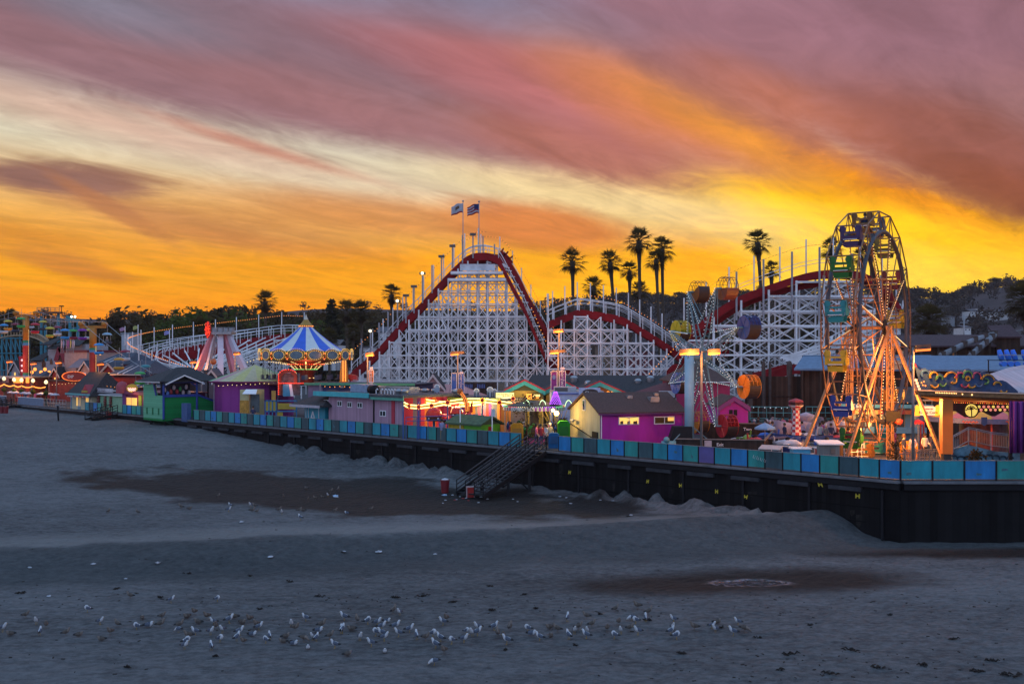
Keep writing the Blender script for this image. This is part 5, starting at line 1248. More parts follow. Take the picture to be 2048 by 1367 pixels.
# ================================================================ turquoise steel coaster at the far left
def steel_coaster():
 o=thing('steel_coaster','turquoise steel coaster frame behind the chair ride at the far left','roller coaster',tuple(XY(30,185)));TQ2=M('steel_turquoise',(.03,.19,.25),.5,.2,1)
 Y=182;mb=MB()
 for px in range(-14,62,9):
  mb.beam(P(px,770,Y),P(px,668+(px%4)*3,Y),.24,.24,TQ2)
 for py in(676,706,740):mb.beam(P(-16,py,Y-.3),P(60,py,Y-.3),.14,.18,TQ2)
 for px in range(-14,52,9):
  for py in(676,706):mb.beam(P(px,py,Y),P(px+9,py+28,Y),.12,.12,TQ2)
 mb.build('frame',o)
 for px,pt in((83,632),(91,650),(117,625),(140,640),(156,638)):
  mb=MB();mb.beam(P(px,760,Y),P(px,pt,Y),.4,.4,TQ2);mb.build('support_post',o)
 TRK=M('steel_track_tan',(.38,.25,.14),.5);mb=MB()
 tp=smooth_path([P(0,676,Y),P(28,671,Y),(P(55,672,Y)),P(72,676,Y-2),P(85,682,Y-4),P(96,690,Y-5)],5)
 for s in(-.35,.35):mb.path([p+Vector((0,s,0))for p in tp],.12,TRK,5);mb.path([p+Vector((0,s,.9))for p in tp],.1,TRK,5)
 for p in tp[::1]:mb.beam(p+Vector((0,0,-.05)),p+Vector((0,0,.95)),.12,.12,TRK)
 mb.build('track',o)
 mb=MB();a,b_=P(74,625,Y),P(121,625,Y);mb.beam(a,b_,2.4,.35,M('rust_deck',(.2,.08,.04)));mb.build('lift_platform',o)
 mb=MB()
 for px in range(74,122,9):mb.tube(P(px,624,Y-1),P(px,614,Y-1),.06,TRK,4)
 for py in(615,619):mb.tube(P(74,py,Y-1),P(119,py,Y-1),.05,TRK,4)
 mb.build('platform_rail',o)
 mb=MB();mb.beam(P(123,628,Y),P(123,613,Y),.1,.1,BLACK);mb.box(P(123,612,Y),(.7,.5,.2),BLACK);mb.build('flood_lamp',o)
 mb=MB();mb.beam(P(132,633,Y),P(154,642,Y),.3,.5,TQ2);mb.beam(P(132,640,Y),P(154,640,Y),.25,.3,TQ2);mb.beam(P(140,656,Y),P(156,656,Y),.25,.3,TQ2);mb.build('catwalk',o)
 for px in(143,150):mb=MB();mb.ball(P(px,633,Y-.5),.2,E('flood_white',(1,.95,.7),3),8,6);mb.build('flood_bulb',o)
steel_coaster()
# ================================================================ tube-lit kiddie ride, ladybird ride and the striped kiddie carousel
def tube_ride():
 o=thing('tube_lit_ride','undulating ring of paired glowing yellow tubes over the kiddie rides','fairground ride',tuple(XY(915,87)))
 fr=[(806,803),(817.6,809),(837.3,810.5),(863,807.4),(895,801.7),(930,797),(965,797),(999,801.5),(1028,806)]
 bk=[(806,803),(812,796),(826,794),(849,798),(873,801.5),(908,806),(935,805.7),(967,802),(999,797.5),(1026,794)]
 FR_=M('tube_frame',(.3,.22,.05),.5)
 for lst,Y0,dy in((fr,84.5,.0),(bk,89.5,.0)):
  for(a,b_)in zip(lst,lst[1:]):
   pa,pb=P(a[0],a[1],Y0),P(b_[0],b_[1],Y0);d=(pb-pa).normalized();L=(pb-pa).length
   for dz in(.0,-.26):
    mb=MB();mb.tube(pa+d*min(.22,L*.15)+Vector((0,0,dz)),pb-d*min(.22,L*.15)+Vector((0,0,dz)),.055,TUBEY,6);mb.build('neon_tube',o)
   mb=MB();mb.beam(pa+Vector((0,.1,-.13)),pb+Vector((0,.1,-.13)),.06,.12,FR_);mb.build('tube_holder',o)
   mb=MB();c=pb+Vector((0,-.08,-.12))
   for q in range(8):mb.bulb(c+Vector((.19*math.cos(q*.785),0,.19*math.sin(q*.785))),.045,AMBER)
   mb.disc(c+Vector((0,.05,0)),Vector((.17,0,0)),Vector((0,0,.17)),10,(0,.05,0),M('star_red',(.4,.02,.02)));mb.build('bulb_star',o)
 BLUE=M('ride_blue',(.03,.09,.3),.5)
 for px,Y0 in((806,84.5),(837,84.5),(895,84.5),(965,84.5),(849,89.5),(935,89.5),(1026,86)):
  mb=MB();mb.beam(P(px,803,Y0)+Vector((0,.15,0)),XY(px,Y0)+Vector((0,.15,0)),.1,.1,BLUE);mb.build('post',o)
 mb=MB()
 for i in range(8):
  a,b_=P(812+i*22,846,83.4),P(812+i*22,834+0,83.4);mb.tube((a.x,a.y,0),b_,.03,BLUE,4)
 for py in(834,842):mb.tube(P(812,py,83.4),P(966,py-6,83.4),.03,BLUE,4)
 mb.build('railing',o)
 LR=M('ladybird_red',(.55,.015,.01),.25,.1,2)
 for i,(px,py,r,Y,lab)in enumerate(((868,832,.72,85.4,'large ladybird car in front of the striped wall'),(914,826,.55,86.6,'ladybird car beside the orange lit arm'),(911,812,.42,88.2,'small raised ladybird car behind another'),(889,838,.45,87,'dark red ladybird car half hidden between two others'))):
  c=P(px,py,Y);g_=thing('ladybird_car','shiny red '+lab,'ride car',(c.x,c.y,c.z-r*.5),'ladybird cars')
  mb=MB();mb.lathe([(r,0),(r*.96,r*.35),(r*.75,r*.75),(r*.4,r*.98),(.01,r*1.05)],c,20,LR);mb.build('shell',g_)
  mb=MB();mb.lathe([(r*.9,-r*.55),(r*.95,-r*.1),(r*.98,0)],c,18,M('ladybird_tub',(.10,.03,.02),.4));mb.build('tub',g_)
  mb=MB()
  for s in(-1,1):mb.ball(c+Vector((s*r*.55,-r*.88,-r*.22)),.07,WHITE,6,5)
  mb.build('eye',g_)
  mb=MB();mb.tube(c+Vector((0,0,-r*.5)),(c.x,c.y,0),.12,BLUE,6);mb.build('support_arm',g_)
 a_=thing('lit_arm','slanted orange arm covered in bulbs rising from a red base','ride arm',tuple(XY(938,84)));pts=smooth_path([P(920,783,84),P(927,792,84),P(932,805,84),P(934,824,84)],4)
 mb=MB();mb.path(pts,.16,M('arm_orange',(.5,.12,.02),.4),8);mb.build('arm',a_);mb=MB();mb.ball(P(920,782,84),.26,M('arm_orange',(.5,.12,.02)),10,6);mb.build('arm_head',a_)
 mb=MB()
 for p in resample(pts,.11):mb.bulb(p+Vector((-.06,-.17,0)),.04,AMBER);mb.bulb(p+Vector((.09,-.16,.03)),.04,AMBER)
 mb.build('bulb_row',a_)
 mb=MB();mb.lathe([(.75,0),(.6,ZZ(838,84)),(.3,ZZ(828,84)),(.12,ZZ(824,84))],XY(937,84),12,M('base_red',(.5,.02,.02),.4));mb.build('base',a_)
 mb=MB();mb.slab([P(945,825,84.4),P(938,824,84.4),P(943,803,84.4),P(946,801,84.4)],(0,.1,0),M('base_red',(.5,.02,.02)));mb.build('fin',a_)
tube_ride()
def kiddie():
 Y=82;c0=XY(1068,Y);k=Y/FL;o=thing('kiddie_carousel','small carousel with striped scalloped canopy and a glowing purple cone','carousel',tuple(c0));z=lambda py:ZZ(py,Y)
 cols_=[M('stripe_red',(.4,.03,.02)),M('stripe_white',(.5,.5,.45)),M('stripe_purple',(.25,.05,.4)),M('stripe_green',(.05,.3,.08))]
 mb=MB();mb.lathe([(62*k,z(819)),(62*k,z(811)),(50*k,z(809)),(10*k,z(800))],c0,96,cols_[0],lambda i,q:(cols_[1]if q%2 else cols_[(q//12)%4])if i==0 else M('canopy_dark',(.05,.06,.04),.6,.5,2));mb.build('canopy',o)
 mb=MB();nb=90
 for i in range(nb):
  a=6.2832*i/nb;mb.bulb(c0+Vector((math.cos(a),math.sin(a),0))*63*k+Vector((0,0,z(811))),.035,[WARMB,COOLB,PURPLEB,GREENB,REDB][(i//6)%5])
 mb.build('canopy_bulbs',o)
 cc=P(1111,808,81);mb=MB();mb.lathe([(.44,0),(.42,.12),(.2,.75),(.1,1.0),(.01,1.05)],cc,16,M('cone_purple',(.2,.05,.4),.5));cn=mb.build('cone',o)
 mb=MB()
 for i in range(10):
  for q in range(14):a=6.2832*(q+.5*(i%2))/14;rr=lerp(.46,.12,i/9);mb.bulb(cc+Vector((math.cos(a)*rr,math.sin(a)*rr,.05+.95*i/9)),.036,PURPLEB)
 mb.build('purple_bulbs',cn)
 for i,px in enumerate((1092,1130,1060,1078)):
  s=1 if i%2 else-1;pts=smooth_path([P(px,812,80.6),P(px+3*s,803,80.4),P(px+8*s,800,80.2),P(px+13*s,806,80)],4);mb=MB();mb.path(pts,.06,M('arm_green',(.1,.25,.1)),5)
  for p in resample(pts,.1):mb.bulb(p+Vector((0,-.08,0)),.04,E('pale_green_bulb',(.75,1,.6),2))
  mb.build('lit_arm',o)
 for i in range(10):
  a=6.2832*i/10;q=c0+Vector((math.cos(a),math.sin(a),0))*52*k;mb=MB();mb.tube(q,q+Vector((0,0,z(812))),.035,M('pole_brass',(.5,.35,.1),.3,.1,2,.6),5);mb.build('pole',o)
  mb=MB();cm=M(('horse_red','horse_blue','horse_cream','horse_green')[i%4],((.35,.03,.02),(.02,.1,.35),(.5,.42,.3),(.04,.25,.06))[i%4],.4);b_=q+Vector((0,0,1.15))
  tv=Vector((-math.sin(a),math.cos(a),0));mb.path([b_-tv*.5,b_-tv*.3,b_+tv*.2,b_+tv*.42+Vector((0,0,.22)),b_+tv*.58+Vector((0,0,.42)),b_+tv*.76+Vector((0,0,.32))],.1,cm,7,[.05,.17,.16,.11,.09,.05])
  for s1 in(-.3,.2):
   for s2 in(-.08,.08):mb.tube(b_+tv*s1+Vector((s2,0,-.05)),b_+tv*(s1+.12)+Vector((s2,0,-.55)),.035,cm,4)
  mb.build('horse',o)
 mb=MB();mb.lathe([(.01,.3),(60*k,.3),(60*k,.0)],c0,32,M('platform_purple',(.2,.03,.15)));mb.lathe([(10*k,.3),(9*k,z(802))],c0,16,M('core_dark',(.1,.08,.06),.5,.6,2));mb.build('platform',o)
 mb=MB()
 for i in range(7):a=1.2+.35*i;mb.tube(P(1096+i*5,843,80.5),P(1080+i*9,820,80.5),.025,M('pole_brass',(.5,.35,.1)),3)
 mb.build('stay_wire',o)
kiddie()
# ================================================================ plane spinner with chequered tower, and the pale round ride behind it
def spinner():
 Y=71;c0=XY(1592,Y);o=thing('plane_spinner_ride','spinner ride with a red and white chequered tower and hanging cars','fairground ride',tuple(c0));z=lambda py:ZZ(py,Y);k=Y/FL
 A_,B_=M('check_red',(.42,.02,.04),.45),M('check_white',(.62,.58,.6),.5)
 prof=[(10.5*k,z(869)+0)]+[(lerp(10.2,6.6,i/9)*k,z(lerp(869,820,i/9)))for i in range(1,10)]+[(10*k,z(815)),(14.5*k,z(811))]
 mb=MB();mb.lathe(prof,c0,8,A_,lambda i,q:A_ if(i+q)%2 else B_,R(22.5),False);mb.build('tower',o)
 mb=MB();mb.lathe([(14.5*k,z(811)),(14.8*k,z(810))],c0,8,WHITE,None,R(22.5),False);mb.lathe([(14*k,z(810)),(14*k,z(801))],c0,8,GLASSY('cab_glass',(.06,.02,.02)),None,R(22.5),False);mb.build('lookout_cab',o)
 mb=MB();mb.lathe([(15.5*k,z(803)),(13*k,z(800)),(.05,z(796))],c0,8,M('roof_red',(.3,.04,.05)),None,R(22.5),False);mb.build('cab_roof',o)
 mb=MB();mb.lathe([(1.0,0),(.95,z(884)),(.6,z(870))],c0,14,M('spinner_blue',(.02,.05,.2),.4));mb.build('base',o)
 for i in range(8):
  a=R(20+45*i);d=Vector((math.cos(a),math.sin(a),0));e=c0+d*3.4+Vector((0,0,1.05));mb=MB();mb.beam(c0+d*.7+Vector((0,0,z(873))),e+Vector((0,0,.15)),.12,.14,M('spinner_blue',(.02,.05,.2)));mb.build('arm',o)
  tv=Vector((-d.y,d.x,0));cm=M(('car_bright_red','car_white','car_blue','car_green')[i%4],((.5,.03,.02),(.55,.55,.6),(.03,.12,.5),(.12,.28,.03))[i%4],.3)
  mb=MB();mb.path([e-tv*1.0,e-tv*.6,e,e+tv*.6,e+tv*.95],.2,cm,10,[.05,.2,.32,.26,.04]);mb.beam(e-d*.8,e+d*.8,.35,.05,cm);mb.beam(e-tv*.9+Vector((0,0,.05)),e-tv*.95+Vector((0,0,.5)),.05,.3,cm);cr=mb.build('plane_car',o)
  mb=MB();mb.ball(e+Vector((0,0,.26)),.2,BLACK,8,5);mb.build('cockpit',cr)
 mb=MB();r0=4.6
 for i in range(40):a=6.2832*i/40;q=c0+Vector((math.cos(a),math.sin(a),0))*r0;mb.tube(q,q+Vector((0,0,.95)),.02,WHITE,3)
 for h in(.5,.95):mb.path([c0+Vector((math.cos(6.2832*i/40)*r0,math.sin(6.2832*i/40)*r0,h))for i in range(40)],.025,WHITE,4,closed=True)
 mb.build('ring_fence',o)
 Y=84;c1=XY(1612,Y);o=thing('whirling_ride','round pale pink whirling ride with shell shaped cars behind the chequered tower','fairground ride',tuple(c1));PKM=M('ride_pale_pink',(.46,.36,.42),.4,.15,1)
 mb=MB();mb.lathe([(.01,.62),(3.6,.55),(3.7,.3),(3.5,0)],c1,30,M('platform_grey',(.12,.1,.12)));mb.build('platform',o)
 for i in range(9):
  a=6.2832*i/9+.2;d=Vector((math.cos(a),math.sin(a),0));q=c1+d*2.6+Vector((0,0,.6));mb=MB()
  n=10;vs_=[]
  for j in range(n+1):
   t=-1.9+3.8*j/n
   for zz_,rr in((0,.75),(.55,.85),(1.15,.7)):vs_.append(q+(d*math.cos(t)+Vector((-d.y,d.x,0))*math.sin(t))*rr+Vector((0,0,zz_*(1-.25*abs(t)/1.9))))
  mb.add(vs_,[(j*3+i2,j*3+3+i2,j*3+4+i2,j*3+1+i2)for j in range(n)for i2 in range(2)],PKM,True);mb.lathe([(.01,.3),(.7,.3),(.72,0)],q,12,M('shell_seat',(.2,.03,.06)));mb.build('shell_car',o)
 mb=MB();mb.lathe([(.7,.6),(.4,1.6),(.9,2.0),(.01,2.3)],c1,16,PKM);mb.build('centre',o)
spinner()
# ================================================================ buildings along the boardwalk
Zv=Vector((0,0,1))
class Bld:
 """a building with its front from A (left) to B (right), going back by depth"""
 def __init__(s,name,label,cat,A,B,depth,z1,mat,z0=0.0,wall='wall'):
  s.A,s.B=Vector((A.x,A.y,0)),Vector((B.x,B.y,0));s.d=(s.B-s.A).normalized();s.n=Vector((s.d.y,-s.d.x,0));s.L=(s.B-s.A).length
  if s.n.dot(-(s.A+s.B))<0:s.n=-s.n
  s.dep=depth;s.z0=z0;s.z1=z1;s.o=thing(name,label,cat,tuple(s.A))
  if mat:s.block(wall,0,s.L,0,-depth,z0,z1,mat)
 def p(s,u,z,out=0.0):return s.A+s.d*u+s.n*out+Zv*z
 def u_of(s,px):
  q=(px-CX)/FL;return(q*s.A.y-s.A.x)/(s.d.x-q*s.d.y)
 def z_of(s,px,py,out=0.0):
  y=s.p(s.u_of(px),0,out).y;return ZZ(py,y)
 def block(s,name,u0,u1,o0,o1,z0,z1,mat,parent=None):
  mb=MB();mb.slab([s.p(u0,z0,o0),s.p(u1,z0,o0),s.p(u1,z1,o0),s.p(u0,z1,o0)],s.n*(o1-o0),mat);return mb.build(name,parent or s.o)
 def window(s,px0,px1,py0,py1,pane=None,frame=None,out=.0,name='window'):
  u0,u1=s.u_of(px0),s.u_of(px1);z0,z1=s.z_of(px0,py1),s.z_of(px0,py0);t=.07
  f=s.block(name,u0,u1,out+.03,out+.0,z0,z1,frame or WHITE);s.block('pane',u0+t,u1-t,out+.045,out+.035,z0+t,z1-t,pane or WDARK,f)
  s.block('mullion',(u0+u1)/2-.03,(u0+u1)/2+.03,out+.06,out+.046,z0+t,z1-t,frame or WHITE,f);return f
 def flat_roof(s,mat,over=.3,h=.25,fascia=None):
  s.block('roof',-over,s.L+over,over,-s.dep-over,s.z1+.002,s.z1+h,mat)
  if fascia:s.block('fascia',-over-.02,s.L+over+.02,over+.06,over+.002,s.z1-.1,s.z1+h+.05,fascia)
 def ridge_roof(s,mat,rise,over=.35,th=.14,hip=0.0):
  mb=MB();z=s.z1+.01;m=-s.dep/2
  mb.slab([s.p(-over,z-.08,over),s.p(s.L+over,z-.08,over),s.p(s.L+over-hip,z+rise,m),s.p(-over+hip,z+rise,m)],Zv*th,mat)
  mb.slab([s.p(s.L+over,z-.08,-s.dep-over),s.p(-over,z-.08,-s.dep-over),s.p(-over+hip,z+rise,m-.002),s.p(s.L+over-hip,z+rise,m-.002)],Zv*th,mat)
  if hip:
   for u0,sg in((-over,1),(s.L+over,-1)):mb.slab([s.p(u0,z-.08,over),s.p(u0+sg*hip,z+rise,m),s.p(u0,z-.08,-s.dep-over)],Zv*th,mat)
  mb.build('roof',s.o)
  if not hip:
   mb=MB();
   for u0 in(0,s.L):mb.slab([s.p(u0,z,0),s.p(u0,z,-s.dep),s.p(u0,z+rise-.1,m)],s.d*(.1 if u0==0 else-.1),s.o.children[0].data.materials[0]if s.o.children else WHITE)
   mb.build('gable_wall',s.o)
 def gable_front(s,mat,rise,over=.35,th=.14,trim=None,trim2=None):
  z=s.z1+.01;mid=s.L/2;mb=MB()
  mb.slab([s.p(-over,z-.1,over),s.p(mid,z+rise,over),s.p(mid,z+rise,-s.dep),s.p(-over,z-.1,-s.dep)],Zv*th,mat)
  mb.slab([s.p(mid+.002,z+rise,over),s.p(s.L+over,z-.1,over),s.p(s.L+over,z-.1,-s.dep),s.p(mid+.002,z+rise,-s.dep)],Zv*th,mat);mb.build('roof',s.o)
  if trim:
   mb=MB()
   for a,b_ in((-over,mid),(s.L+over,mid)):mb.slab([s.p(a,z-.42,over+.04),s.p(b_,z+rise-.32,over+.04),s.p(b_,z+rise+.05,over+.04),s.p(a,z-.05,over+.04)],s.n*-.08,trim)
   mb.build('gable_trim',s.o)
   if trim2:
    mb=MB()
    for a,b_ in((-over,mid),(s.L+over,mid)):mb.slab([s.p(a,z-.05,over+.06),s.p(b_,z+rise+.05,over+.06),s.p(b_,z+rise+.2,over+.06),s.p(a,z+.1,over+.06)],s.n*-.1,trim2)
    mb.build('gable_edge',s.o)
  return mid
 def gable_fill(s,mat,rise):
  mb=MB();z=s.z1;mb.slab([s.p(0,z,0),s.p(s.L,z,0),s.p(s.L/2,z+rise,0)],s.n*-.15,mat);mb.build('gable_wall',s.o)
 def sign(s,px0,px1,py0,py1,mat,body=None,tmat=None,size=None,out=.12,name='sign_board',ru=0):
  u0,u1=s.u_of(px0),s.u_of(px1);z0,z1=s.z_of((px0+px1)/2,py1,out),s.z_of((px0+px1)/2,py0,out)
  b_=s.block(name,u0,u1,out,out-.08,z0,z1,mat)
  if body:text(body,'lettering',b_,s.p((u0+u1)/2,(z0+z1)/2,out+.025),size or(z1-z0)*.75,tmat,s.d)
  return b_
LITW=E('lit_interior',(1.0,.55,.12),.75);LITO=E('lit_orange',(1,.36,.05),1.0);LITY=E('lit_sign_yellow',(1,.85,.30),1.1)
NAVY=M('navy_wall',(.025,.03,.10),.7);GUTTER=M('green_trim',(.06,.28,.16),.5);MAG=M('magenta_wall',(.36,.008,.31),.6,.24,1.0,stretch=(1,1,.25));CREAM=M('cream_wall',(.50,.44,.25),.65,.26,1.2,stretch=(1,1,.2))
def at(px,off):return fence_at(px)+N*off
b1=Bld('corrugated_building','long pink corrugated building with turquoise roof edge and five small windows','building',at(640,1.0),at(790,1.0),7,3.35,BOARDS('pink_corrugated',(.42,.26,.34),.33,'U',.18,.6,.45))
b1.block('roof',-1.6,b1.L+.5,.55,-7.4,3.36,3.55,M('flat_roof',(.06,.065,.075),.9,.4,1.5));b1.block('fascia',-1.62,b1.u_of(748),.66,.56,3.22,3.66,TURQ);b1.block('fascia',b1.u_of(748)+.02,b1.L+.5,.5,.4,3.1,3.5,M('fascia_green',(.08,.33,.24),.5))
for a in((648,657,799,810),(675,684,801,812),(695,704,803,814),(715,725,804,815),(760,772,820,832)):b1.window(*a)
b1.block('stripe_panel',b1.u_of(784),b1.u_of(790),.08,.0,0,3.1,M('stripe_crimson',(.45,.03,.06)));b1.block('downpipe',b1.u_of(748),b1.u_of(749),.12,.0,0,3.3,BLACK)
for(a,c,h,m_,nm)in((663,696,.75,M('duct_blue_grey',(.20,.30,.42),.35,.25,4),'duct_box'),(698,722,.62,STEEL,'duct_box'),(733,781,.62,STEEL,'duct_box')):b1.block(nm,b1.u_of(a),b1.u_of(c),-2.2,-3.4,3.56,3.56+h,m_)
mb=MB();c=b1.p(b1.u_of(722),3.9,-1.4);mb.tube(c-b1.d*.35,c+b1.d*.45,.42,BLACK,14);mb.build('roof_fan',b1.o)
for px in(787,799):mb=MB();mb.lathe([(.3,0),(.3,.3),(.38,.34),(.3,.52),(.01,.6)],b1.p(b1.u_of(px),3.5,-.6),14,STEEL);mb.build('roof_vent',b1.o)
for px in(752,758,764,770,735,745):mb=MB();c=b1.p(b1.u_of(px),3.56,-1.0);mb.path([c,c+Zv*.35,c+Zv*.45+b1.d*.15,c+Zv*.35+b1.d*.28],.05,WHITE,5);mb.build('vent_pipe',b1.o)
b2=Bld('turquoise_booth','turquoise booth with dark hip roof and a white letter A on its wall','booth',at(594,.9),at(634,.9),4.2,2.25,M('booth_turquoise',(.02,.30,.40),.5,.15,1))
b2.ridge_roof(SHINGLE,1.3,1.0,.14,2.2);b2.block('fascia',-1.02,b2.L+.6,1.08,1.0,2.08,2.32,M('fascia_pink',(.42,.38,.42)))
text('A','lettering',b2.o,b2.p(b2.L*.42,1.1,.03),1.5,WHITE,b2.d)
mb=MB()
for f in(.08,.2,.72):mb.beam(b2.p(b2.L*f,0,.04),b2.p(b2.L*f,2.1,.04),.06,.06,WHITE)
mb.build('white_post',b2.o)
b3=Bld('navy_building','long navy blue building with thin green roof edge below the striped carousel','building',XY(617,104),XY(826,101),6,ZZ(768,103),NAVY);b3.flat_roof(M('roof_navy',(.04,.045,.07)),.3,.1,GUTTER)
b3.block('pale_wall_end',0,b3.u_of(645),.05,0,2,ZZ(770,103),M('slate_panel',(.12,.13,.22)))
for px in(686,783):b3.block('wall_lamp',b3.u_of(px-3),b3.u_of(px+3),.3,.02,ZZ(775,103),ZZ(771,103),GREY)
for px in(815,827):mb=MB();mb.lathe([(.34,0),(.34,.35),(.44,.4),(.3,.6),(.01,.65)],P(px,788,92),14,STEEL);mb.build('roof_vent',b3.o)
def stripes(name,cols_,width,axis='U'):
 m=BOARDS(name,(.3,.05,.05),width,axis,.25);t=m.node_tree;b_=t.nodes['Principled BSDF']
 wn=[n for n in t.nodes if n.type=='TEX_WHITE_NOISE'][0];r=t.nodes.new('ShaderNodeValToRGB');r.color_ramp.interpolation='CONSTANT';e_=r.color_ramp.elements
 e_[0].color=cols_[0]+(1,);e_[0].position=0;e_[1].position=1/len(cols_);e_[1].color=cols_[1]+(1,)
 for i in range(2,len(cols_)):q=e_.new(i/len(cols_));q.color=cols_[i]+(1,)
 t.links.new(wn.outputs['Value'],r.inputs['Fac']);t.links.new(r.outputs['Color'],b_.inputs['Base Color']);return m
STR=stripes('colour_stripes',[(.45,.04,.04),(.55,.16,.03),(.16,.04,.20),(.14,.13,.16),(.50,.10,.16),(.45,.04,.04),(.5,.2,.05)],.42)
b1.block('striped_end',b1.L,b1.L+.06,.02,-7.0,0,3.3,stripes('colour_stripes_end',[(.40,.03,.05),(.10,.02,.12),(.30,.02,.04),(.12,.10,.13),(.5,.14,.03),(.40,.05,.12)],.33,'Y'))
b4=Bld('striped_building','long low building with red, orange and purple vertical stripes behind the tube-lit ride','building',XY(802,95),XY(1000,88.5),6,3.0,STR);b4.flat_roof(M('flat_roof',(.06,.065,.075)),.3,.2,M('fascia_lime',(.28,.34,.04),.5))
b4.block('green_door',b4.u_of(828),b4.u_of(836),.06,0,0,2.0,M('door_green',(.06,.3,.03)));b4.block('green_door',b4.u_of(838),b4.u_of(846),.06,0,0,2.0,M('door_green',(.06,.3,.03)))
for px in(813,830,850,892):mb=MB();mb.lathe([(.28,0),(.28,.4),(.42,.45),(.38,.7),(.01,.75)],b4.p(b4.u_of(px),3.2,-1.5),12,STEEL);mb.build('roof_vent',b4.o)
b5=Bld('pink_roof_hall','hall with a pink standing seam roof below the big white lattice','building',XY(846,112),XY(1000,112),10,ZZ(797,112),M('hall_wall',(.10,.08,.1)))
PKR=BOARDS('pink_metal_roof',(.50,.24,.23),.7,'X',.12,.5,.3);mb=MB();z0=b5.z1
mb.slab([b5.p(-1,z0,1),b5.p(b5.u_of(975),z0,1),b5.p(b5.u_of(912),ZZ(770,117),-5),b5.p(b5.u_of(874),ZZ(770,117),-5)],Zv*.12,PKR);mb.slab([b5.p(-1,z0,1),b5.p(b5.u_of(874),ZZ(770,117),-5),b5.p(-1,z0,-10)],Zv*.12,PKR);mb.slab([b5.p(b5.u_of(975),z0,1),b5.p(b5.u_of(975),z0,-10),b5.p(b5.u_of(912),ZZ(770,117),-5)],Zv*.12,PKR);mb.build('roof',b5.o)
b6=Bld('dark_gable_house','small dark house with two white edged pointed gables in front of the lattice','house',XY(846,114),XY(886,114),4,ZZ(778,114),M('hall_wall',(.10,.08,.1)));b6.gable_front(SHINGLE,1.7,.3,.12,M('trim_white',(.5,.45,.45)));b6.gable_fill(M('gable_pink',(.36,.24,.26)),1.65)
b6b=Bld('dark_gable_house','lowest dark gabled porch with white edges beside the navy building','house',XY(826,108),XY(842,108),4,ZZ(783,108),M('hall_wall',(.10,.08,.1)));b6b.gable_front(SHINGLE,1.0,.2,.12,M('trim_white',(.5,.45,.45)));b6b.gable_fill(M('gable_pink',(.36,.24,.26)),.95)
for i,(px,w_,py,Y)in enumerate(((874,10,769,94),(953,10,777,92),(980,12,774,92),(989,9,778,92.6))):
 o=thing('arched_sign_back','grey rounded sign back standing on the roof, %s from the left of four'%ordw(i+1),'sign',tuple(P(px,793,Y)),'rounded sign backs on the roof');k=Y/FL
 pts=[P(px-w_/2,793,Y),P(px+w_/2,793,Y)]+[P(px,py+w_*.55,Y)+Vector((math.cos(R(a))*w_/2*k,0,math.sin(R(a))*w_*.55*k))for a in range(0,181,18)]
 mb=MB();mb.slab(pts,(0,.12,0),M('sign_back',(.28,.34,.44),.5));mb.build('board',o);mb=MB();mb.path(pts[2:],.05,WHITE,4);mb.build('edge_trim',o)
 for s in(-.3,.3):mb=MB();mb.box(P(px,789,Y)+Vector((s*w_*k,-.03,0)),(.08,.05,.5),BLACK);mb.build('bracket',o)
b7=Bld('dark_sign_shack','dark brown shack front with two panels of blue lettering strips below the lattice','building',XY(925,118),XY(993,118),4,ZZ(765,118),BROWNWOOD)
SB=M('letter_blue',(.10,.14,.34),.6)
for x0 in(928,953):
 f=b7.block('panel',b7.u_of(x0),b7.u_of(x0+18),.1,.02,ZZ(777,118),ZZ(766,118),M('panel_navy',(.012,.014,.03)))
 for j in range(5):b7.block('letter_stroke',b7.u_of(x0+1.4+3.4*j),b7.u_of(x0+3.2+3.4*j),.14,.101,ZZ(775.6,118),ZZ(767.4+(j%3)*.8,118),SB,f)
YW=M('yellow_wall',(.45,.33,.05),.6);TRM=M('gable_turquoise',(.04,.36,.36),.5);TRR=M('gable_red',(.36,.03,.05),.5)
b8=Bld('food_stand','yellow food stand under a wide turquoise edged gable with the lit stick sign','food stand',XY(1012,92),XY(1086,92),7,ZZ(781,92),YW);b8.gable_front(SHINGLE,.85,.2,.12,TRM,TRR);b8.gable_fill(M('gable_green_dark',(.06,.07,.03)),.8)
sg=b8.sign(992,1028,785,796,LITY,'STICK',M('letter_brown',(.12,.03,.01)),.42,.9);text('ON A','lettering',sg,b8.p(b8.u_of(999),b8.z_of(999,788,.9),.93),.2,M('letter_brown',(.12,.03,.01)),b8.d)
for t_ in sg.children:
 if t_.name.startswith('lettering')and t_.dimensions.x>.8:t_.location+=b8.d*.32
s2=b8.sign(1052,1063,787,798,LITO,None,None,None,.5);s3=b8.sign(1064,1082,787,797,M('sign_dark',(.05,.02,.01)),None,None,None,.5)
mb=MB()
for i in range(5):mb.box(b8.p(b8.u_of(1066.5+i*3),b8.z_of(1073,790.5,.5),.53),(.1,.06,.2),LITY)
mb.box(b8.p(b8.u_of(1073),b8.z_of(1073,795,.5),.53),(.4,.06,.1),LITO);mb.build('glowing_lettering',s3)
b8.block('counter_glow',b8.u_of(1024),b8.u_of(1046),.05,.02,ZZ(803,92),ZZ(797,92),LITO);b8.block('menu_board',b8.u_of(1048),b8.u_of(1084),.08,.02,ZZ(806,92),ZZ(800,92),M('menu',(.3,.12,.03)))
b9=Bld('food_stand','narrow food stand under the half hidden turquoise gable behind the purple banners','food stand',XY(1092,93),XY(1160,93),7,ZZ(781,93),YW);b9.gable_front(SHINGLE,.8,.2,.12,TRM,TRR)
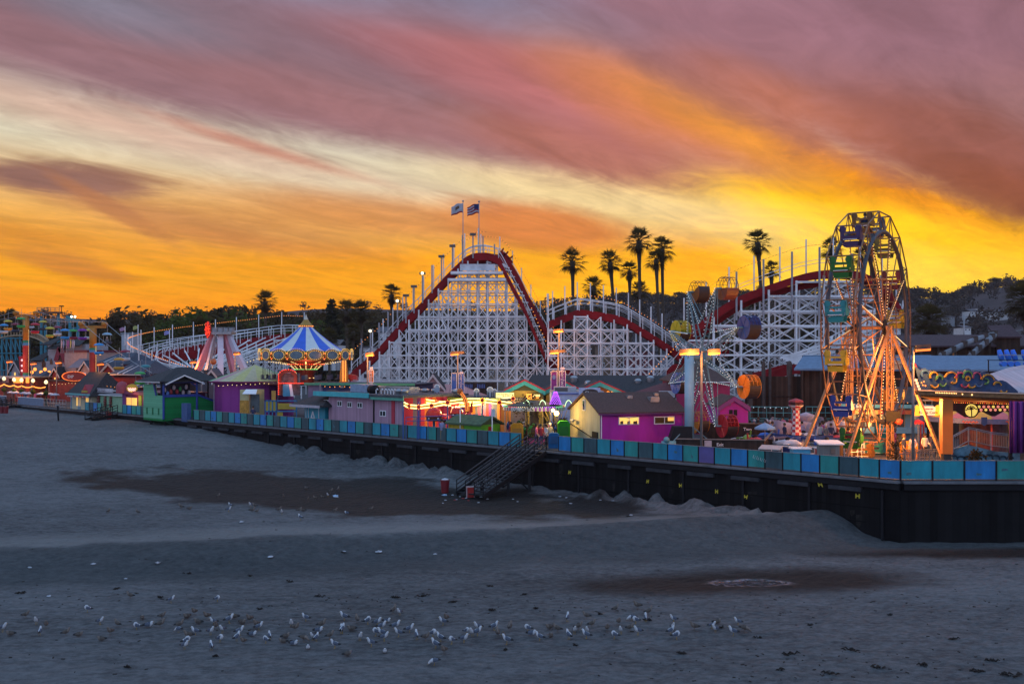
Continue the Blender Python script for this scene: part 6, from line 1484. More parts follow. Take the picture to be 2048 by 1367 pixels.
b10=Bld('food_stand','food stand with turquoise gable and glowing orange arches right of the white sign','food stand',XY(1150,95),XY(1248,95),7,ZZ(786,95),YW);b10.gable_front(SHINGLE,1.0,.2,.12,TRM,TRR);b10.gable_fill(M('gable_brown_lit',(.22,.09,.02)),.95)
for px in(1216,1225,1234,1243):mb=MB();mb.path([b10.p(b10.u_of(px)+.19*math.cos(R(a)),ZZ(789,95)+.32*math.sin(R(a)),.1)for a in range(0,181,20)],.04,LITO,4);mb.build('arch_light',b10.o)
b10.block('counter_glow',b10.u_of(1210),b10.u_of(1248),.06,.02,ZZ(793,95),ZZ(789.5,95),LITO)
b11=Bld('long_dark_roof','long dark shingle roofed row behind the food stands','building',XY(1050,104),XY(1330,100),8,ZZ(785,103),M('hall_wall',(.10,.08,.1)));b11.ridge_roof(SHINGLE,1.6,.3)
for px,w_,h,Y in((1148,13,20,105),(1176,12,10,102),(1180,20,6,101),(1276,12,14,103),(1301,13,20,103)):
 o=thing('roof_vent_stack','galvanised vent stack on the dark roofs, near the %s'%{1148:'purple banners',1176:'lettered white sign',1180:'white sign, broad and low',1276:'orange bulb string',1301:'caged wheel ride'}[px],'vent',tuple(P(px,775,Y)));k=Y/FL;c=P(px,776,Y)
 mb=MB();mb.lathe([(w_*k*.42,0),(w_*k*.42,h*k*.45),(w_*k*.5,h*k*.5),(w_*k*.5,h*k)],c,12,STEEL);mb.build('duct',o);mb=MB();mb.lathe([(w_*k*.62,h*k+.05),(w_*k*.4,h*k+.25),(.01,h*k+.3)],c,12,STEEL);mb.build('cap',o)
b12=Bld('churro_stand','white and blue parapet stand with a dark oval churro sign','food stand',XY(1103,86),XY(1208,86),4,ZZ(785,86),M('stand_white',(.5,.55,.68),.6));b12.flat_roof(GREY,.0,.12)
b12.block('parapet',0,b12.L,.12,0,ZZ(788,86),ZZ(783.5,86),M('stand_white',(.5,.55,.68)));b12.block('blue_band',.1,b12.L,.14,.121,ZZ(787.5,86),ZZ(785.5,86),M('band_blue',(.03,.09,.4)))
b12.block('roof_unit',b12.u_of(1109),b12.u_of(1153),-.4,-1.6,ZZ(784,86),ZZ(773.5,86),M('unit_grey',(.4,.42,.46)));b12.block('louvre',b12.u_of(1110),b12.u_of(1136),-.36,-.4,ZZ(782.5,86),ZZ(775,86),BOARDS('louvre',(.16,.14,.13),.12,'Z',.2))
sb=b12.sign(1157,1200,775,789.5,M('sign_white_blue',(.45,.52,.72),.5),None,None,None,.3)
mb=MB();cx_=b12.p(b12.u_of(1180),b12.z_of(1180,783,.3),.31);mb.disc(cx_,b12.d*.66,Zv*.24,24,b12.n*.03,M('oval_dark',(.06,.045,.045),.4));mb.build('oval_panel',sb)
text('Churro','lettering',sb,b12.p(b12.u_of(1182),b12.z_of(1182,785,.3),.36),.36,WHITE,b12.d)
Bc=XY(1201,73);ww=Vector((.965,.262,0));gg=Vector((-.262,.965,0));Bd=Bld('magenta_house','magenta house with cream gable end, brown shingle roof and two lit windows','house',Bc,Bc+ww*6.6,6.8,ZZ(826.5,73),MAG)
Bd.ridge_roof(BROWNSHINGLE,1.28,.22)
mb=MB();zt=Bd.z1
mb.slab([Bd.p(-.06,0,.02),Bd.p(-.06,0,-6.8),Bd.p(-.06,zt,-6.8),Bd.p(-.06,zt+1.22,-3.4),Bd.p(-.06,zt,.02)],Bd.d*.05,CREAM);mb.build('gable_wall',Bd.o)
Bd.window(1237,1278,833,849,WINLIT);Bd.window(1308,1349,832.5,848,M('window_half_lit',(.10,.06,.02),.15))
Bd.block('lit_blind',Bd.u_of(1335),Bd.u_of(1347),.07,.062,Bd.z_of(1340,841),Bd.z_of(1340,834),LITW)
mb=MB()
for u0,c0_ in((1240,1246),(1254,1260),(1266,1274)):mb.slab([Bd.p(Bd.u_of(u0),Bd.z_of(u0,847.5),.05),Bd.p(Bd.u_of(c0_),Bd.z_of(u0,847.5),.05),Bd.p(Bd.u_of(c0_),Bd.z_of(u0,841),.05),Bd.p(Bd.u_of(u0),Bd.z_of(u0,842),.05)],Bd.n*.01,M('shelf_brown',(.1,.05,.02)))
mb.build('shelf_goods',Bd.o)
mb=MB();q=Bd.p(-.08,zt+.45,-3.4);mb.frame(q,Vector((0,0,0))+Bd.d*.03,gg*.28,Zv*.42,WHITE);w_=mb.build('window',Bd.o);mb=MB();mb.frame(q-Bd.d*.02,Bd.d*.03,gg*.2,Zv*.34,WDARK);mb.build('pane',w_)
mb=MB();mb.tube(Bd.p(.05,0,.06),Bd.p(.05,zt,.06),.04,WHITE,5);mb.build('downpipe',Bd.o)
mb=MB();q=Bd.p(-.1,1.3,-.9);mb.frame(q+Zv*-.6,Bd.d*.05,gg*.55,Zv*.7,BLACK);mb.build('dark_door',Bd.o)
mb=MB();q=Bd.p(-.2,2.0,-5.0);mb.tube(q,q-Bd.d*.4,.05,STEEL,5);mb.tube(q-Bd.d*.3-gg*.3,q-Bd.d*.3+gg*.3,.11,STEEL,8);mb.build('wall_lamp',Bd.o)
mb=MB();mb.tube(Bd.p(-.12,1.65,-6.6),Bd.p(-.12,.95,-1.7),.04,BLACK,5);mb.build('handrail',Bd.o)
mb=MB();mb.beam(Bd.p(-.25,zt-.06,.26),Bd.p(Bd.L+.25,zt-.06,.26),.1,.1,M('gutter_plum',(.12,.02,.11)));mb.build('gutter',Bd.o)
mb=MB()
for u in(.02,Bd.L-.1):mb.beam(Bd.p(u,0,.03),Bd.p(u,zt-.1,.03),.1,.05,M('trim_purple',(.2,.04,.2)))
mb.build('corner_board',Bd.o)
for u,o_,w_,h in((3.0,-2.2,.4,.35),(4.6,-1.5,.7,.25),(5.4,-2.6,.3,.5)):Bd.block('roof_vent',u,u+w_,o_,o_-w_,zt+.5,zt+.85+h,STEEL)
mb=MB();mb.path([Bd.p(1.0,zt-.2,.05),Bd.p(2.2,zt-.35,.07),Bd.p(3.2,zt-.22,.05)],.015,BLACK,4);mb.build('cable',Bd.o);Bd.block('junction_box',5.9,6.2,.1,.002,1.3,1.75,GREY)
b13=Bld('magenta_shed','small magenta shed with a pointed gable and one black window','shed',XY(1440,79),XY(1496,79),5,ZZ(812,79),MAG);b13.gable_front(BROWNSHINGLE,.72,.15,.1,M('trim_purple',(.2,.04,.2)));b13.gable_fill(MAG,.7);b13.window(1456,1476,817,832,BLACK,MAG);b13.block('vent_panel',b13.u_of(1456),b13.u_of(1462),.04,0,ZZ(811,79),ZZ(802,79),M('trim_purple',(.2,.04,.2)))
b14=Bld('crimson_building','crimson walled building with brown hip roof behind the caged wheel','building',XY(1352,90),XY(1460,90),8,ZZ(763,90),M('crimson_wall',(.38,.02,.09),.6));b14.ridge_roof(BROWNSHINGLE,1.5,.3,.14,2.2);b14.block('eave_trim',-.3,b14.L+.3,.42,.32,ZZ(764.5,90),ZZ(762.5,90),WHITE)
b15=Bld('brown_roof_hall','dark maroon curved roof hall left of the caged wheel','building',XY(1282,92),XY(1345,90),7,ZZ(788,91),BROWNWOOD);MRD=M('maroon_roof',(.10,.025,.03),.8,.3,4);mb=MB()
mb.slab([b15.p(-.6,b15.z1,.3),b15.p(b15.L+.3,b15.z1,.3),b15.p(b15.L+.3,ZZ(757,93),-3),b15.p(b15.L*.55,ZZ(763,93),-3),b15.p(.4,ZZ(770,93),-3)],Zv*.15,MRD);mb.build('roof',b15.o)
mb=MB();mb.box(b15.p(b15.u_of(1338),ZZ(787,91),.4),(1.3,1.0,.55),M('unit_grey',(.4,.42,.46)));mb.build('roof_unit',b15.o)
b16=Bld('timber_stockade','tall dark vertical timber stockade with log piles behind the plane spinner','wall',XY(1490,92),XY(1606,91),.4,ZZ(752,92),BROWNWOOD)
for px,py,w_ in((1500,742,11),(1527,722,8),(1540,722,6),(1579,722,11),(1498,790,6)):mb=MB();k=92/FL;c=XY(px,91.4);mb.lathe([(w_/2*k,0),(w_/2*k,ZZ(py,92)-.3),(w_*.3*k,ZZ(py,92)),(.01,ZZ(py,92)+.05)],c,9,M('log_grey',(.07,.055,.05),.9,.4,2));mb.build('log_post',b16.o)
b16.block('top_rail',0,b16.L,.1,.01,ZZ(793,92),ZZ(791,92),DARKWOOD)
BLR=M('blue_shingle_roof',(.13,.20,.30),.8,.25,3,bump=.4)
b17=Bld('blue_roof_shed','long dark timber shed with pale blue shingle roof behind the big wheel','building',XY(1601,90),XY(1850,86),6,ZZ(741,88),BROWNWOOD);mb=MB()
mb.slab([b17.p(-.5,b17.z1,.6),b17.p(b17.L+.5,b17.z1,.6),b17.p(b17.L+.5,ZZ(713,93),-5),b17.p(-.3,ZZ(713,94),-5)],Zv*.15,BLR);mb.build('roof',b17.o);b17.block('ridge_cap',-.4,b17.L+.5,-4.6,-5,ZZ(714,93),ZZ(711,93),BLACK)
for px in(1603,1640,1690):b17.block('post',b17.u_of(px),b17.u_of(px)+.2,.5,.3,0,b17.z1-.02,BROWNWOOD)
b18=Bld('blue_roof_shed','blue shingle roof strip running out behind the carved sign board','building',XY(1855,85),XY(2120,84),6,ZZ(742,85),BROWNWOOD);mb=MB();mb.slab([b18.p(-.5,b18.z1,.6),b18.p(b18.L+.5,b18.z1,.6),b18.p(b18.L+.5,ZZ(714,90),-5),b18.p(-.3,ZZ(714,90),-5)],Zv*.15,BLR);mb.build('roof',b18.o)
b19=Bld('log_barn','long brown barn with dark timber wall and a raised roof tower','barn',XY(1815,102),XY(2140,100),8,ZZ(694,101),BROWNWOOD);MBR=M('barn_roof',(.065,.036,.042),.85,.3,3,bump=.4);mb=MB()
mb.slab([b19.p(-.4,b19.z1,.5),b19.p(b19.L,b19.z1,.5),b19.p(b19.L,ZZ(672,105),-4),b19.p(-.4,ZZ(672,106),-4)],Zv*.15,MBR);mb.build('roof',b19.o)
b19.block('roof_tower',b19.u_of(1990),b19.u_of(2036),.6,-2,ZZ(715,101),ZZ(675,101),BROWNWOOD);mb=MB();mb.slab([b19.p(b19.u_of(1985),ZZ(676,101),1.0),b19.p(b19.u_of(2036),ZZ(676,101),1.0),b19.p(b19.u_of(2028),ZZ(653,103),-1),b19.p(b19.u_of(1981),ZZ(654,103),-1)],Zv*.15,MBR);mb.build('tower_roof',b19.o)
b19.block('lit_window',b19.u_of(1905),b19.u_of(1913),.06,.0,ZZ(712,101),ZZ(702,101),M('window_orange',(.5,.18,.05)))
for k in range(9):b19.block('wall_post',b19.u_of(1840+34*k),b19.u_of(1840+34*k)+.2,.14,.0,3,b19.z1-.03,M('log_grey',(.07,.055,.05)))
for lab,pts in(('long grey log chute curving up to the barn tower',((1880,712,98),(1905,700,98),(1935,686,98),(1962,676,98.5),(1988,669,99.5))),('short log chute dropping steeply from the barn tower',((1940,712,97),(1957,697,97.4),(1974,682,98),(1990,668,99.4)))):
 o=thing('log_chute',lab,'log flume',tuple(P(*pts[0])));pp=smooth_path([P(*a)for a in pts],4);mb=MB();mb.path(pp,.3,M('flume_grey',(.20,.22,.25),.8,.4,2),7);mb.build('trough',o);mb=MB()
 for p in pp[1::3]:mb=MB();mb.box(p+Vector((0,-.1,.1)),(.3,.8,.6),M('log_grey',(.07,.055,.05)));mb.build('rib',o)
 for p in(pp[3],pp[-4]):mb=MB();mb.beam(p,(p.x,p.y+.3,3),.25,.25,BROWNWOOD);mb.build('support_post',o)
o=thing('swing_chair_ride','row of bright blue high-backed ride chairs hanging above the blue roof','fairground ride',tuple(P(2020,720,80)));BCH=M('chair_bright_blue',(.02,.16,.75),.35,.12,2)
for px in(1998,2012,2025,2046,2060):
 c=P(px,708,80);mb=MB();mb.path([c+Vector((.0,0,.35)),c+Vector((.12,0,-.1)),c+Vector((.25,0,-.5))],.2,BCH,8,[.16,.24,.2]);mb.disc(c+Vector((.32,-.2,-.78)),Vector((.24,0,0)),Zv*.2,14,Vector((0,.4,0)),BCH);mb.build('chair',o)
mb=MB();mb.tube(P(1998,709.5,79.6),P(2070,709.5,79.6),.03,STEEL,4);mb.tube(P(1974,720,79),P(2070,720,79),.03,BLACK,4);mb.tube(P(1977,748,79),P(1977,719,79),.05,BLACK,4);mb.tube(P(2066,748,79),P(2066,700,80),.08,BLACK,4);mb.build('bar',o)
pv=thing('pavilion','open pavilion with carved crown board, orange column, purple side curtain and patterned valance','pavilion',tuple(XY(1890,59)))
Yp=59.5;OR_=M('column_orange_paint',(.58,.15,.015),.5,.1,1);FAS=M('fascia_gilt',(.22,.10,.03),.4,.5,4);CV=M('carved_navy',(.02,.05,.13),.5,.5,2.5)
mb=MB();mb.slab([P(1837,789,Yp),P(2110,799,Yp),P(2110,790,Yp),P(1836,781,Yp)],(0,.5,0),FAS);mb.build('fascia',pv)
mb=MB();mb.beam(P(1836,780,Yp-.05),P(2110,789,Yp-.05),.12,.06,M('gilt_edge',(.5,.4,.3),.4));mb.build('edge_moulding',pv)
out=[(1823,728),(1832,733),(1841,741),(1845,737),(1851,736),(1857,741),(1860,746),(1863,740),(1868,739.5),(1873,743),(1876,750),(1880,746),(1885,748),(1889,754),(1896,747),(1904,742.5),(1912,742),(1915,745),(1919,740.5),(1925,741),(1929,746),(1931,740),(1936,736.5),(1941,738),(1945,746),(1949,741.5),(1955,741),(1960,746),(1967,742.5),(1976,745),(1985,750),(1992,757),(1997,761),(2005,760),(2013,763),(2022,770),(2036,782)]
mb=MB();mb.slab([P(x,y,Yp+.1)for x,y in out]+[P(2036,788,Yp+.1),P(1838,780.5,Yp+.1)],(0,.2,0),CV);mb.build('carved_board',pv)
gold=[M('carve_gold',(.26,.16,.015),.5,.4,5),M('carve_green',(.04,.15,.06),.5,.4,5),M('carve_pink',(.18,.03,.08),.5,.4,5),M('carve_blue',(.03,.09,.22),.5,.4,5)]
def scroll(mb,cx,cy,r,a0,a1,m_,w_=.06):mb.path([P(cx+r*(1-.0*t)*math.cos(lerp(a0,a1,t)),cy-r*math.sin(lerp(a0,a1,t)),Yp+.02)for t in[i/14 for i in range(15)]],w_,m_,5,[w_*(1-.5*i/14)for i in range(15)])
for i,(cx,cy,r,a0,a1,c)in enumerate(((1868,752,8,3.6,-1.2,0),(1850,748,7,3.8,-.2,3),(1879,757,6,3.4,-.4,1),(1903,757,13,2.9,0,0),(1908,760,6,-2.5,1.5,0),(1936,751,9,3.6,-.4,1),(1921,753,8,3.5,-.3,2),(1954,753,8,3.5,-.3,2),(1936,757,4,3.14,-3.14,0),(1976,762,13,2.9,.2,0),(1972,762,5,-2,2,1),(1995,772,8,2.8,.2,0),(2008,778,7,-2.8,-.4,0),(1870,768,7,-3,0,0),(1886,766,6,-3,.2,1),(1930,767,7,-3,0,2),(1944,768,7,-3,0,0),(1958,766,7,-3,0,3))):
 mb=MB();scroll(mb,cx,cy,r,a0,a1,gold[c],.075);mb.build('scroll',pv)
mb=MB()
for i in range(13):mb.bulb(P(1872+i*3.4,785+i*.12,Yp-.1),.04,WARMB)
mb.bulb(P(1925,788,Yp-.1),.05,WARMB);mb.bulb(P(1944,789,Yp-.1),.06,WARMB)
for cx,cy in((1846,770),(1851,771),(1843,765),(1848,763)):mb.bulb(P(cx,cy,Yp-.02),.05,AMBERDIM)
mb.build('fascia_bulbs',pv)
mb=MB();a,b_=P(1823,727,Yp+.1),P(1838,781,Yp+.1);mb.slab([a,b_,b_+Vector((.5,.9,.0)),a+Vector((.5,.9,.0))],(.15,0,0),M('end_board_red',(.25,.02,.05)));mb.build('end_board',pv)
for i in range(4):mb=MB();q=P(1829.5+i*2.2,757+i*6,Yp+.02);mb.slab([q,q+Vector((.16,0,-.02)),q+Vector((.16,0,-.17)),q+Vector((0,0,-.15))],(0,.05,0),WHITE);mb.build('white_tile',pv)
ROOFP=BOARDS('pavilion_roof',(.46,.40,.44),.45,'X',.10,.5,.3);mb=MB();ra,rb_,rc=P(1986,768,62),P(2140,700,68),P(2140,792,Yp+.4)
mb.slab([P(1842,781,60),P(2110,789,60),P(2140,716,69),P(2016,738,66.5),P(1984,749,64)],(0,0,.1),ROOFP);mb.build('roof',pv)
mb=MB();mb.slab([P(1838,790,Yp+.3),P(2110,800,Yp+.3),P(2110,812,66),P(1870,800,66)],(0,0,-.06),BOARDS('ceiling_slats',(.20,.08,.03),.14,'X',.3,.6));mb.build('ceiling',pv)
mb=MB();mb.lathe([(.30,0),(.30,1.1)],XY(1892,60.2),4,M('column_foot',(.04,.035,.035)),None,R(45),False);mb.build('column_foot',pv)
mb=MB();mb.lathe([(.42,1.1),(.42,ZZ(797,60.2))],XY(1892.5,60.2),4,OR_,None,R(38),False);mb.build('column',pv)
mb=MB();n=30
for i in range(n):
 x0,x1=2020+75*i/n,2020+75*(i+1)/n;y0,y1=58.9+.12*math.sin(i*1.3),58.9+.12*math.sin((i+1)*1.3)
 mb.add([P(x0,905,y0),P(x1,906,y1),P(x1,802,y1),P(x0,802,y0)],[(0,1,2,3)],M('curtain_purple',(.13,.015,.17),.7,.15,2),True)
o_=mb.build('curtain',pv);o_.modifiers.new('thick','SOLIDIFY').thickness=.03
mb=MB();mb.beam(XY(2021,59.1,0),XY(2021,59.1,ZZ(800,59.1)),.16,.16,BLACK);mb.build('corner_post',pv)
mb=MB();Yv=62;VAL=M('valance_dark',(.05,.02,.015),.5,.3,3)
mb.slab([P(1894,802,Yv),P(2030,806,Yv),P(2030,826,Yv),P(2008,822,Yv),P(1990,832,Yv),P(1984,832,Yv),P(1962,822,Yv),P(1945,834,Yv),P(1930,834,Yv),P(1912,822,Yv),P(1902,822,Yv),P(1895,834,Yv)],(0,.08,0),VAL);vl=mb.build('valance',pv)
LP=E('lit_pink',(1,.30,.22),.75);LY=E('lit_yellow',(1,.70,.14),.8)
for i in range(14):mb=MB();mb.disc(P(1958+(i//2)*9.5+(4 if i%2 else 0),813+(6 if i%2 else 0),Yv-.02),Vector((.085,0,0)),Zv*.085,12,Vector((0,-.03,0)),LP if i%3 else LY);mb.build('round_light',vl)
mb=MB();c=P(1942,820,Yv-.05);mb.disc(c,Vector((.42,0,0)),Zv*.42,26,Vector((0,-.03,0)),LY);ds=mb.build('palm_medallion',vl)
mb=MB();mb.path([c+Vector((.43*math.cos(R(a)),-.05,.43*math.sin(R(a))))for a in range(0,360,15)],.045,VAL,5,closed=True);mb.beam(c+Vector((.02,-.06,-.4)),c+Vector((0,-.06,.05)),.05,.05,VAL)
for a in(20,60,100,140,175):mb.path([c+Vector((0,-.06,.05)),c+Vector((.2*math.cos(R(a)),-.06,.05+.25*math.sin(R(a)))),c+Vector((.36*math.cos(R(a)),-.06,.0+.18*math.sin(R(a))))],.035,VAL,4)
mb.build('palm_figure',ds)
mb=MB()
for i in range(28):mb.bulb(P(1905+i*4.3,804.5+i*.1,Yv-.08),.035,AMBER if i%3 else REDB)
mb.build('valance_bulbs',pv)
mb=MB();Yw=60.6;WAVE=M('mural_wave',(.10,.22,.30),.6,.8,1.2)
mb.slab([P(1905,928,Yw),P(2040,928,Yw),P(2040,906,Yw),P(1990,902,Yw),P(1937,889,Yw),P(1905,898,Yw)],(0,.15,0),WAVE);mw_=mb.build('mural_wall',pv);mb=MB();r_=random.Random(4)
for i in range(9):x=1908+i*14;mb.path([P(x+7*math.cos(t),915-5*math.sin(t)+2*math.sin(i),Yw-.04)for t in[k*.35 for k in range(12)]],.05,M('wave_dark',(.01,.05,.09)),4)
mb.build('wave_curl',mw_)
mb=MB()
rp=[(1906,871,60.4),(1937,854,60.8),(1953,857,60.8),(1982,864,60.7),(2022,868,60.6)]
for dy in(0,3,27):mb.path([P(x,y+dy,Y)for x,y,Y in rp],.03,STEEL,5)
for(x,y,Y)in rp:mb.tube(P(x,y,Y),P(x,905,Y),.035,STEEL,5)
for i in range(34):x=1908+i*3.4;y=interp([(a,b_)for a,b_,_ in rp],x);mb.tube(P(x,y+4,60.7),P(x,y+27,60.7),.012,STEEL,3)
mb.build('ramp_rail',pv)
tn=thing('tent_ride','ride tent with pink and yellow striped roof and a blue frieze inside the pavilion','fairground ride',tuple(XY(1962,68)));Yt=68
SP_,SY_=M('tent_pink',(.55,.15,.17),.6),M('tent_yellow',(.60,.36,.03),.6);mb=MB();c0=XY(1966,72.5)
mb.lathe([(4.6,ZZ(838,68)),(.1,ZZ(800,71))],c0,40,SP_,lambda i,q:SP_ if(q//2)%2 else SY_,R(-90));mb.build('tent_roof',tn)
mb=MB();mb.lathe([(4.65,ZZ(848,68)),(4.65,ZZ(838,68))],c0,40,M('frieze_blue',(.10,.14,.34),.5,.3,3));fz=mb.build('frieze',tn)
mb=MB();q=P(1968,842.5,67.75);mb.slab([q+Vector((-.2,0,.3)),q+Vector((.2,0,.3)),q+Vector((.2,0,-.15)),q+Vector((0,0,-.3)),q+Vector((-.2,0,-.15))],(0,-.05,0),M('shield_blue',(.02,.05,.2)));mb.build('shield',fz)
for x0 in(1925,2012):mb=MB();mb.path([P(x0+i*2.4,843-1.6*math.sin(i*2.2)+i*.1,67.7)for i in range(14)],.05,M('scroll_red',(.4,.08,.05)),4);mb.build('painted_scroll',fz)
for i in range(10):a=6.2832*i/10;mb=MB();q=c0+Vector((math.cos(a),math.sin(a),0))*4.3;mb.tube((q.x,q.y,0),(q.x,q.y,ZZ(846,68)),.06,M('tent_pole_red',(.4,.05,.04)),5);mb.build('pole',tn)
mb=MB();mb.lathe([(1.6,0),(1.6,2.4)],c0,16,M('tent_core',(.12,.03,.03),.5,.8,3));mb.build('core',tn)
point_light(1968,822,62.8,(1,.5,.15),60,.3);point_light(1950,850,66.5,(1,.45,.2),60,.4)
b20=Bld('snack_stand','pale blue and cream snack stand with striped awning behind the big wheel','food stand',XY(1690,84),XY(1850,83),5,ZZ(812,84),stripes('stand_stripes',[(.38,.40,.36),(.12,.24,.36),(.45,.38,.22),(.30,.34,.36)],.5));b20.flat_roof(M('roof_teal',(.06,.2,.22)),.5,.15,M('fascia_cyan',(.15,.42,.45)))
b20.block('awning',0,b20.L,.9,.1,ZZ(826,84),ZZ(818,84),stripes('awning_stripes',[(.45,.12,.05),(.5,.3,.1),(.4,.06,.05)],.3));b20.block('counter',0,b20.L,.6,.1,.6,1.1,M('counter_blue',(.15,.3,.4)))
for a,c in((1712,1730),(1744,1760),(1790,1808)):b20.block('serving_hatch',b20.u_of(a),b20.u_of(c),.05,.0,1.1,2.2,M('hatch_dark',(.06,.05,.05)))
b20.block('menu_sign',b20.u_of(1708),b20.u_of(1725),.95,.9,ZZ(817,84),ZZ(807,84),M('menu_white',(.5,.45,.48),.5,.5,6));b20.block('orange_sign',b20.u_of(1784),b20.u_of(1806),.6,.5,ZZ(797,84),ZZ(778,84),LITO)
b20.block('upper_wall',b20.u_of(1720),b20.u_of(1845),-.5,-3,ZZ(812,84)+.3,ZZ(775,84),M('upper_slate',(.07,.09,.11),.8,.4,2))
kc=thing('kettle_corn_sign','lit kettle corn sign with yellow corn bag shapes at both ends','sign',tuple(P(1855,824,71)));Yk=71
mb=MB();mb.slab([P(1838,830,Yk),P(1876,830,Yk),P(1876,815,Yk),P(1866,812,Yk),P(1850,812,Yk),P(1838,815,Yk)],(0,.08,0),E('sign_cream',(1,.72,.5),.55));bd=mb.build('board',kc)
for px in(1835,1876):mb=MB();mb.slab([P(px-5.5,831,Yk-.05),P(px+5.5,831,Yk-.05),P(px+4.5,813,Yk-.05),P(px+1,809,Yk-.05),P(px-4,811,Yk-.05)],(0,.06,0),E('corn_yellow',(1,.55,.04),.7));mb.build('corn_bag',kc)
text('Kettle Corn','lettering',bd,P(1856.5,824.5,Yk-.06),.27,BLACK,(1,0,0));text('AMERICAN','lettering',bd,P(1857,817.5,Yk-.06),.13,M('letter_red',(.35,.05,.02)),(1,0,0))
mb=MB();mb.tube(P(1852,812,Yk),P(1850,800,Yk),.02,STEEL,4);mb.tube(P(1864,812,Yk),P(1864,800,Yk),.02,STEEL,4);mb.beam(P(1845,800,Yk),P(1878,800,Yk),.1,.1,GREY);mb.build('hanger',kc)
mb=MB();mb.tube(XY(1879,Yk),P(1879,798,Yk),.06,GREY,6);mb.build('post',kc)
def umbrella(px,py,Y,rpx,m_,label,group=None,flat=.45,name='parasol'):
 o=thing(name,label,'parasol',tuple(XY(px,Y)),group);r=rpx*Y/FL;zt=ZZ(py,Y);n=8
 mb=MB();mb.lathe([(r,zt-r*flat),(r*.55,zt-r*flat*.45),(.03,zt)],XY(px,Y),n,m_,None,0,False);mb.lathe([(r,zt-r*flat-.12),(r,zt-r*flat)],XY(px,Y),n,m_,None,0,False);mb.build('canopy',o)
 mb=MB();mb.tube(XY(px,Y),XY(px,Y,zt+.1),.03,STEEL,5);mb.build('pole',o);return o
umbrella(1836,838,70,12,M('parasol_red',(.55,.02,.02),.6),'red parasol by the kettle corn sign');umbrella(1530,845,68,21,M('parasol_blue',(.16,.30,.50),.6),'pale blue parasol beside the plane spinner')
qr=thing('queue_rails','zigzag of low metal queue rails lit orange at the foot of the big wheel','railing',tuple(XY(1840,62)))
for j,(Y,x0,x1)in enumerate(((61.4,1800,1868),(62.6,1806,1874),(63.8,1812,1878))):
 mb=MB()
 for h in(.5,.98):mb.tube(XY(x0,Y,h),XY(x1,Y+.6,h),.03,STEEL,5)
 for k in range(8):q=XY(lerp(x0,x1,k/7),Y+.6*k/7);mb.tube(q,q+Zv*.98,.03,STEEL,5)
 mb.build('rail',qr)
st_=thing('metal_shed','small pale metal shed with white roof at the fence beside the big wheel','shed',tuple(XY(1660,61.2)));q=XY(1656,62.4);mb=MB();mb.box(q+Zv*.75,(1.35,1.2,1.5),BOARDS('shed_metal',(.22,.20,.19),.12,'U',.1,.5),-.3);mb.build('wall',st_);mb=MB();mb.slab([q+Vector((-.8,-.8,1.5)),q+Vector((.75,-.85,1.5)),q+Vector((.85,.7,1.62)),q+Vector((-.65,.8,1.62))],Zv*.07,WHITE);mb.build('roof',st_);mb=MB();mb.box(q+Vector((.12,-.68,1.1)),(.35,.04,.3),BOARDS('louvre',(.16,.14,.13),.12,'Z'));mb.build('vent',st_)
tb=thing('ticket_table','long white topped table at the fence below the blue parasol','table',tuple(XY(1540,63.5)));mb=MB();mb.slab([XY(1516,63.6,1.05),XY(1560,62.8,1.05),XY(1566,64,1.2),XY(1524,64.8,1.2)],Zv*.05,M('table_white',(.34,.33,.34)));mb.build('table_top',tb)
for px in(1518,1558):mb=MB();mb.tube(XY(px,63.6),XY(px,63.6,1.05),.04,STEEL,5);mb.build('leg',tb)
for i,(px,py0,py1,w_,Y,c,nm,lab)in enumerate(((1600,897,915,34,62.2,(.05,.3,.5),'ride_booth','sky blue control booth at the fence beside the big wheel leg'),(1640,896,912,16,62.6,(.4,.05,.05),'striped_box','small red and white striped box beside the metal shed'))):
 o=thing(nm,lab,'booth',tuple(XY(px,Y)));mb=MB();mb.box(XY(px,Y,ZZ(py0,Y)/2),(w_*Y/FL,.8,ZZ(py0,Y)),M(nm,c)if i==0 else stripes('redwhite',[(.4,.04,.05),(.5,.45,.45)],.1));mb.build('body',o);mb=MB();mb.box(XY(px,Y,ZZ(py0,Y)+.04),(w_*Y/FL+.15,.95,.07),WHITE);mb.build('lid',o)
dk=thing('board_fence','dark board fence round the foot of the caged wheel','fence',tuple(XY(1440,68)))
for A_,B_,h in((XY(1352,67.6),XY(1528,66.6),1.35),(XY(1528,66.6),XY(1545,75),1.3),(XY(1400,78),XY(1535,77),1.75)):
 mb=MB();wallseg(mb,A_,B_,0,h,.08,DARKWOOD);mb.build('boards',dk);mb=MB();mb.beam(A_+Zv*(h+.04),B_+Zv*(h+.04),.14,.07,M('rail_weathered',(.16,.14,.13),.8));mb.build('top_rail',dk)
mb=MB();mb.box(XY(1416,66.5,1.1),(.45,.2,.5),M('meter_pink',(.45,.36,.38)));mb.build('meter_box',dk)
text('Exit','lettering',dk,XY(1440,66.9,1.05),.3,WHITE,(1,0,0));text('Two','lettering',dk,XY(1495,77.0,1.35),.34,WHITE,(1,0,0))
tl=thing('teal_railing','teal pipe railing along the raised walk behind the crowd','railing',tuple(XY(1560,86)))
for x0,x1 in((1500,1600),(1612,1690)):
 mb=MB()
 for h in(1.6,2.1,2.6):mb.tube(XY(x0,87,h),XY(x1,86,h),.035,M('rail_teal',(.08,.26,.27),.5),5)
 for k in range(7):q=XY(lerp(x0,x1,k/6),87-k/6);mb.tube(q+Zv*1.0,q+Zv*2.6,.035,M('rail_teal',(.08,.26,.27)),5)
 mb.build('rail',tl);mb=MB();mb.box(XY((x0+x1)/2,87.2,1.2),((x1-x0)*.0435,.3,.5),M('walk_teal',(.05,.16,.17)));mb.build('walk_edge',tl)
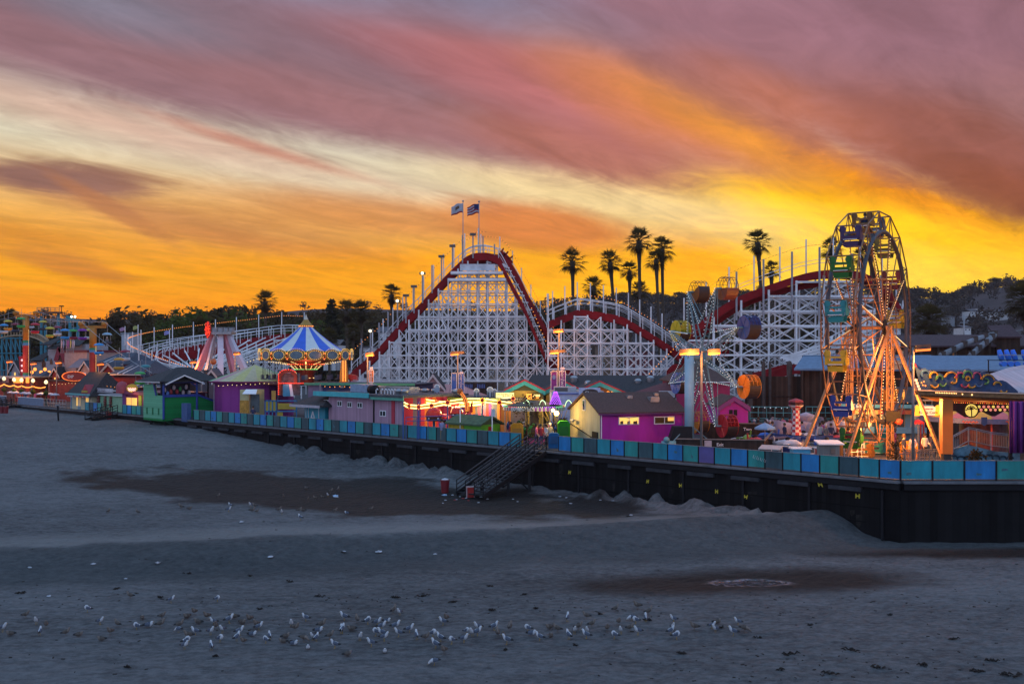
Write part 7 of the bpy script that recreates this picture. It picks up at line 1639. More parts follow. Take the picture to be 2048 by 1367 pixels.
tm_=thing('pump_motor','pale teal motor unit at the foot of the caged wheel beside the fence','motor',tuple(XY(1338,66.5)));mb=MB();q=XY(1338,68.6,.75);mb.tube(q+Vector((-.5,0,0)),q+Vector((.5,0,0)),.42,M('motor_teal',(.10,.26,.30),.4),14);mb.ball(q+Vector((-.2,-.2,.5)),.22,M('motor_teal',(.10,.26,.30)),10,6);mb.build('casing',tm_);mb=MB();mb.box(q+Vector((0,0,-.65)),(1.2,.7,.5),BLACK);mb.build('plinth',tm_)
tarp=thing('tarpaulin','black sloping tarpaulin beside the magenta house','tarpaulin',tuple(XY(1352,70.5)));mb=MB();mb.slab([XY(1330,70.6,0.0),XY(1385,69.6,0),P(1385,853,69.9),P(1349,853,70.5)],(0,1.2,0),BLACK);mb.build('cover',tarp)
q0=fence_at(350)+OUT*1.5;gh=thing('green_house','green clapboard house built out over the wall, with blue framed open porch and dark roof','house',tuple(q0))
GL=BOARDS('clapboard_light_green',(.14,.42,.24),.26,'Z',.14,.6,.3);GD=BOARDS('clapboard_green',(.015,.22,.06),.26,'Z',.14,.6,.3);BLU=M('frame_blue',(.02,.05,.26),.5)
Lw=4.6;z_top=ZZ(775,q0.y);zb=ZZ(838,q0.y)
def gp(u,v,z):return q0+D*u+N*v+Zv*z
mb=MB();mb.slab([gp(0,0,zb),gp(Lw,0,zb),gp(Lw,0,z_top+.35),gp(2.0,0,z_top+.35),gp(1.4,0,z_top-.9),gp(0,0,z_top-.9)],N*.15,GL);mb.build('front_wall',gh)
mb=MB();mb.slab([gp(.002,.16,zb),gp(.002,4.2,zb),gp(.002,4.2,z_top-.95),gp(.002,.16,z_top-.95)],D*.15,GD);mb.slab([gp(.01,4.25,zb+.1),gp(.01,8.6,zb+.9),gp(.01,8.6,z_top-2.6),gp(.01,4.25,z_top-.95)],D*.15,GD);mb.build('side_wall',gh)
mb=MB();mb.slab([gp(0,0,zb-.02),gp(Lw,0,zb-.02),gp(Lw,5,zb-.02),gp(0,5,zb-.02)],Zv*-.2,GD);mb.slab([gp(.3,.3,zb-.22),gp(Lw-.3,.3,zb-.22),gp(Lw-.3,2.2,zb-1.0),gp(.3,2.2,zb-1.0)],N*.3,M('under_green',(.015,.10,.04)));mb.build('floor',gh)
mb=MB()
for v in(.1,4.2):mb.beam(gp(-.05,v,zb),gp(-.05,v,z_top+.6),.2,.2,BLU)
mb.beam(gp(-.06,0,z_top-.95),gp(-.06,4.3,z_top-.95),.16,.3,BLU);mb.beam(gp(-.06,4.25,z_top-.9),gp(-.06,8.6,z_top-2.5),.14,.22,BLU);mb.beam(gp(2.0,-.06,z_top+.3),gp(1.4,-.06,z_top-.9),.1,.2,BLU);mb.beam(gp(.05,.1,z_top+.6),gp(.05,4.2,z_top+.6),.2,.2,BLU)
for a,c in((.1,1.0),(4.2,3.3)):mb.beam(gp(0,a,z_top+.05),gp(0,c,z_top+.6),.14,.14,BLU)
mb.build('blue_frame',gh)
mb=MB();zr=z_top+.62;pk=gp(2.3,3.0,zr+1.55);eav=[gp(-.5,-.6,zr),gp(Lw+.5,-.6,zr),gp(Lw+.5,7.0,zr),gp(-.5,7.0,zr)];pk2=gp(2.3,4.6,zr+1.55)
for a,b_,c,d_ in((eav[0],eav[1],pk,pk),(eav[1],eav[2],pk2,pk),(eav[2],eav[3],pk2,pk2),(eav[3],eav[0],pk,pk2)):mb.slab([a,b_,c,d_]if c is not d_ else[a,b_,c],Zv*.12,SHINGLE)
mb.build('roof',gh);mb=MB();g0,g1,gpk=gp(-.9,-.1,zr-.25),gp(-.9,4.7,zr-.25),gp(-.9,2.2,zr+.75)
mb.slab([g0,gpk,gpk+D*2.6,g0+D*2.6],Zv*.1,SHINGLE);mb.slab([gpk,g1,g1+D*2.6,gpk+D*2.6],Zv*.1,SHINGLE);mb.build('porch_roof',gh)
mb=MB();mb.beam(g0,gpk,.08,.14,WHITE);mb.beam(gpk,g1,.08,.14,WHITE);mb.beam(eav[0],eav[1],.08,.14,M('trim_white',(.5,.45,.45)));mb.build('eave_trim',gh)
for u in(.9,2.3,3.7):mb=MB();mb.box(gp(u,-.03,.75+zb*0),(.22,.08,.75),M('slit_green',(.01,.16,.06)),ANG_D);mb.build('slit_window',gh)
mb=MB();mb.slab([gp(1.2,.4,z_top-.95),gp(1.2,4.0,z_top-.95),gp(1.2,4.0,z_top+.5),gp(1.2,.4,z_top+.5)],D*.1,M('porch_back',(.02,.025,.05),.6,.6,1));mb.build('porch_wall',gh)
r_=random.Random(9)
for k in range(9):
 c_=r_.choice([(.4,.05,.06),(.5,.4,.05),(.1,.2,.5),(.5,.45,.5),(.05,.3,.1)]);mb=MB();v=.7+k*.38;z=z_top-.3+r_.uniform(-.5,.35);mb.lathe([(.01,-.3),(.16,-.22),(.2,0),(.14,.22),(.01,.3)],gp(.9,v,z),8,M('prize_%d'%int(c_[0]*100),c_));mb.build('hanging_prize',gh)
for u in(2.5,3.6):mb=MB();mb.box(gp(u,.3,z_top+.42),(.5,.1,.6),M('poster_pink',(.45,.12,.16),.5,.7,5),ANG_D);mb.build('poster',gh)
for u in(.6,3.9):mb=MB();mb.beam(gp(u,.6,zb),gp(u,.6,-1.6),.22,.22,BLACK);mb.build('pile',gh)
cab=thing('cabinet','tall narrow slate blue cabinet at the fence beside the green house','cabinet',tuple(fence_at(378)));mb=MB();q=fence_at(379)+OUT*.3;mb.slab([q+Zv*-.3,q+D*1.25+Zv*-.3,q+D*1.25+Zv*1.75,q+Zv*1.75],N*.5,M('cabinet_blue',(.05,.10,.24),.5));mb.build('body',cab)
mb=MB();mb.slab([q+D*1.25+N*.5+Zv*-.3,q+D*1.3+N*.9+Zv*-.3,q+D*1.3+N*.9+Zv*1.7,q+D*1.25+N*.5+Zv*1.7],D*.05,GREY);mb.build('side_panel',cab)
rt=thing('rotunda','magenta polygon hall with wide low conical roof in yellow, green and white stripes','building',tuple(XY(505,119)));c0=XY(508,118);k=118/FL
RW=BOARDS('rotunda_magenta',(.30,.05,.25),1.3,'U',.12,.6,.1);mb=MB();mb.lathe([(4.6,0),(4.6,ZZ(764,115))],c0,10,RW,None,R(-90+36),False);mb.build('wall',rt)
cs=[M('cone_cream',(.46,.40,.24),.6),M('cone_pink',(.45,.22,.24),.6),M('cone_green',(.16,.40,.18),.6),M('cone_yellow',(.48,.44,.16),.6)]
mb=MB();mb.lathe([(5.25,ZZ(763,113)),(2.6,ZZ(746,113)),(.1,ZZ(731,117)+.1)],c0+Vector((.1,0,0)),40,cs[0],lambda i,q:cs[(0,3,3,0,2,1)[(q//2)%6]],R(-90),False);mb.build('roof',rt);mb=MB();mb.lathe([(5.22,ZZ(765.5,113)),(5.28,ZZ(762.6,113))],c0+Vector((.1,0,0)),40,M('eave_magenta',(.3,.02,.14)));mb.build('eave',rt)
bt=Bld('ticket_booth','cream ticket booth with glazed sides and orange painted base','booth',XY(480,106),XY(498,105.5),2.5,ZZ(779,106),M('booth_cream',(.52,.44,.22),.6));bt.block('painted_base',0,bt.L,.05,.002,0,ZZ(800,106),M('base_orange',(.5,.24,.03),.6,.5,3));bt.block('red_plinth',-.1,bt.L+3,.12,.06,-.0,.55,M('plinth_red',(.25,.02,.03)))
bt.block('glass_porch',bt.L,bt.L+1.2,-.2,-.24,1.1,ZZ(787,106),GLASSY('booth_glass',(.10,.12,.13)));mb=MB();mb.slab([bt.p(bt.L*.6,ZZ(779,106),-.1),bt.p(bt.L+1.0,ZZ(779,106),-.1),bt.p(bt.L+1.5,ZZ(787,106),.7),bt.p(bt.L*.75,ZZ(787,106),.7)],Zv*.06,WHITE);mb.build('awning',bt.o)
gk=thing('yellow_gate','blue framed gate with yellow panels and an orange door by the ticket booth','gate',tuple(XY(548,101)));YP=M('panel_ochre',(.40,.28,.03),.6)
for x0,x1,y0,y1 in((531,538,802,822),(538,545,802,822),(545,552,802,822),(555,592,806,818),(554,566,823,832)):mb=MB();mb.slab([P(x0+.6,y1,101),P(x1-.6,y1,101),P(x1-.6,y0,101),P(x0+.6,y0,101)],(0,.08,0),YP);mb.build('panel',gk)
mb=MB();BFR=M('gate_blue',(.03,.16,.34))
for x in(530.5,538,545,552.5,593):mb.beam(P(x,838,101),P(x,800,101),.1,.1,BFR)
for y in(801,822):mb.beam(P(530,y,101),P(593,y,101),.1,.12,BFR)
mb.build('frame',gk);mb=MB();mb.slab([P(543,800,101.5),P(551,800,101.5),P(551,781,101.5),P(543,781,101.5)],(0,.1,0),M('door_orange',(.48,.26,.05)));mb.build('orange_board',gk)
c1=Bld('candy_shop','maroon candy shop with purple pilasters, yellow oval sign and lit windows','shop',at(243,.3),at(312,.3),6,ZZ(785,124),M('shop_maroon',(.17,.02,.09),.6));c1.flat_roof(M('roof_red_dark',(.12,.03,.04)),.3,.2,M('fascia_plum',(.2,.04,.1)))
c1.window(252,275,793,813,LITW,M('trim_purple2',(.12,.04,.2)));c1.window(291,307,795,812,LITO,M('trim_olive',(.2,.2,.03)));c1.block('pilaster',0,.8,.2,.01,0,ZZ(786,124),M('pilaster_purple',(.14,.03,.2)));c1.block('lime_door',c1.u_of(278),c1.u_of(284),.06,.01,0,2.3,M('lime',(.25,.33,.03)))
sg=thing('oval_sign','yellow arched shop sign with glowing script over the maroon shop','sign',tuple(P(264,778,121)));mb=MB();q=P(264,776,121);mb.disc(q,Vector((.68,0,0)),Zv*.52,22,(0,.15,0),M('sign_yellow',(.5,.36,.04)));mb.build('board',sg);mb=MB()
for yy,w_ in((-.05,.5),(-.25,.42)):mb.path([q+Vector((-w_+i*w_/6,-.05,yy+.07*math.sin(i*1.9)))for i in range(13)],.05,E('script_pink',(1,.55,.5),1.4),5)
mb.build('neon_script',sg);mb=MB();mb.lathe([(.7,0),(.7,.9),(.5,1.3),(.01,1.5)],P(244,786,123),12,M('barrel_red',(.3,.05,.07)));mb.build('barrel_end',sg)
c2=Bld('twist_stand','small pale green stand with long white edged sign and painted food shapes','food stand',at(182,1.2),at(229,1.2),4,ZZ(784,138),M('stand_green',(.22,.40,.24),.6));c2.flat_roof(GREY,.1,.1)
s_=c2.sign(182,229,776,784,M('sign_grey',(.42,.40,.44)),'TATER TWISTS',M('letter_dark',(.12,.04,.06)),.42,.25);c2.block('white_edge',0,c2.L,.3,.1,ZZ(785,138),ZZ(784,138),WHITE);c2.block('white_edge',0,c2.L,.3,.1,ZZ(776,138),ZZ(775,138),WHITE)
for px in(199,212,223):
 mb=MB();c=c2.p(c2.u_of(px),1.2,.12);mb.beam(c+Zv*-.6,c+Zv*.75,.05,.05,M('stick_tan',(.3,.2,.1)))
 for j in range(5):mb.ball(c+Zv*(.55-.27*j),.26-.02*abs(j-2),M('twist_red',(.24,.06,.05)),8,5,.55)
 mb.build('painted_twist',c2.o)
c3=Bld('yellow_kiosk','cream and pale blue kiosk with dark steep roof and red diamond on its dormer','kiosk',at(136,.4),at(178,.4),4.5,ZZ(785,142),M('kiosk_cream',(.50,.45,.30),.6));c3.ridge_roof(SHINGLE,2.9,.5,.15,1.0);c3.block('fascia',-.5,c3.L+.5,.6,.5,ZZ(784.5,142),ZZ(781,142),M('fascia_teal',(.10,.34,.36)))
c3.block('awning',.6,c3.L+.2,.75,.5,ZZ(788,142),ZZ(785.5,142),stripes('kiosk_awning',[(.4,.08,.08),(.45,.4,.4)],.3));c3.window(153,162,789,812,LITW,M('kiosk_blue',(.2,.33,.4)));c3.window(172,178,789,806,LITW,M('kiosk_blue',(.2,.33,.4)))
for f in(0,.35,.42):c3.block('corner_post',c3.L*f,c3.L*f+.3,.06,.001,0,ZZ(787,142),M('kiosk_blue',(.2,.33,.4)))
mb=MB();z=c3.z1;mb.slab([c3.p(c3.L*.6,z+.1,.4),c3.p(c3.L*1.02,z+.1,.4),c3.p(c3.L*.81,z+1.5,.4)],c3.n*-1.5,M('dormer_red',(.28,.03,.05)));dm=mb.build('dormer',c3.o);mb=MB();mb.slab([c3.p(c3.L*.72,z+.8,.45),c3.p(c3.L*.9,z+.8,.45),c3.p(c3.L*.81,z+1.3,.45)],c3.n*-.05,M('diamond_red',(.5,.04,.05)));mb.build('emblem',dm);c3.block('dormer_plate',c3.L*.68,c3.L*.94,.48,.42,z+.45,z+.7,M('plate_gold',(.45,.3,.05)),dm)
c4=Bld('red_arcade','red fronted arcade hall with large orange edged oval neon sign','building',XY(96,158),XY(178,154),7,ZZ(762,156),M('arcade_red',(.16,.025,.02),.6,.4,1.5));c4.flat_roof(SHINGLE,.3,.2)
ns=thing('neon_oval_sign','large oval sign outlined in orange neon with white letters above the kiosk','sign',tuple(P(148,752,150)));q=P(149,752,150);mb=MB();mb.disc(q,Vector((1.75,0,0)),Zv*.66,30,(0,.2,0),M('sign_maroon',(.2,.02,.02)));bd=mb.build('board',ns);mb=MB()
for i in range(56):a=6.2832*i/56;mb.bulb(q+Vector((1.8*math.cos(a),-.12,.7*math.sin(a))),.075,E('neon_orange',(1,.20,.03),1.5))
mb.build('neon_tube',bd);text('DIP','lettering',bd,q+Vector((-.55,-.06,-.08)),.62,WHITE,(1,0,0))
c5=Bld('pink_shop_block','pinkish beige flat roofed block with a grey awning behind the neon sign','building',XY(129,163),XY(174,160),8,ZZ(704,161),M('block_beige',(.42,.28,.25),.7));c5.flat_roof(M('parapet_maroon',(.14,.02,.03)),.15,.35);mb=MB();mb.slab([c5.p(c5.u_of(152),ZZ(736,161),1.5),c5.p(c5.u_of(178),ZZ(735,161),1.5),c5.p(c5.u_of(178),ZZ(718,161),.1),c5.p(c5.u_of(160),ZZ(718,161),.1)],Zv*.1,M('awning_grey',(.16,.16,.2)));mb.build('awning',c5.o);c5.block('shop_window',c5.u_of(153),c5.u_of(177),.06,.01,ZZ(752,161),ZZ(736,161),M('window_row',(.12,.09,.07),.3,.6,3))
c6=Bld('castle_shop','pale storybook castle shop with steep black roofs and pointed arches','building',XY(60,172),XY(150,168),8,ZZ(722,170),M('castle_white',(.36,.34,.37),.7));c6.block('upper_wall',c6.u_of(86),c6.u_of(162),-1,-6,ZZ(722,170),ZZ(688,170),M('castle_white',(.36,.34,.37)))
mb=MB();Zt=ZZ
for a,b_,t0,y0,y1 in((60,88,86,722,700),(84,108,104,690,672),(96,124,118,698,676),(112,164,150,692,674),(72,86,84,722,704)):
 mb.slab([c6.p(c6.u_of(a),ZZ(y0,170),.5),c6.p(c6.u_of(b_),ZZ(y0,170),.5),c6.p(c6.u_of(t0),ZZ(y1,170),-3),c6.p(c6.u_of((a+t0)/2+2),ZZ(y1,170),-3)],Zv*.15,SHINGLE)
mb.build('roof',c6.o)
mb=MB()
for px,w_,y0,y1 in((88,7,735,716),(103,5,728,716),(121,7,742,700)):mb.slab([c6.p(c6.u_of(px-w_/2),ZZ(y0,170),.1),c6.p(c6.u_of(px+w_/2),ZZ(y0,170),.1),c6.p(c6.u_of(px+w_/2),ZZ((y0+y1)/2,170),.1),c6.p(c6.u_of(px),ZZ(y1,170),.1),c6.p(c6.u_of(px-w_/2),ZZ((y0+y1)/2,170),.1)],c6.n*-.08,M('arch_brown',(.16,.06,.03)))
mb.build('arched_door',c6.o)
mb=MB()
for(a,b_)in(((112,722),(120,695)),((120,695),(134,730))):mb.beam(P(a[0],a[1],168.6),P(b_[0],b_[1],168.6),.4,.7,M('gable_maroon',(.2,.02,.04)))
mb.build('gable_edge',c6.o)
for i,px in enumerate((64,70,82,90,98)):
 mb=MB();mb.ball(P(px,744-(i%2)*6,166),.3,AMBER,6,4);mb.build('lantern',c6.o)
for k,(px0,px1,Y,pt,pb,lab)in enumerate(((196,232,146,707,728,'slate mansard roofed red shop, the far one beside the second cable tower'),(228,268,136,723,748,'slate mansard roofed red shop, the near one behind the maroon shop'),(38,58,160,745,772,'narrow slate roofed shop at the cafe terrace'),(262,330,134,755,772,'dark grey roofed shop row behind the green house'))):
 bb=Bld('slate_roof_shop',lab,'shop',XY(px0,Y),XY(px1+14 if k<2 else px1,Y-2),7,ZZ(pb,Y),M('shop_red',(.25,.025,.03),.6));bb.ridge_roof(BLUESHINGLE,(pb-pt)*Y/FL,.5,.15,1.4);bb.block('eave_trim',-.5,bb.L+.5,.62,.52,ZZ(pb+1.5,Y),ZZ(pb-.5,Y),M('trim_cream',(.5,.44,.42)))
 mb=MB();z=bb.z1
 for u in(.25,.45):mb.beam(bb.p(bb.L*u,z+.1,.56),bb.p(bb.L*u+.5,z+(pb-pt)*Y/FL*.96,-3.3),.1,.14,WHITE)
 mb.build('hip_trim',bb.o)
 for u in(.15,.45,.75):bb.block('shop_window',bb.L*u,bb.L*(u+.16),.06,.005,1.0,min(3,bb.z1-.4),M('window_row',(.12,.09,.07)))
for k,(px,w_,Y,pb,pt,mw,rl,lab)in enumerate(((30,14,168,742,722,'castle_white','SH','narrow pale gabled house behind the red pylon sign'),(110,12,160,752,735,'shop_red','SH','small red gabled dormer house below the castle arches'),(170,18,158,742,722,'block_beige','BL','beige gabled house half behind the second cable tower'),(218,20,140,742,726,'shop_red','BL','red gabled shop left of the near slate mansard'),(300,26,138,748,735,'shop_red','SH','low dark gabled shop behind the green house roof'),(372,16,134,752,744,'hall_wall','SH','dark hut roof left of the pendulum leg'),(405,18,132,752,742,'hall_wall','SH','dark hut roof right of the green house'),(424,12,130,752,739,'hall_wall','BL','slate blue hut with one white window by the pendulum pillar'))):
 bb=Bld('gabled_hut',lab,'house',XY(px-w_/2,Y),XY(px+w_/2,Y),5,ZZ(pb,Y),MATS.get(mw)or M(mw,(.10,.08,.1),.7));bb.gable_front(SHINGLE if rl=='SH' else BLUESHINGLE,(pb-pt)*Y/FL,.4,.14,M('trim_cream',(.5,.44,.42)));bb.gable_fill(MATS.get(mw),(pb-pt)*Y/FL*.93)
 bb.block('window',bb.L*.4,bb.L*.6,.05,.005,bb.z1-1.1,bb.z1-.2,WINLIT if k in(0,1,3)else WHITE)
c7=Bld('white_tower_house','grey white stair tower left of the coaster bend','building',XY(243,178),XY(262,178),5,ZZ(668,178),M('tower_white',(.40,.42,.46),.7));c7.flat_roof(GREY,.15,.3)
cf=Bld('terrace_cafe','orange lit terrace cafe with framed menu boards behind the globe lamps','cafe',XY(-30,158),XY(64,156),7,ZZ(755,157),M('cafe_red',(.16,.035,.02),.6,.5,1.5));cf.flat_roof(M('roof_tan',(.2,.16,.12)),.4,.2,M('fascia_cream',(.45,.38,.33)))
for a,c in((9,22),(31,50),(56,62)):cf.block('menu_board',cf.u_of(a),cf.u_of(c),.5,.4,ZZ(765,157),ZZ(754,157),LITO if a>20 else M('board_brown',(.25,.12,.1)))
for a,c in((0,8),(30,46),(52,58)):cf.block('doorway',cf.u_of(a),cf.u_of(c),.06,.005,0,3,M('door_red',(.35,.04,.02)))
sgn=thing('red_pylon_sign','leaning red pylon sign with white dots behind the first cable tower','sign',tuple(XY(45,160)));mb=MB();mb.slab([P(41,752,162),P(50,752,162),P(51,712,162),P(37,712,162)],(0,.5,0),M('pylon_red',(.36,.02,.03)));mb.build('board',sgn)
for y in(720,731,741):mb=MB();mb.bulb(P(44,y,161.7),.22,E('pink_dot',(1,.6,.6),1));mb.build('white_dot',sgn)
for i,(px,c_)in enumerate(((122,(.5,.4,.5)),(126,(.2,.3,.6)),(133,(.4,.05,.3)),(136,(.35,.05,.25)),(140,(.6,.5,.05)),(144,(.45,.35,.5)),(147,(.5,.5,.55)))):
 o=thing('banner_flag','%s pennant hanging in the row above the pink block'%('pale','blue','magenta','purple red','yellow','mauve','white')[i],'flag',tuple(P(px,704,158)),'pennants above the pink block');mb=MB();mb.tube(P(px,706,158),P(px,676,158),.05,STEEL,4);mb.build('pole',o);mb=MB();mb.slab([P(px,678,158),P(px+2.6,683,158),P(px+1.2,697,158),P(px,692,158)],(0,.03,0),M('pennant_%d'%i,c_,.8));mb.build('cloth',o)
for px,pt,Y,c_,lab in((250,654,165,(.4,.25,.4),'pink pennant on a pole beside the stair tower'),(276,651,160,(.35,.4,.15),'green pennant at the outer rail of the coaster bend'),(339,661,150,(.3,.3,.6),'blue pennant inside the coaster bend')):
 o=thing('flagpole',lab.replace('pennant','pennant and white pole,',1).replace(', on a pole',''),'flagpole',tuple(XY(px,Y)));mb=MB();mb.tube(P(px,690,Y),P(px,pt-2,Y),.07,WHITE,5);mb.build('pole',o);wavy_flag('pennant',lab,'flag',P(px,pt,Y),.95,.55,lambda u,v,q=M('penn_%d'%px,c_,.8):q,-1,px)
for i,px in enumerate((24,33,48,58,82,101,110)):umbrella(px,781+i*.8,150-i*1.0,9,M('parasol_grey',(.42,.46,.55),.7),'grey white cafe parasol on the terrace, %s from the left'%ordw(i+1),'cafe parasols',.3)
# ================================================================ lamps
def globe_lamp(px,py,Y,i):
 o=thing('globe_lamp','lit tulip globe lamp on the cafe terrace, %s from the left'%ordw(i+1),'street lamp',tuple(XY(px,Y)),'globe lamps on the terrace');mb=MB();mb.lathe([(.12,0),(.09,.5),(.06,1),(.055,ZZ(py+4,Y))],XY(px,Y),8,M('lamp_green',(.05,.08,.05)));mb.build('post',o)
 c=P(px,py,Y);mb=MB();mb.lathe([(.08,-.26),(.17,-.2),(.27,-.02),(.22,.14),(.1,.3),(.02,.34)],c,12,GLOBE);mb.build('globe',o);mb=MB();mb.ball(P(px,py+22,Y),.36,LEAFS[3],7,5);leaf_cluster(mb,P(px,py+22,Y),.45,40,.12,LEAFS[3],random.Random(i));mb.build('flower_basket',o)
GL_=[(8,757),(28,759),(43,760),(66,761),(92,764)]
for i,(px,py)in enumerate(GL_):globe_lamp(px,py,152-i*2,i)
gz=[(-10,770),(8,768),(28,770),(43,771),(66,772),(92,773)];mb=MB()
for(a,ya),(c,yc)in zip(gz,gz[1:]):
 for k in range(14):f=k/14;mb.bulb(P(lerp(a,c,f),lerp(ya,yc,f)+3*math.sin(3.14*f),148),.1,AMBER)
tag(mb.build('light_garland',None,P(40,770,148)),'orange garland of bulbs looping between the terrace globe lamps','light string')
def box_lamp(px,py,Y,heads,post_px,pbase,label,banner=None):
 o=thing('street_lamp',label,'street lamp',tuple(XY(post_px,Y)));mb=MB();mb.tube(XY(post_px,Y),P(post_px,py-1,Y),.1,M('lamp_post_grey',(.16,.15,.15),.5),8,.07);mb.build('post',o)
 for hx,lit in heads:
  mb=MB();c=P(hx,py,Y);mb.beam(P(post_px,py,Y),c,.05,.05,BLACK);mb.frame(c+Vector((0,0,.05)),Vector((.40,-.06,.03)),Vector((.04,.22,0)),Vector((0,0,.13)),M('lamp_head',(.08,.05,.04)));hd=mb.build('lamp_head',o)
  if lit:mb=MB();mb.frame(c+Vector((0,-.02,-.14)),Vector((.37,-.055,.028)),Vector((.03,.2,0)),Vector((0,0,.06)),SODIUM);mb.build('bulb',hd)
 if banner:
  for(x0,x1,y0,y1,m_,txt)in banner:
   mb=MB();mb.slab([P(x0,y1,Y-.1),P(x1,y1,Y-.1),P(x1,y0,Y-.1),P(x0,y0,Y-.1)],(0,.05,0),m_);bn=mb.build('banner',o)
   mb=MB();pp=[P(x0,y1,Y-.13),P(x1,y1,Y-.13),P(x1,y0,Y-.13),P(x0,y0,Y-.13)]
   for a,c in zip(pp,pp[1:]+pp[:1]):mb.beam(a,c,.04,.05,WHITE)
   mb.build('border',bn)
   if txt:text(txt,'lettering',bn,P((x0+x1)/2,(y0+y1)/2,Y-.15),(x1-x0)*Y/FL*.95,M('letter_pale',(.6,.55,.65)),(0,0,-1),(1,0,0))
   else:
    mb=MB();mb.disc(P((x0+x1)/2,lerp(y0,y1,.3),Y-.12),Vector((.16,0,0)),Zv*.22,12,(0,-.02,0),M('emblem_pale',(.1,.16,.4)));mb.build('emblem',bn)
 return o
BBN=M('banner_blue',(.03,.11,.42),.7);BPU=M('banner_purple',(.14,.02,.20),.7);BOR=M('banner_orange',(.45,.16,.04),.7)
box_lamp(916,706,98,((910,1),(921,0)),915.5,0,'street lamp with blue banners in front of the big lattice',((903,913,746,782,BBN,None),(917,928,746,784,BBN,'Boardwalk')))
box_lamp(1117,703,90,((1109,1),(1122,0)),1116.5,0,'street lamp with purple banners at the foot of the steep drop',((1102,1114,742,782,BPU,None),(1119,1131,742,774,BPU,'Boardwalk')))
box_lamp(740,708,100,((740,1),),735,0,'street lamp with an orange banner at the foot of the lift hill',((738,747,740,764,BOR,'Boardwalk'),))
box_lamp(704,0,0.0001,(),0,0,'',)if False else None
box_lamp(1403,703,66,((1371,1),(1386,1),(1428,1)),1403,0,'tall grey lamp post with three orange lamps in front of the caged wheel')
box_lamp(1120,661,118,((1114,1),(1120,1)),1118,0,'twin orange lamps high between the two coaster hills')
o=box_lamp(1846,695,58.6,((1846,1),),1826,0,'orange lamp on an arm beside the big wheel')
for px,py,Y,lab in((19,722,158,'farthest left of the orange lamps by the castle shop'),(67,726,156,'orange lamp beside the first cable tower'),(117,724,154,'orange lamp in front of the pointed castle gable'),(201,727,136,'orange lamp beside the second cable tower'),(474,706,130,'orange lamp at the white leg of the pendulum ride'),(387,723,136,'orange lamp at the foot of the pink leg'),(316,749,128,'small orange lamp over the green house roof'),(407,748,128,'small orange lamp right of the green house roof')):
 box_lamp(px,py,Y,((px,1),),px-4,0,'street lamp, '+lab)
for px,py,Y,pw in((1384,707,65.4,420),(1427,707,65.4,260),(1846,702,58.6,2300),(1800,812,65.2,2800),(1740,850,66.5,900),(1768,700,66.5,700),(740,712,99,500),(1112,712,89,400),(912,712,96.5,350),(1117,667,117,500),(19,726,156,260),(67,732,154,300),(117,730,152,300),(201,733,134,300),(474,712,128.5,400),(387,728,134,400),(40,765,150,380),(90,770,146,250)):point_light(px,py,Y,(1,.35,.065),pw,.35)  # low one right of the big wheel is added orange fill without a lamp
for px,py,Y,c_,pw in((915,812,86.8,(1,.8,.3),420),(850,806,89.5,(1,.7,.3),110),(890,815,88,(1,.5,.2),100),(960,806,88.6,(1,.75,.3),420),(612,734,108,(1,.6,.25),260),(575,765,103,(1,.15,.05),90),(1048,800,90,(1,.6,.2),160),(1230,788,93,(1,.45,.1),60),(262,795,120,(1,.55,.15),60),(155,792,139,(1,.6,.2),80),(1735,832,82,(1,.55,.2),250)):point_light(px,py,Y,c_,pw,.4)
for i,(a,c,Y,m_,lab)in enumerate((((428,770),(556,764),108.5,WARMB,'warm bulb string over the ticket booth'),((640,771),(812,774),100.5,AMBER,'amber bulb string along the navy building'),((1216,796),(1352,800),88,GREENB,'green bulb string behind the magenta house roof'),((1692,800),(1838,804),80.5,AMBER,'amber bulb string over the snack stand'),((184,771),(312,773),131,AMBER,'amber bulb string over the maroon shop'),((98,768),(182,762),149,WARMB,'warm bulb string over the yellow kiosk'),((1496,812),(1600,815),88,COOLB,'cool white bulb string along the stockade foot'),((1010,806),(1100,806),86,PURPLEB,'purple bulb string under the turquoise gable'))):
 o=thing('bulb_string',lab,'light string',tuple(P(a[0],a[1],Y)),'bulb strings over the midway');pp=[P(lerp(a[0],c[0],f/30),lerp(a[1],c[1],f/30)+2.2*abs(math.sin(f*.42)),Y)for f in range(31)];mb=MB();mb.path(pp,.012,BLACK,3);bulbs_along(mb,pp,.5,.05,m_);mb.build('bulb_row',o)
 for q in(pp[0],pp[-1]):mb=MB();mb.tube((q.x,q.y,0),q+Zv*.2,.045,GREY,5);mb.build('post',o)
gl=thing('flood_lamp','pair of dazzling golden flood lamps beside the kiddie carousel','flood lamp',tuple(P(1113,826,78)));mb=MB();mb.tube(XY(1114,78),P(1114,824,78),.05,BLACK,6);mb.tube(XY(1107,79),P(1107,818,79),.05,BLACK,6);mb.build('post',gl);mb=MB();mb.ball(P(1113,826,77.8),.19,E('flood_gold',(1,.62,.15),14),10,6);mb.build('bulb',gl);mb=MB();mb.ball(P(1106,820,78.8),.13,E('flood_gold',(1,.62,.15),14),10,6);mb.build('bulb',gl);point_light(1112,827,77.4,(1,.6,.15),260,.2)
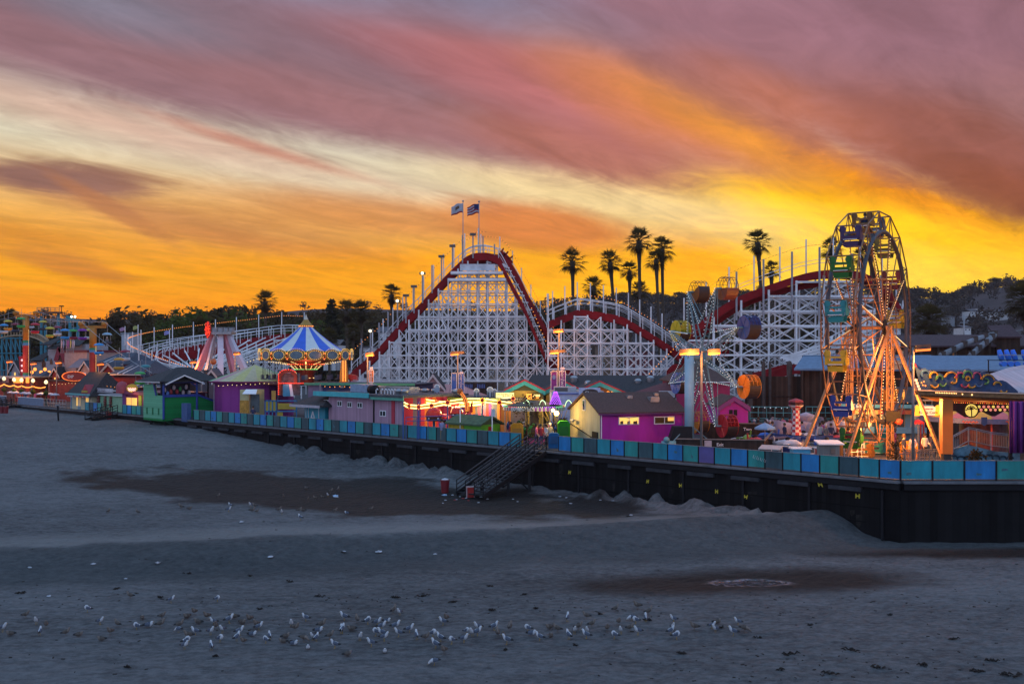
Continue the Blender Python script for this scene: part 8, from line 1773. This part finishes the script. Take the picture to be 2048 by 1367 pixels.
# ================================================================ gulls
GW=M('gull_white',(.47,.48,.50),.7,.08,6);GG=M('gull_grey',(.07,.085,.12),.7,.15,6);GK=M('gull_black',(.015,.015,.017),.7);GB=M('gull_brown',(.075,.06,.05),.8,.35,12);GY=M('gull_yellow',(.35,.22,.03),.6);GD_=M('gull_buff',(.16,.13,.11),.8,.3,10)
def gull_mesh(kind,pose):
 """bird about 0.42 m long facing +X, feet at the origin: one continuous body, then wings, bill and legs"""
 ad=kind=='adult';body=GW if ad else GD_;wing=GG if ad else GB
 if pose=='stand':sp_=[(-.20,.17,.015),(-.13,.185,.055),(-.04,.20,.085),(.05,.225,.085),(.10,.265,.062),(.125,.315,.046),(.14,.355,.046),(.165,.365,.036),(.19,.36,.014)];leg=.15
 elif pose=='rest':sp_=[(-.22,.12,.015),(-.14,.12,.055),(-.04,.12,.09),(.06,.13,.088),(.10,.16,.06),(.10,.195,.048),(.12,.215,.045),(.15,.215,.032),(.17,.21,.012)];leg=.05
 elif pose=='preen':sp_=[(-.19,.16,.015),(-.12,.18,.055),(-.03,.20,.085),(.06,.22,.082),(.09,.265,.058),(.06,.305,.048),(.02,.30,.046),(-.02,.275,.034),(-.04,.255,.014)];leg=.15
 else:sp_=[(-.19,.21,.015),(-.12,.21,.055),(-.03,.20,.085),(.07,.19,.08),(.13,.165,.055),(.17,.135,.045),(.20,.105,.042),(.22,.08,.03),(.235,.065,.012)];leg=.15
 mb=MB();n=10
 pts=[Vector((x,0,z))for x,z,r in sp_];rad=[r for _,_,r in sp_]
 mb.path(pts,.05,body,n,rad)
 for s in(-1,1):
  w=[(.06,.03),(.0,.045),(-.07,.04),(-.14,.022),(-.24,.008)];base_z=interp([(x,z)for x,z,r in sp_[:5]],0)
  vs_=[]
  for i,(x,h)in enumerate(w):
   zc=interp([(a,c)for a,c,_ in sp_[:5]],max(x,-.19));rr=interp([(a,c)for a,_,c in sp_[:5]],max(x,-.19))
   for k,an in enumerate((75,35,-5,-32)):
    q=R(an);vs_.append((x-(.02 if k==3 else 0),s*(rr*1.09+.004)*math.cos(q)*(1 if x>-.2 else .6),zc+(rr*1.08+.004)*math.sin(q)))
  fs_=[(i*4+k,i*4+k+1,i*4+5+k,i*4+4+k)for i in range(len(w)-1)for k in range(3)]
  mb.add(vs_,fs_[:9],wing,True);mb.add(vs_,fs_[9:],GK,True)
 tip=pts[-1];d=(pts[-1]-pts[-2]).normalized();mb.tube(tip-d*.005,tip+d*.045,.011,GY if ad else GK,5,.004)
 if ad and pose!='feed':
  for s in(-1,1):mb.bulb(pts[-3]+Vector((.02,s*.042,.008)),.007,GK)
 if leg>.1:
  for s in(-1,1):
   mb.tube((.0,s*.03,.15),(.005,s*.032,.0),.007,GY if ad else GD_,4);mb.add([(-.01,s*.032-.02,.003),(.05,s*.032-.025,.003),(.05,s*.032+.025,.003)],[(0,1,2)],GY if ad else GD_)
 return mb
GM={}
def zz5(l):return[(x/2.926,1180+y/2.926,*r)for x,y,*r in l]
def zz6(l):return[(650+x/3.724,1180+y/3.724,*r)for x,y,*r in l]
def zz7(l):return[(1150+x/3.724,1180+y/3.724,*r)for x,y,*r in l]
def zz8(l):return[(150+x/3.413,880+y/3.413,*r)for x,y,*r in l]
FLOCK=zz5([(15,242,'a','stand','R'),(60,265,'j','rest','L'),(150,162,'j','stand','R'),(212,200,'a','stand','T'),(270,222,'j','stand','T'),(232,262,'a','stand','A'),(385,266,'j','stand','R'),(462,270,'j','rest','R'),(512,128,'a','preen','L'),(585,200,'a','stand','R'),(592,296,'j','rest','L'),(645,262,'j','stand','T'),
 (688,215,'j','stand','L'),(762,48,'j','stand','L'),(800,230,'a','preen','L'),(832,170,'j','rest','T'),(870,216,'a','rest','R'),(938,218,'j','stand','R'),(948,168,'j','stand','R'),(1000,72,'a','stand','R'),(1045,248,'a','feed','L'),(1050,220,'j','stand','R'),(1092,164,'j','rest','T'),(1137,145,'j','stand','T'),(1080,345,'a','stand','R'),(1092,318,'a','preen','R'),(1102,285,'j','stand','L'),(1145,262,'a','stand','L'),
 (1158,196,'j','rest','L'),(1210,172,'j','stand','T'),(1232,260,'a','stand','R'),(1238,350,'a','stand','A'),(1250,202,'a','stand','L'),(1262,230,'j','stand','T'),(1272,66,'a','preen','R'),(1288,304,'a','preen','R'),(1302,248,'a','stand','T'),(1340,192,'a','stand','R'),(1368,166,'j','rest','L'),(1384,296,'a','stand','A'),(1400,260,'a','stand','R'),(1420,198,'j','rest','R'),(1424,316,'j','stand','T'),(1460,188,'j','stand','T'),(1478,268,'a','rest','R'),
 (1500,220,'j','stand','T'),(1514,232,'a','stand','R'),(1556,308,'a','preen','L'),(1580,288,'a','stand','A'),(1655,310,'j','rest','L'),(1672,280,'j','rest','R'),(1705,216,'a','stand','T'),(1720,322,'a','rest','R'),(1728,240,'j','stand','R'),(1778,300,'j','feed','R'),(1790,180,'a','stand','L'),(1803,344,'a','rest','T'),(1832,290,'a','stand','T'),(1848,298,'a','stand','A'),(1865,246,'a','rest','R'),(1882,220,'j','stand','R'),(1930,284,'j','stand','R'),(1960,338,'a','stand','L'),(1998,252,'a','stand','A'),(2015,176,'a','stand','L'),(2035,384,'j','rest','R')])
FLOCK+=zz6([(125,320,'a','stand','A'),(195,302,'j','rest','L'),(240,242,'j','stand','A'),(260,374,'a','stand','T'),(318,252,'a','preen','R'),(345,418,'a','stand','L'),(388,264,'a','stand','R'),(380,338,'a','preen','L'),(425,344,'a','stand','L'),(422,296,'a','stand','R'),(440,376,'a','stand','R'),(445,466,'a','rest','T'),(462,240,'a','rest','R'),(507,174,'j','stand','A'),(556,186,'a','stand','T'),(525,292,'a','stand','R'),(550,344,'a','stand','L'),(628,316,'a','stand','R'),(685,366,'a','stand','A'),(750,374,'j','stand','R'),(805,350,'a','preen','R'),(862,382,'a','stand','L'),(880,258,'a','stand','L'),(904,232,'j','stand','T'),(825,432,'a','stand','L'),(886,476,'j','stand','T'),(815,556,'a','feed','L'),(945,398,'a','preen','L'),(1035,390,'a','stand','R'),
 (1055,326,'a','preen','R'),(1098,342,'a','stand','T'),(1134,338,'a','stand','R'),(1140,300,'a','stand','L'),(1258,296,'a','stand','R'),(1285,344,'j','stand','A'),(1326,356,'j','stand','T'),(1356,400,'a','stand','L'),(1376,300,'j','stand','A'),(1510,308,'a','preen','L'),(1540,336,'a','rest','R'),(1600,374,'a','stand','L'),(1670,288,'j','rest','L'),(1682,350,'j','rest','T'),(1730,312,'j','stand','L'),(1803,232,'a','stand','A'),(1818,362,'a','stand','A'),(1858,322,'a','stand','T'),(1888,294,'j','stand','R')])
FLOCK+=zz7([(85,214,'j','stand','L'),(125,274,'j','stand','R'),(85,360,'a','stand','L'),(92,326,'a','stand','T'),(240,310,'j','stand','T'),(300,160,'j','stand','R'),(295,358,'a','preen','L'),(325,260,'j','stand','T'),(342,322,'a','stand','T'),(410,302,'j','stand','R'),(425,226,'a','feed','L'),(452,248,'a','preen','L'),(470,330,'a','stand','L'),(465,140,'j','stand','L'),(528,234,'a','stand','A'),(548,184,'j','stand','R'),(735,236,'a','stand','L'),(725,298,'a','stand','T'),(712,328,'a','stand','R'),(755,364,'a','preen','R'),(890,300,'j','stand','L'),(1020,286,'a','stand','R'),(1046,312,'a','stand','L'),(1060,250,'j','rest','R'),(1180,336,'a','stand','L'),(1215,258,'a','stand','L'),(1265,312,'j','feed','R')])
FAR=zz8([(227,500,'j','stand','A'),(428,505,'j','stand','L'),(725,470,'j','stand','L'),(782,474,'j','rest','R'),(977,395,'j','stand','A'),(1048,488,'a','stand','R'),(1062,460,'a','stand','L'),(1200,456,'a','stand','T'),(1228,462,'j','stand','L'),(1210,486,'j','rest','R'),(1242,500,'j','stand','R'),(1392,490,'j','stand','R'),(1412,505,'a','stand','T'),(1424,400,'j','stand','T'),(1540,545,'a','stand','L'),(1530,492,'j','stand','R'),(1556,486,'j','rest','L'),(1592,420,'j','stand','T'),(1640,408,'j','stand','L'),(1690,394,'j','rest','L'),(1727,386,'a','stand','T'),(1744,360,'j','stand','R'),(1797,348,'j','stand','A'),(1775,496,'j','stand','R'),(1856,505,'a','rest','L'),(2020,488,'j','stand','R'),(1580,336,'j','rest','L')])
HEAD={'R':0,'L':math.pi,'A':math.pi/2,'T':-math.pi/2}
WH={'R':'facing right','L':'facing left','A':'facing away','T':'facing forward'};PW_={'stand':'standing','rest':'sitting','preen':'preening','feed':'pecking'}
def on_sand(px,py):
 Y=FL*(CZ+3.3)/(py-HY)
 for _ in range(12):
  x=(px-CX)/FL*Y;z=sand_z(x,Y);Y=.5*Y+.5*FL*(CZ-z)/(py-HY)
 x=(px-CX)/FL*Y;return Vector((x,Y,sand_z(x,Y)))
rg=random.Random(77)
for grp,lst,nm in(('gulls of the near flock',FLOCK,'in near flock'),('gulls round the wet hollow',FAR,'at wet hollow')):
 for i,(px,py,kd,pose,hd)in enumerate(sorted(lst)):
  kind='adult' if kd=='a' else 'juvenile';key=(kind,pose)
  if key not in GM:o=gull_mesh(kind,pose).build('gull');GM[key]=o.data
  else:o=bpy.data.objects.new('gull',GM[key]);COL.objects.link(o)
  p=on_sand(px,py);s=rg.uniform(.82,1.0);place(o,p+Vector((0,0,-.004)),HEAD[hd]+rg.uniform(-.55,.55),s)
  tag(o,'%s gull %s %s, %s from the left %s'%('white headed' if kd=='a' else 'brown speckled',PW_[pose],WH[hd],ordw(i+1),nm),'gull',grp)
# ================================================================ litter, weed and bins
LW=M('litter_white',(.42,.44,.48),.6);LR_=M('litter_red',(.3,.03,.03),.6);LBL=M('litter_blue',(.30,.45,.62),.5);WEED=M('kelp',(.018,.013,.010),.9,.4,4)
def crumple(r_,rad,mat,flat=.45,n=9):
 mb=MB();prof=[]
 vs_=[];m=4
 for i in range(m+1):
  for k in range(n):
   t=6.2832*k/n;q=rad*math.sin(math.pi*(i+.3)/(m+.6))*r_.uniform(.55,1.2);vs_.append((q*math.cos(t),q*math.sin(t)*.8,rad*flat*(1-math.cos(math.pi*i/m))*.5*r_.uniform(.7,1.3)))
 fs_=[(i*n+k,i*n+(k+1)%n,(i+1)*n+(k+1)%n,(i+1)*n+k)for i in range(m)for k in range(n)]+[tuple(m*n+k for k in range(n))]
 mb.add(vs_,fs_,mat);return mb
LIT=[('white plastic bag',LW,.2,[(672,994),(315,1126),(541,1114),(757,1104),(483,1044)]),('white paper scrap',LW,.12,[(252,1157),(688,1103),(1188,985),(1133,995),(1141,1007),(1035,1003),(905,990),(932,996),(920,993),(948,990),(962,994),(975,998),(891,1000),(886,1006),(913,999),(982,986),(957,1005),(1026,998),(1120,993),(1201,1000),(1262,1030),(186,1128),(98,1192),(870,1108),(1226,1000),(60,1135)]),('blue bag',LBL,.27,[(890,991),(671,993)]),('red cup',LR_,.12,[(926,997),(937,1001),(910,1000)])]
for nm,m_,rad,pts in LIT:
 for i,(px,py)in enumerate(sorted(pts)):
  near='at the stair foot' if 870<px<1000 and py<1010 else('in the wet hollow' if py<1060 and px<870 else('by the wall' if py<1040 else 'on the open sand'))
  o=crumple(rg,rad*rg.uniform(.8,1.15),m_).build('litter');place(o,on_sand(px,py),rg.random()*6.28);tag(o,'%s lying %s, %s of these from the left'%(nm,near,ordw(i+1)),'litter','litter on the beach')
KELP=[(1908,1278,.7),(232,1178,.5),(500,1152,.4),(580,1163,.5),(375,1147,.6),(1700,1300,.8),(1585,1308,.9),(1360,1306,.6),(2020,1350,1.0),(1950,1342,.9),(1660,1347,.8),(980,1172,.4),(1050,1189,.5),(520,1218,.4),(790,1195,.6),(845,1192,.7),(905,1204,.5),(980,1220,.7),(1070,1217,.4),(1200,1228,.3),(1440,1255,.4),(1515,1275,.4),(1620,1250,.3),(1780,1230,.3),(1295,1240,.5),(1850,1330,.8),(1760,1335,.7),(1560,1340,.6),(320,1195,.4),(40,1186,.7),(640,1192,.6),(255,1334,.4),(430,1312,.4),(1150,1290,.3),(1010,1300,.3),(1985,1322,.6),(686,1105,.45),(1255,1033,.4)]
for i,(px,py,s)in enumerate(sorted(KELP)):
 mb=MB();s*=.46;L=s*.5
 for k in range(7):
  a=rg.uniform(-.5,.5)+(3.14 if k%2 else 0);q=Vector((rg.uniform(-L,L),rg.uniform(-L,L)*.5,.01));e=q+Vector((math.cos(a)*L,math.sin(a)*L*.6,rg.uniform(.0,.05)));mb.path([q,q.lerp(e,.5)+Vector((0,rg.uniform(-.08,.08),rg.uniform(.02,.07))),e],.03,WEED,5,[.02,.045*s+.015,.012])
 o=mb.build('kelp');place(o,on_sand(px,py),rg.uniform(-.4,.4));tag(o,'dark clump of dried seaweed on the sand, %s from the left'%ordw(i+1),'seaweed','seaweed clumps on the sand','thing')
mb=MB();r_=random.Random(21)
for _ in range(520):
 px,py=r_.uniform(-20,2070),r_.choice([r_.gauss(1205,14),r_.gauss(1330,22),r_.uniform(1060,1366)]);
 if py<1050 or py>1380:continue
 if py>1290 and px<1250 and r_.random()<.8:continue
 Y=FL*(CZ+3.55)/(py-HY);x=(px-CX)/FL*Y;z=sand_z(x,Y);s=r_.uniform(.015,.075);a=r_.uniform(-1.5,1.5)
 mb.frame((x,Y,z+.008),Vector((math.cos(a),math.sin(a),0))*s,Vector((-math.sin(a),math.cos(a),0))*s*.35,Vector((0,0,.014)),WEED)
tag(mb.build('beach_debris'),'fine dark crumbs of seaweed and twigs strewn over the sand','debris',kind='stuff')
def bin_(px,py,label,open_=False):
 p=on_sand(px,py);o=thing('rubbish_bin',label,'bin',tuple(p));m_=M('bin_red',(.18,.012,.018),.5,.2,3);mb=MB();mb.lathe([(.26,-.05),(.3,.45),(.33,.9)],p,16,m_);mb.build('drum',o);mb=MB();mb.lathe([(.35,.88),(.36,.94),(.33,.95)],p,16,M('bin_rim',(.2,.05,.05)));mb.build('rim',o)
 mb=MB();mb.lathe([(.33,.9),(.2,1.0),(.01,1.05)],p,12,LW if open_ else BLACK);mb.build('bag_liner',o);return o
bin_(890,984,'dark red bin with white rubbish on top at the foot of the stairs',True);bin_(218,838,'red bin at the foot of the small stairs by the candy shop');bin_(12,826,'dark red bin at the foot of the cafe stairs, right of another');bin_(4,826,'dark red bin at the foot of the cafe stairs, half cut by the frame edge')
p=on_sand(941,993);o=thing('red_box_sign','square red box with pale edges standing on the sand at the stair foot','box',tuple(p));mb=MB();mb.box(p+Vector((0,0,.33)),(.52,.45,.75),M('box_bright_red',(.38,.02,.016),.5),.25);mb.build('body',o);mb=MB()
for s in(-1,1):mb.box(p+Vector((s*.26,-.18+s*.06,.33)),(.06,.12,.8),M('box_edge',(.4,.3,.3)),.25)
mb.box(p+Vector((0,0,.72)),(.56,.5,.05),M('box_edge',(.4,.3,.3)),.25);mb.build('edge_trim',o)
o=thing('beach_post','leaning dark post standing in the sand before the cafe terrace','post',tuple(on_sand(117,841)));p=on_sand(117,841);mb=MB();mb.tube(p-Vector((0,0,.2)),p+Vector((-.1,0,1.9)),.09,BLACK,6,.12);mb.build('shaft',o);mb=MB();mb.box(p+Vector((-.1,0,1.9)),(.5,.2,.15),GREY);mb.build('plate',o)
# ================================================================ people
def person_mesh(cl,pose,rr):
 """continuous figure 1.72 m tall, facing -Y; grown from a jointed skeleton"""
 me=bpy.data.meshes.new('person');V=[(0,0,.95),(0,.0,1.18),(0,.01,1.40),(0,0,1.50),(0,-.015,1.60),(0,-.02,1.70)]
 E_=[(0,1),(1,2),(2,3),(3,4),(4,5)];Rr=[(.15,.11),(.15,.10),(.15,.095),(.055,.055),(.085,.10),(.07,.085)]
 def chain(start,pts,rad):
  k=start
  for p_,r0 in zip(pts,rad):V.append(p_);E_.append((k,len(V)-1));Rr.append((r0,r0));k=len(V)-1
 for s in(-1,1):
  st={'stand':0,'walk':.16*s,'sit':0}[pose]
  if pose=='sit':chain(0,[(s*.1,0,.9),(s*.12,-.42,.9),(s*.12,-.45,.48),(s*.12,-.56,.44)],[.09,.068,.048,.035])
  else:chain(0,[(s*.09,0,.86),(s*.10,-st*.6-.01,.48),(s*.105,-st,.09),(s*.11,-st-.13,.04)],[.095,.065,.045,.035])
  bend=.1 if s>0 else 0
  chain(2,[(s*.17,.01,1.41),(s*.24,.03-bend*.3,1.14),(s*.23,-.10-bend,.92+bend*1.2),(s*.22,-.15-bend*1.2,.85+bend*1.5)],[.062,.045,.033,.03])
  h=len(V)-1;hp=Vector(V[h])
  for f in(-1.5,-.5,.5,1.5):chain(h,[tuple(hp+Vector((f*.012,-.035,-.045+.004*abs(f)))),tuple(hp+Vector((f*.013,-.055,-.075+.008*abs(f))))],[.009,.008])
  chain(h,[tuple(hp+Vector((-s*.04,-.03,-.01)))],[.01])
 me.from_pydata(V,E_,[]);o=bpy.data.objects.new('tmp',me);COL.objects.link(o)
 sk=o.modifiers.new('skin','SKIN');
 for i,r0 in enumerate(Rr):me.skin_vertices[0].data[i].radius=r0
 me.skin_vertices[0].data[0].use_root=True
 sb_=o.modifiers.new('sub','SUBSURF');sb_.levels=1;sb_.render_levels=1
 dg=bpy.context.evaluated_depsgraph_get();m2=bpy.data.meshes.new_from_object(o.evaluated_get(dg));bpy.data.objects.remove(o)
 for m_ in(cl[0],cl[1],SKIN,BLACK):m2.materials.append(m_)
 for f in m2.polygons:
  c=f.center;f.use_smooth=True
  arm=abs(c.x)>.185 and c.z>.7
  if arm:f.material_index=0 if c.z>1.05 else 2
  elif c.z>1.47:f.material_index=2
  elif c.z>(.86 if pose!='sit' else .97):f.material_index=0
  elif c.z>.10 if pose!='sit' else c.z>.5:f.material_index=1
  else:f.material_index=3
 hb=MB();hb.lathe([(.105,1.60),(.118,1.68),(.10,1.76),(.05,1.80),(.01,1.81)],(0,.012,0),12,cl[2])
 if cl[3]:hb.lathe([(.09,1.42),(.115,1.52),(.105,1.62)],(0,.045,0),10,cl[2])
 fb=MB()
 for s in(-1,1):fb.bulb((s*.034,-.108,1.645),.012,BLACK);fb.ball((s*.092,0,1.635),.022,SKIN,6,4)
 fb.tube((0,-.10,1.645),(0,-.135,1.612),.012,SKIN,5,.018);fb.beam((-.025,-.108,1.575),(.025,-.108,1.575),.008,.01,M('lip',(.3,.1,.08)))
 return m2,hb,fb
CLO=[((M('shirt_red',(.35,.03,.04),.8),M('jeans_blue',(.04,.06,.14),.8),HAIR,0),'a red top and jeans'),((M('shirt_white',(.5,.5,.52),.8),M('trousers_black',(.02,.02,.025),.8),HAIR,1),'a white top and long hair'),((M('jacket_navy',(.03,.04,.10),.8),M('trousers_grey',(.10,.10,.11),.8),M('hair_brown',(.07,.04,.02),.8),0),'a navy jacket'),
 ((M('top_pink',(.45,.10,.25),.8),M('jeans_blue',(.04,.06,.14)),HAIR,1),'a pink top'),((M('hoodie_grey',(.16,.17,.19),.8),M('trousers_black',(.02,.02,.025)),M('cap_white',(.5,.5,.52),.7),0),'a grey hoodie and cap'),((M('tee_lavender',(.25,.25,.42),.8),M('shorts_khaki',(.22,.17,.10),.8),HAIR,0),'a lavender shirt')]
PM={}
def person(px,Y,ci,pose,rz,where,z=0.0,sc=1.0):
 key=(ci,pose);cl,txt=CLO[ci]
 o=thing('person','person in %s, %s'%(txt,where),'person',tuple(XY(px,Y,z)))
 o['_b']=(0,0,0)
 if key not in PM:PM[key]=person_mesh(cl,pose,rg)
 ent=PM[key]
 if len(ent)==3:
  me,hb,fb=ent;hair=hb.build('hair',o);face=fb.build('face',o);PM[key]=(me,hair.data,face.data,1)
 else:
  for nm,d in(('hair',ent[1]),('face',ent[2])):q=bpy.data.objects.new(nm,d);COL.objects.link(q);q.parent=o
 q=bpy.data.objects.new('body',PM[key][0]);COL.objects.link(q);q.parent=o
 o.rotation_euler=(0,0,rz);o.scale=(sc,sc,sc);del o['_b'];return o
PEOPLE=[(1082,76.8,0,'stand',.4,'waiting behind the top of the beach stairs'),(1073,77.6,3,'walk',1.4,'crossing behind the stair head'),(1092,77.2,1,'walk',-1.0,'just right of the stair head'),(1100,77.9,4,'stand',.2,'beside the stair gap at the green box'),(1095,79.5,0,'walk',2.6,'farther back behind the stair head'),
 (1521,79,5,'stand',2.9,'at the rail behind the blue parasol'),(1545,80,2,'walk',1.2,'in the walkway left of the chequered tower'),(1500,81,1,'stand',.3,'below the magenta shed'),(1508,82,0,'walk',-1.2,'in a red top beside the magenta shed'),(1556,83,3,'stand',0,'behind the chequered ride, near the pale pink cars'),(1534,82.5,4,'walk',1.6,'between the shed and the blue parasol'),
 (1652,77,4,'stand',.5,'queuing left of the big wheel'),(1662,77.6,2,'stand',-.4,'second in line left of the big wheel'),(1640,78.2,1,'stand',.1,'third in line left of the big wheel'),(1675,78.5,0,'walk',1.3,'walking behind the green wheel seat'),(1808,66.5,2,'stand',.8,'behind the queue rails'),(1826,66.2,5,'stand',-.6,'in front of the amber crate'),(1850,67.5,1,'stand',.2,'under the kettle corn sign'),(1862,69,2,'walk',-1.4,'walking toward the orange column'),
 (1790,72,3,'walk',1.5,'behind the motor of the big wheel'),(506,104.5,2,'stand',.3,'inside the glazed porch of the cream ticket booth'),(884,82.9,5,'stand',2.7,'at the railing of the ladybird ride'),(1022,79.2,0,'stand',1.0,'at the fence left of the stairs'),(1048,80.2,4,'stand',.2,'below the striped canopy of the kiddie carousel'),(52,150,2,'stand',.2,'between the cafe parasols'),(70,149,3,'stand',-.5,'under the cafe parasols by the globe lamps'),(99,146,0,'stand',.5,'at the pipe rail end of the cafe'),(170,139.5,2,'stand',.2,'at the lit window of the yellow kiosk')]
for a in PEOPLE:person(*a)
CROWD=sorted((rg.uniform(1484,1690),rg.uniform(78.5,86))for _ in range(26))
for i,(px,Y)in enumerate(CROWD):person(px,Y,(i*5+i//4)%6,('stand','walk')[i%2],rg.uniform(-3.1,3.1),'%s from the left in the crowd'%ordw(i+1),0,rg.uniform(.92,1.06))
C,e,ax,pt,A,R2=FERRIS
for k,ci,off,wh in((9,2,.2,'riding in the green wheel seat'),(9,0,-.22,'sharing the green wheel seat'),(7,4,.2,'riding in the lowest teal wheel seat'),(11,5,0,'riding alone in the yellow wheel seat at the left'),(15,2,.1,'riding in the topmost brown wheel seat')):
 p=pt(A[k],R2,0)+ax*off;q=person(1024,60,ci,'sit',math.atan2(-e.x,e.y)+math.pi,wh);q.location=p+Vector((0,0,-1.83))+e*.0
for i,ci in((8,5),(13,4),(18,2)):
 px,pc,ps,Y,c1,c2=CHAIRS[i];q=person(px,Y,ci,'sit',.2,'riding the %s canopied cable chair'%c1);q.location=P(px,ps,Y)+Vector((0,0,-1.0))
for(px,py0,py1,Y,w_,lab)in((1052,790,905,78.5,1.1,'tall scraggy dark shrub growing beside the stair head'),(1790,880,925,61.6,.5,'dark leafy shrub between the big wheel and the queue rails'),(1954,900,926,59.9,.35,'small pointed dark shrub before the wave painted wall'),(1125,838,848,79.5,.4,'round clipped bush beside the golden flood lamps')):
 o=thing('shrub',lab,'shrub',tuple(XY(px,Y)));r_=random.Random(px);z1,z0=ZZ(py0,Y),max(0,ZZ(py1,Y));mb=MB();mb.path([XY(px,Y,0),XY(px,Y,(z0+z1)/2)+Vector((.1,0,0)),XY(px,Y,z1*.9)],.08,BARK,6,[.1,.06,.02]);mb.build('trunk',o);mb=MB()
 for i in range(int(26*w_)+8):
  f=r_.random();leaf_cluster(mb,XY(px,Y,lerp(max(z0,.4),z1,f))+Vector((r_.gauss(0,w_*.42),r_.gauss(0,w_*.4),0)),.3,16,.085,LEAFS[r_.choice((0,1,2))],r_)
 mb.build('crown',o)
ht=Bld('green_hut','low green and yellow hut with mossy roof just inside the fence under the tube-lit ride','hut',XY(898,82.8),XY(962,80.2),2.2,1.45,M('hut_green',(.10,.36,.02),.6));ht.block('yellow_front',0,ht.u_of(928),.06,.002,0,1.4,BOARDS('hut_yellow',(.42,.30,.03),.2,'U',.15));ht.ridge_roof(M('hut_roof',(.06,.10,.05),.8,.5,3),.55,.25)
for px,Y,w_,h,c_,nm,lab in((1034,77.6,1.0,1.75,(.55,.24,.02),'amber_cabinet','orange ribbed cabinet at the fence left of the stair head'),(1128,76.8,.95,2.0,(.03,.26,.02),'green_box','plain green box between the stair head and the cream gable'),(1822,67.5,.95,1.2,(.5,.22,.03),'amber_crate','amber crate behind the queue rails'),(975,80.8,.8,1.3,(.45,.03,.03),'red_kiosk','rounded red play kiosk at the fence under the tube-lit ride'),(1108,75.9,.8,1.15,(.02,.12,.3),'blue_bin_box','dark blue bin with white lid just right of the stair gap'),(1672,63.5,.9,1.6,(.4,.17,.04),'ochre_shelter','ochre curved shelter beside the metal shed')):
 o=thing(nm,lab,'box',tuple(XY(px,Y)));mb=MB();mb.slab([XY(px,Y,0)+Vector((-w_/2,0,0)),XY(px,Y,0)+Vector((w_/2,0,0)),XY(px,Y,h*.9)+Vector((w_/2,0,0)),XY(px,Y,h)+Vector((w_*.3,0,0)),XY(px,Y,h)+Vector((-w_*.3,0,0)),XY(px,Y,h*.9)+Vector((-w_/2,0,0))],(0,w_*.8,0),BOARDS('ribbed_'+nm,c_,.12,'X',.15));mb.build('body',o);mb=MB();mb.box(XY(px,Y-.02,h*.55),(w_*.7,.05,h*.5),M('inset_'+nm,tuple(v*.6 for v in c_)));mb.build('front_panel',o)
for px,py0,lab in((915,819,'white pole standing at the fence in front of the ladybird ride'),(979,828,'white pole with a small pale sign at the fence')):
 f=fence_at(px)+N*.3;o=thing('white_pole',lab,'pole',tuple(f));mb=MB();mb.tube(f,Vector((f.x,f.y,ZZ(py0,f.y))),.045,WHITE,6);mb.build('post',o);mb=MB()
 c=Vector((f.x+.08,f.y-.05,ZZ(py0-3,f.y)));mb.box(c,(.32 if px>950 else .12,.05,.6 if px>950 else .2),M('pole_sign',(.45,.55,.62)));mb.build('sign_plate' if px>950 else 'cap',o)
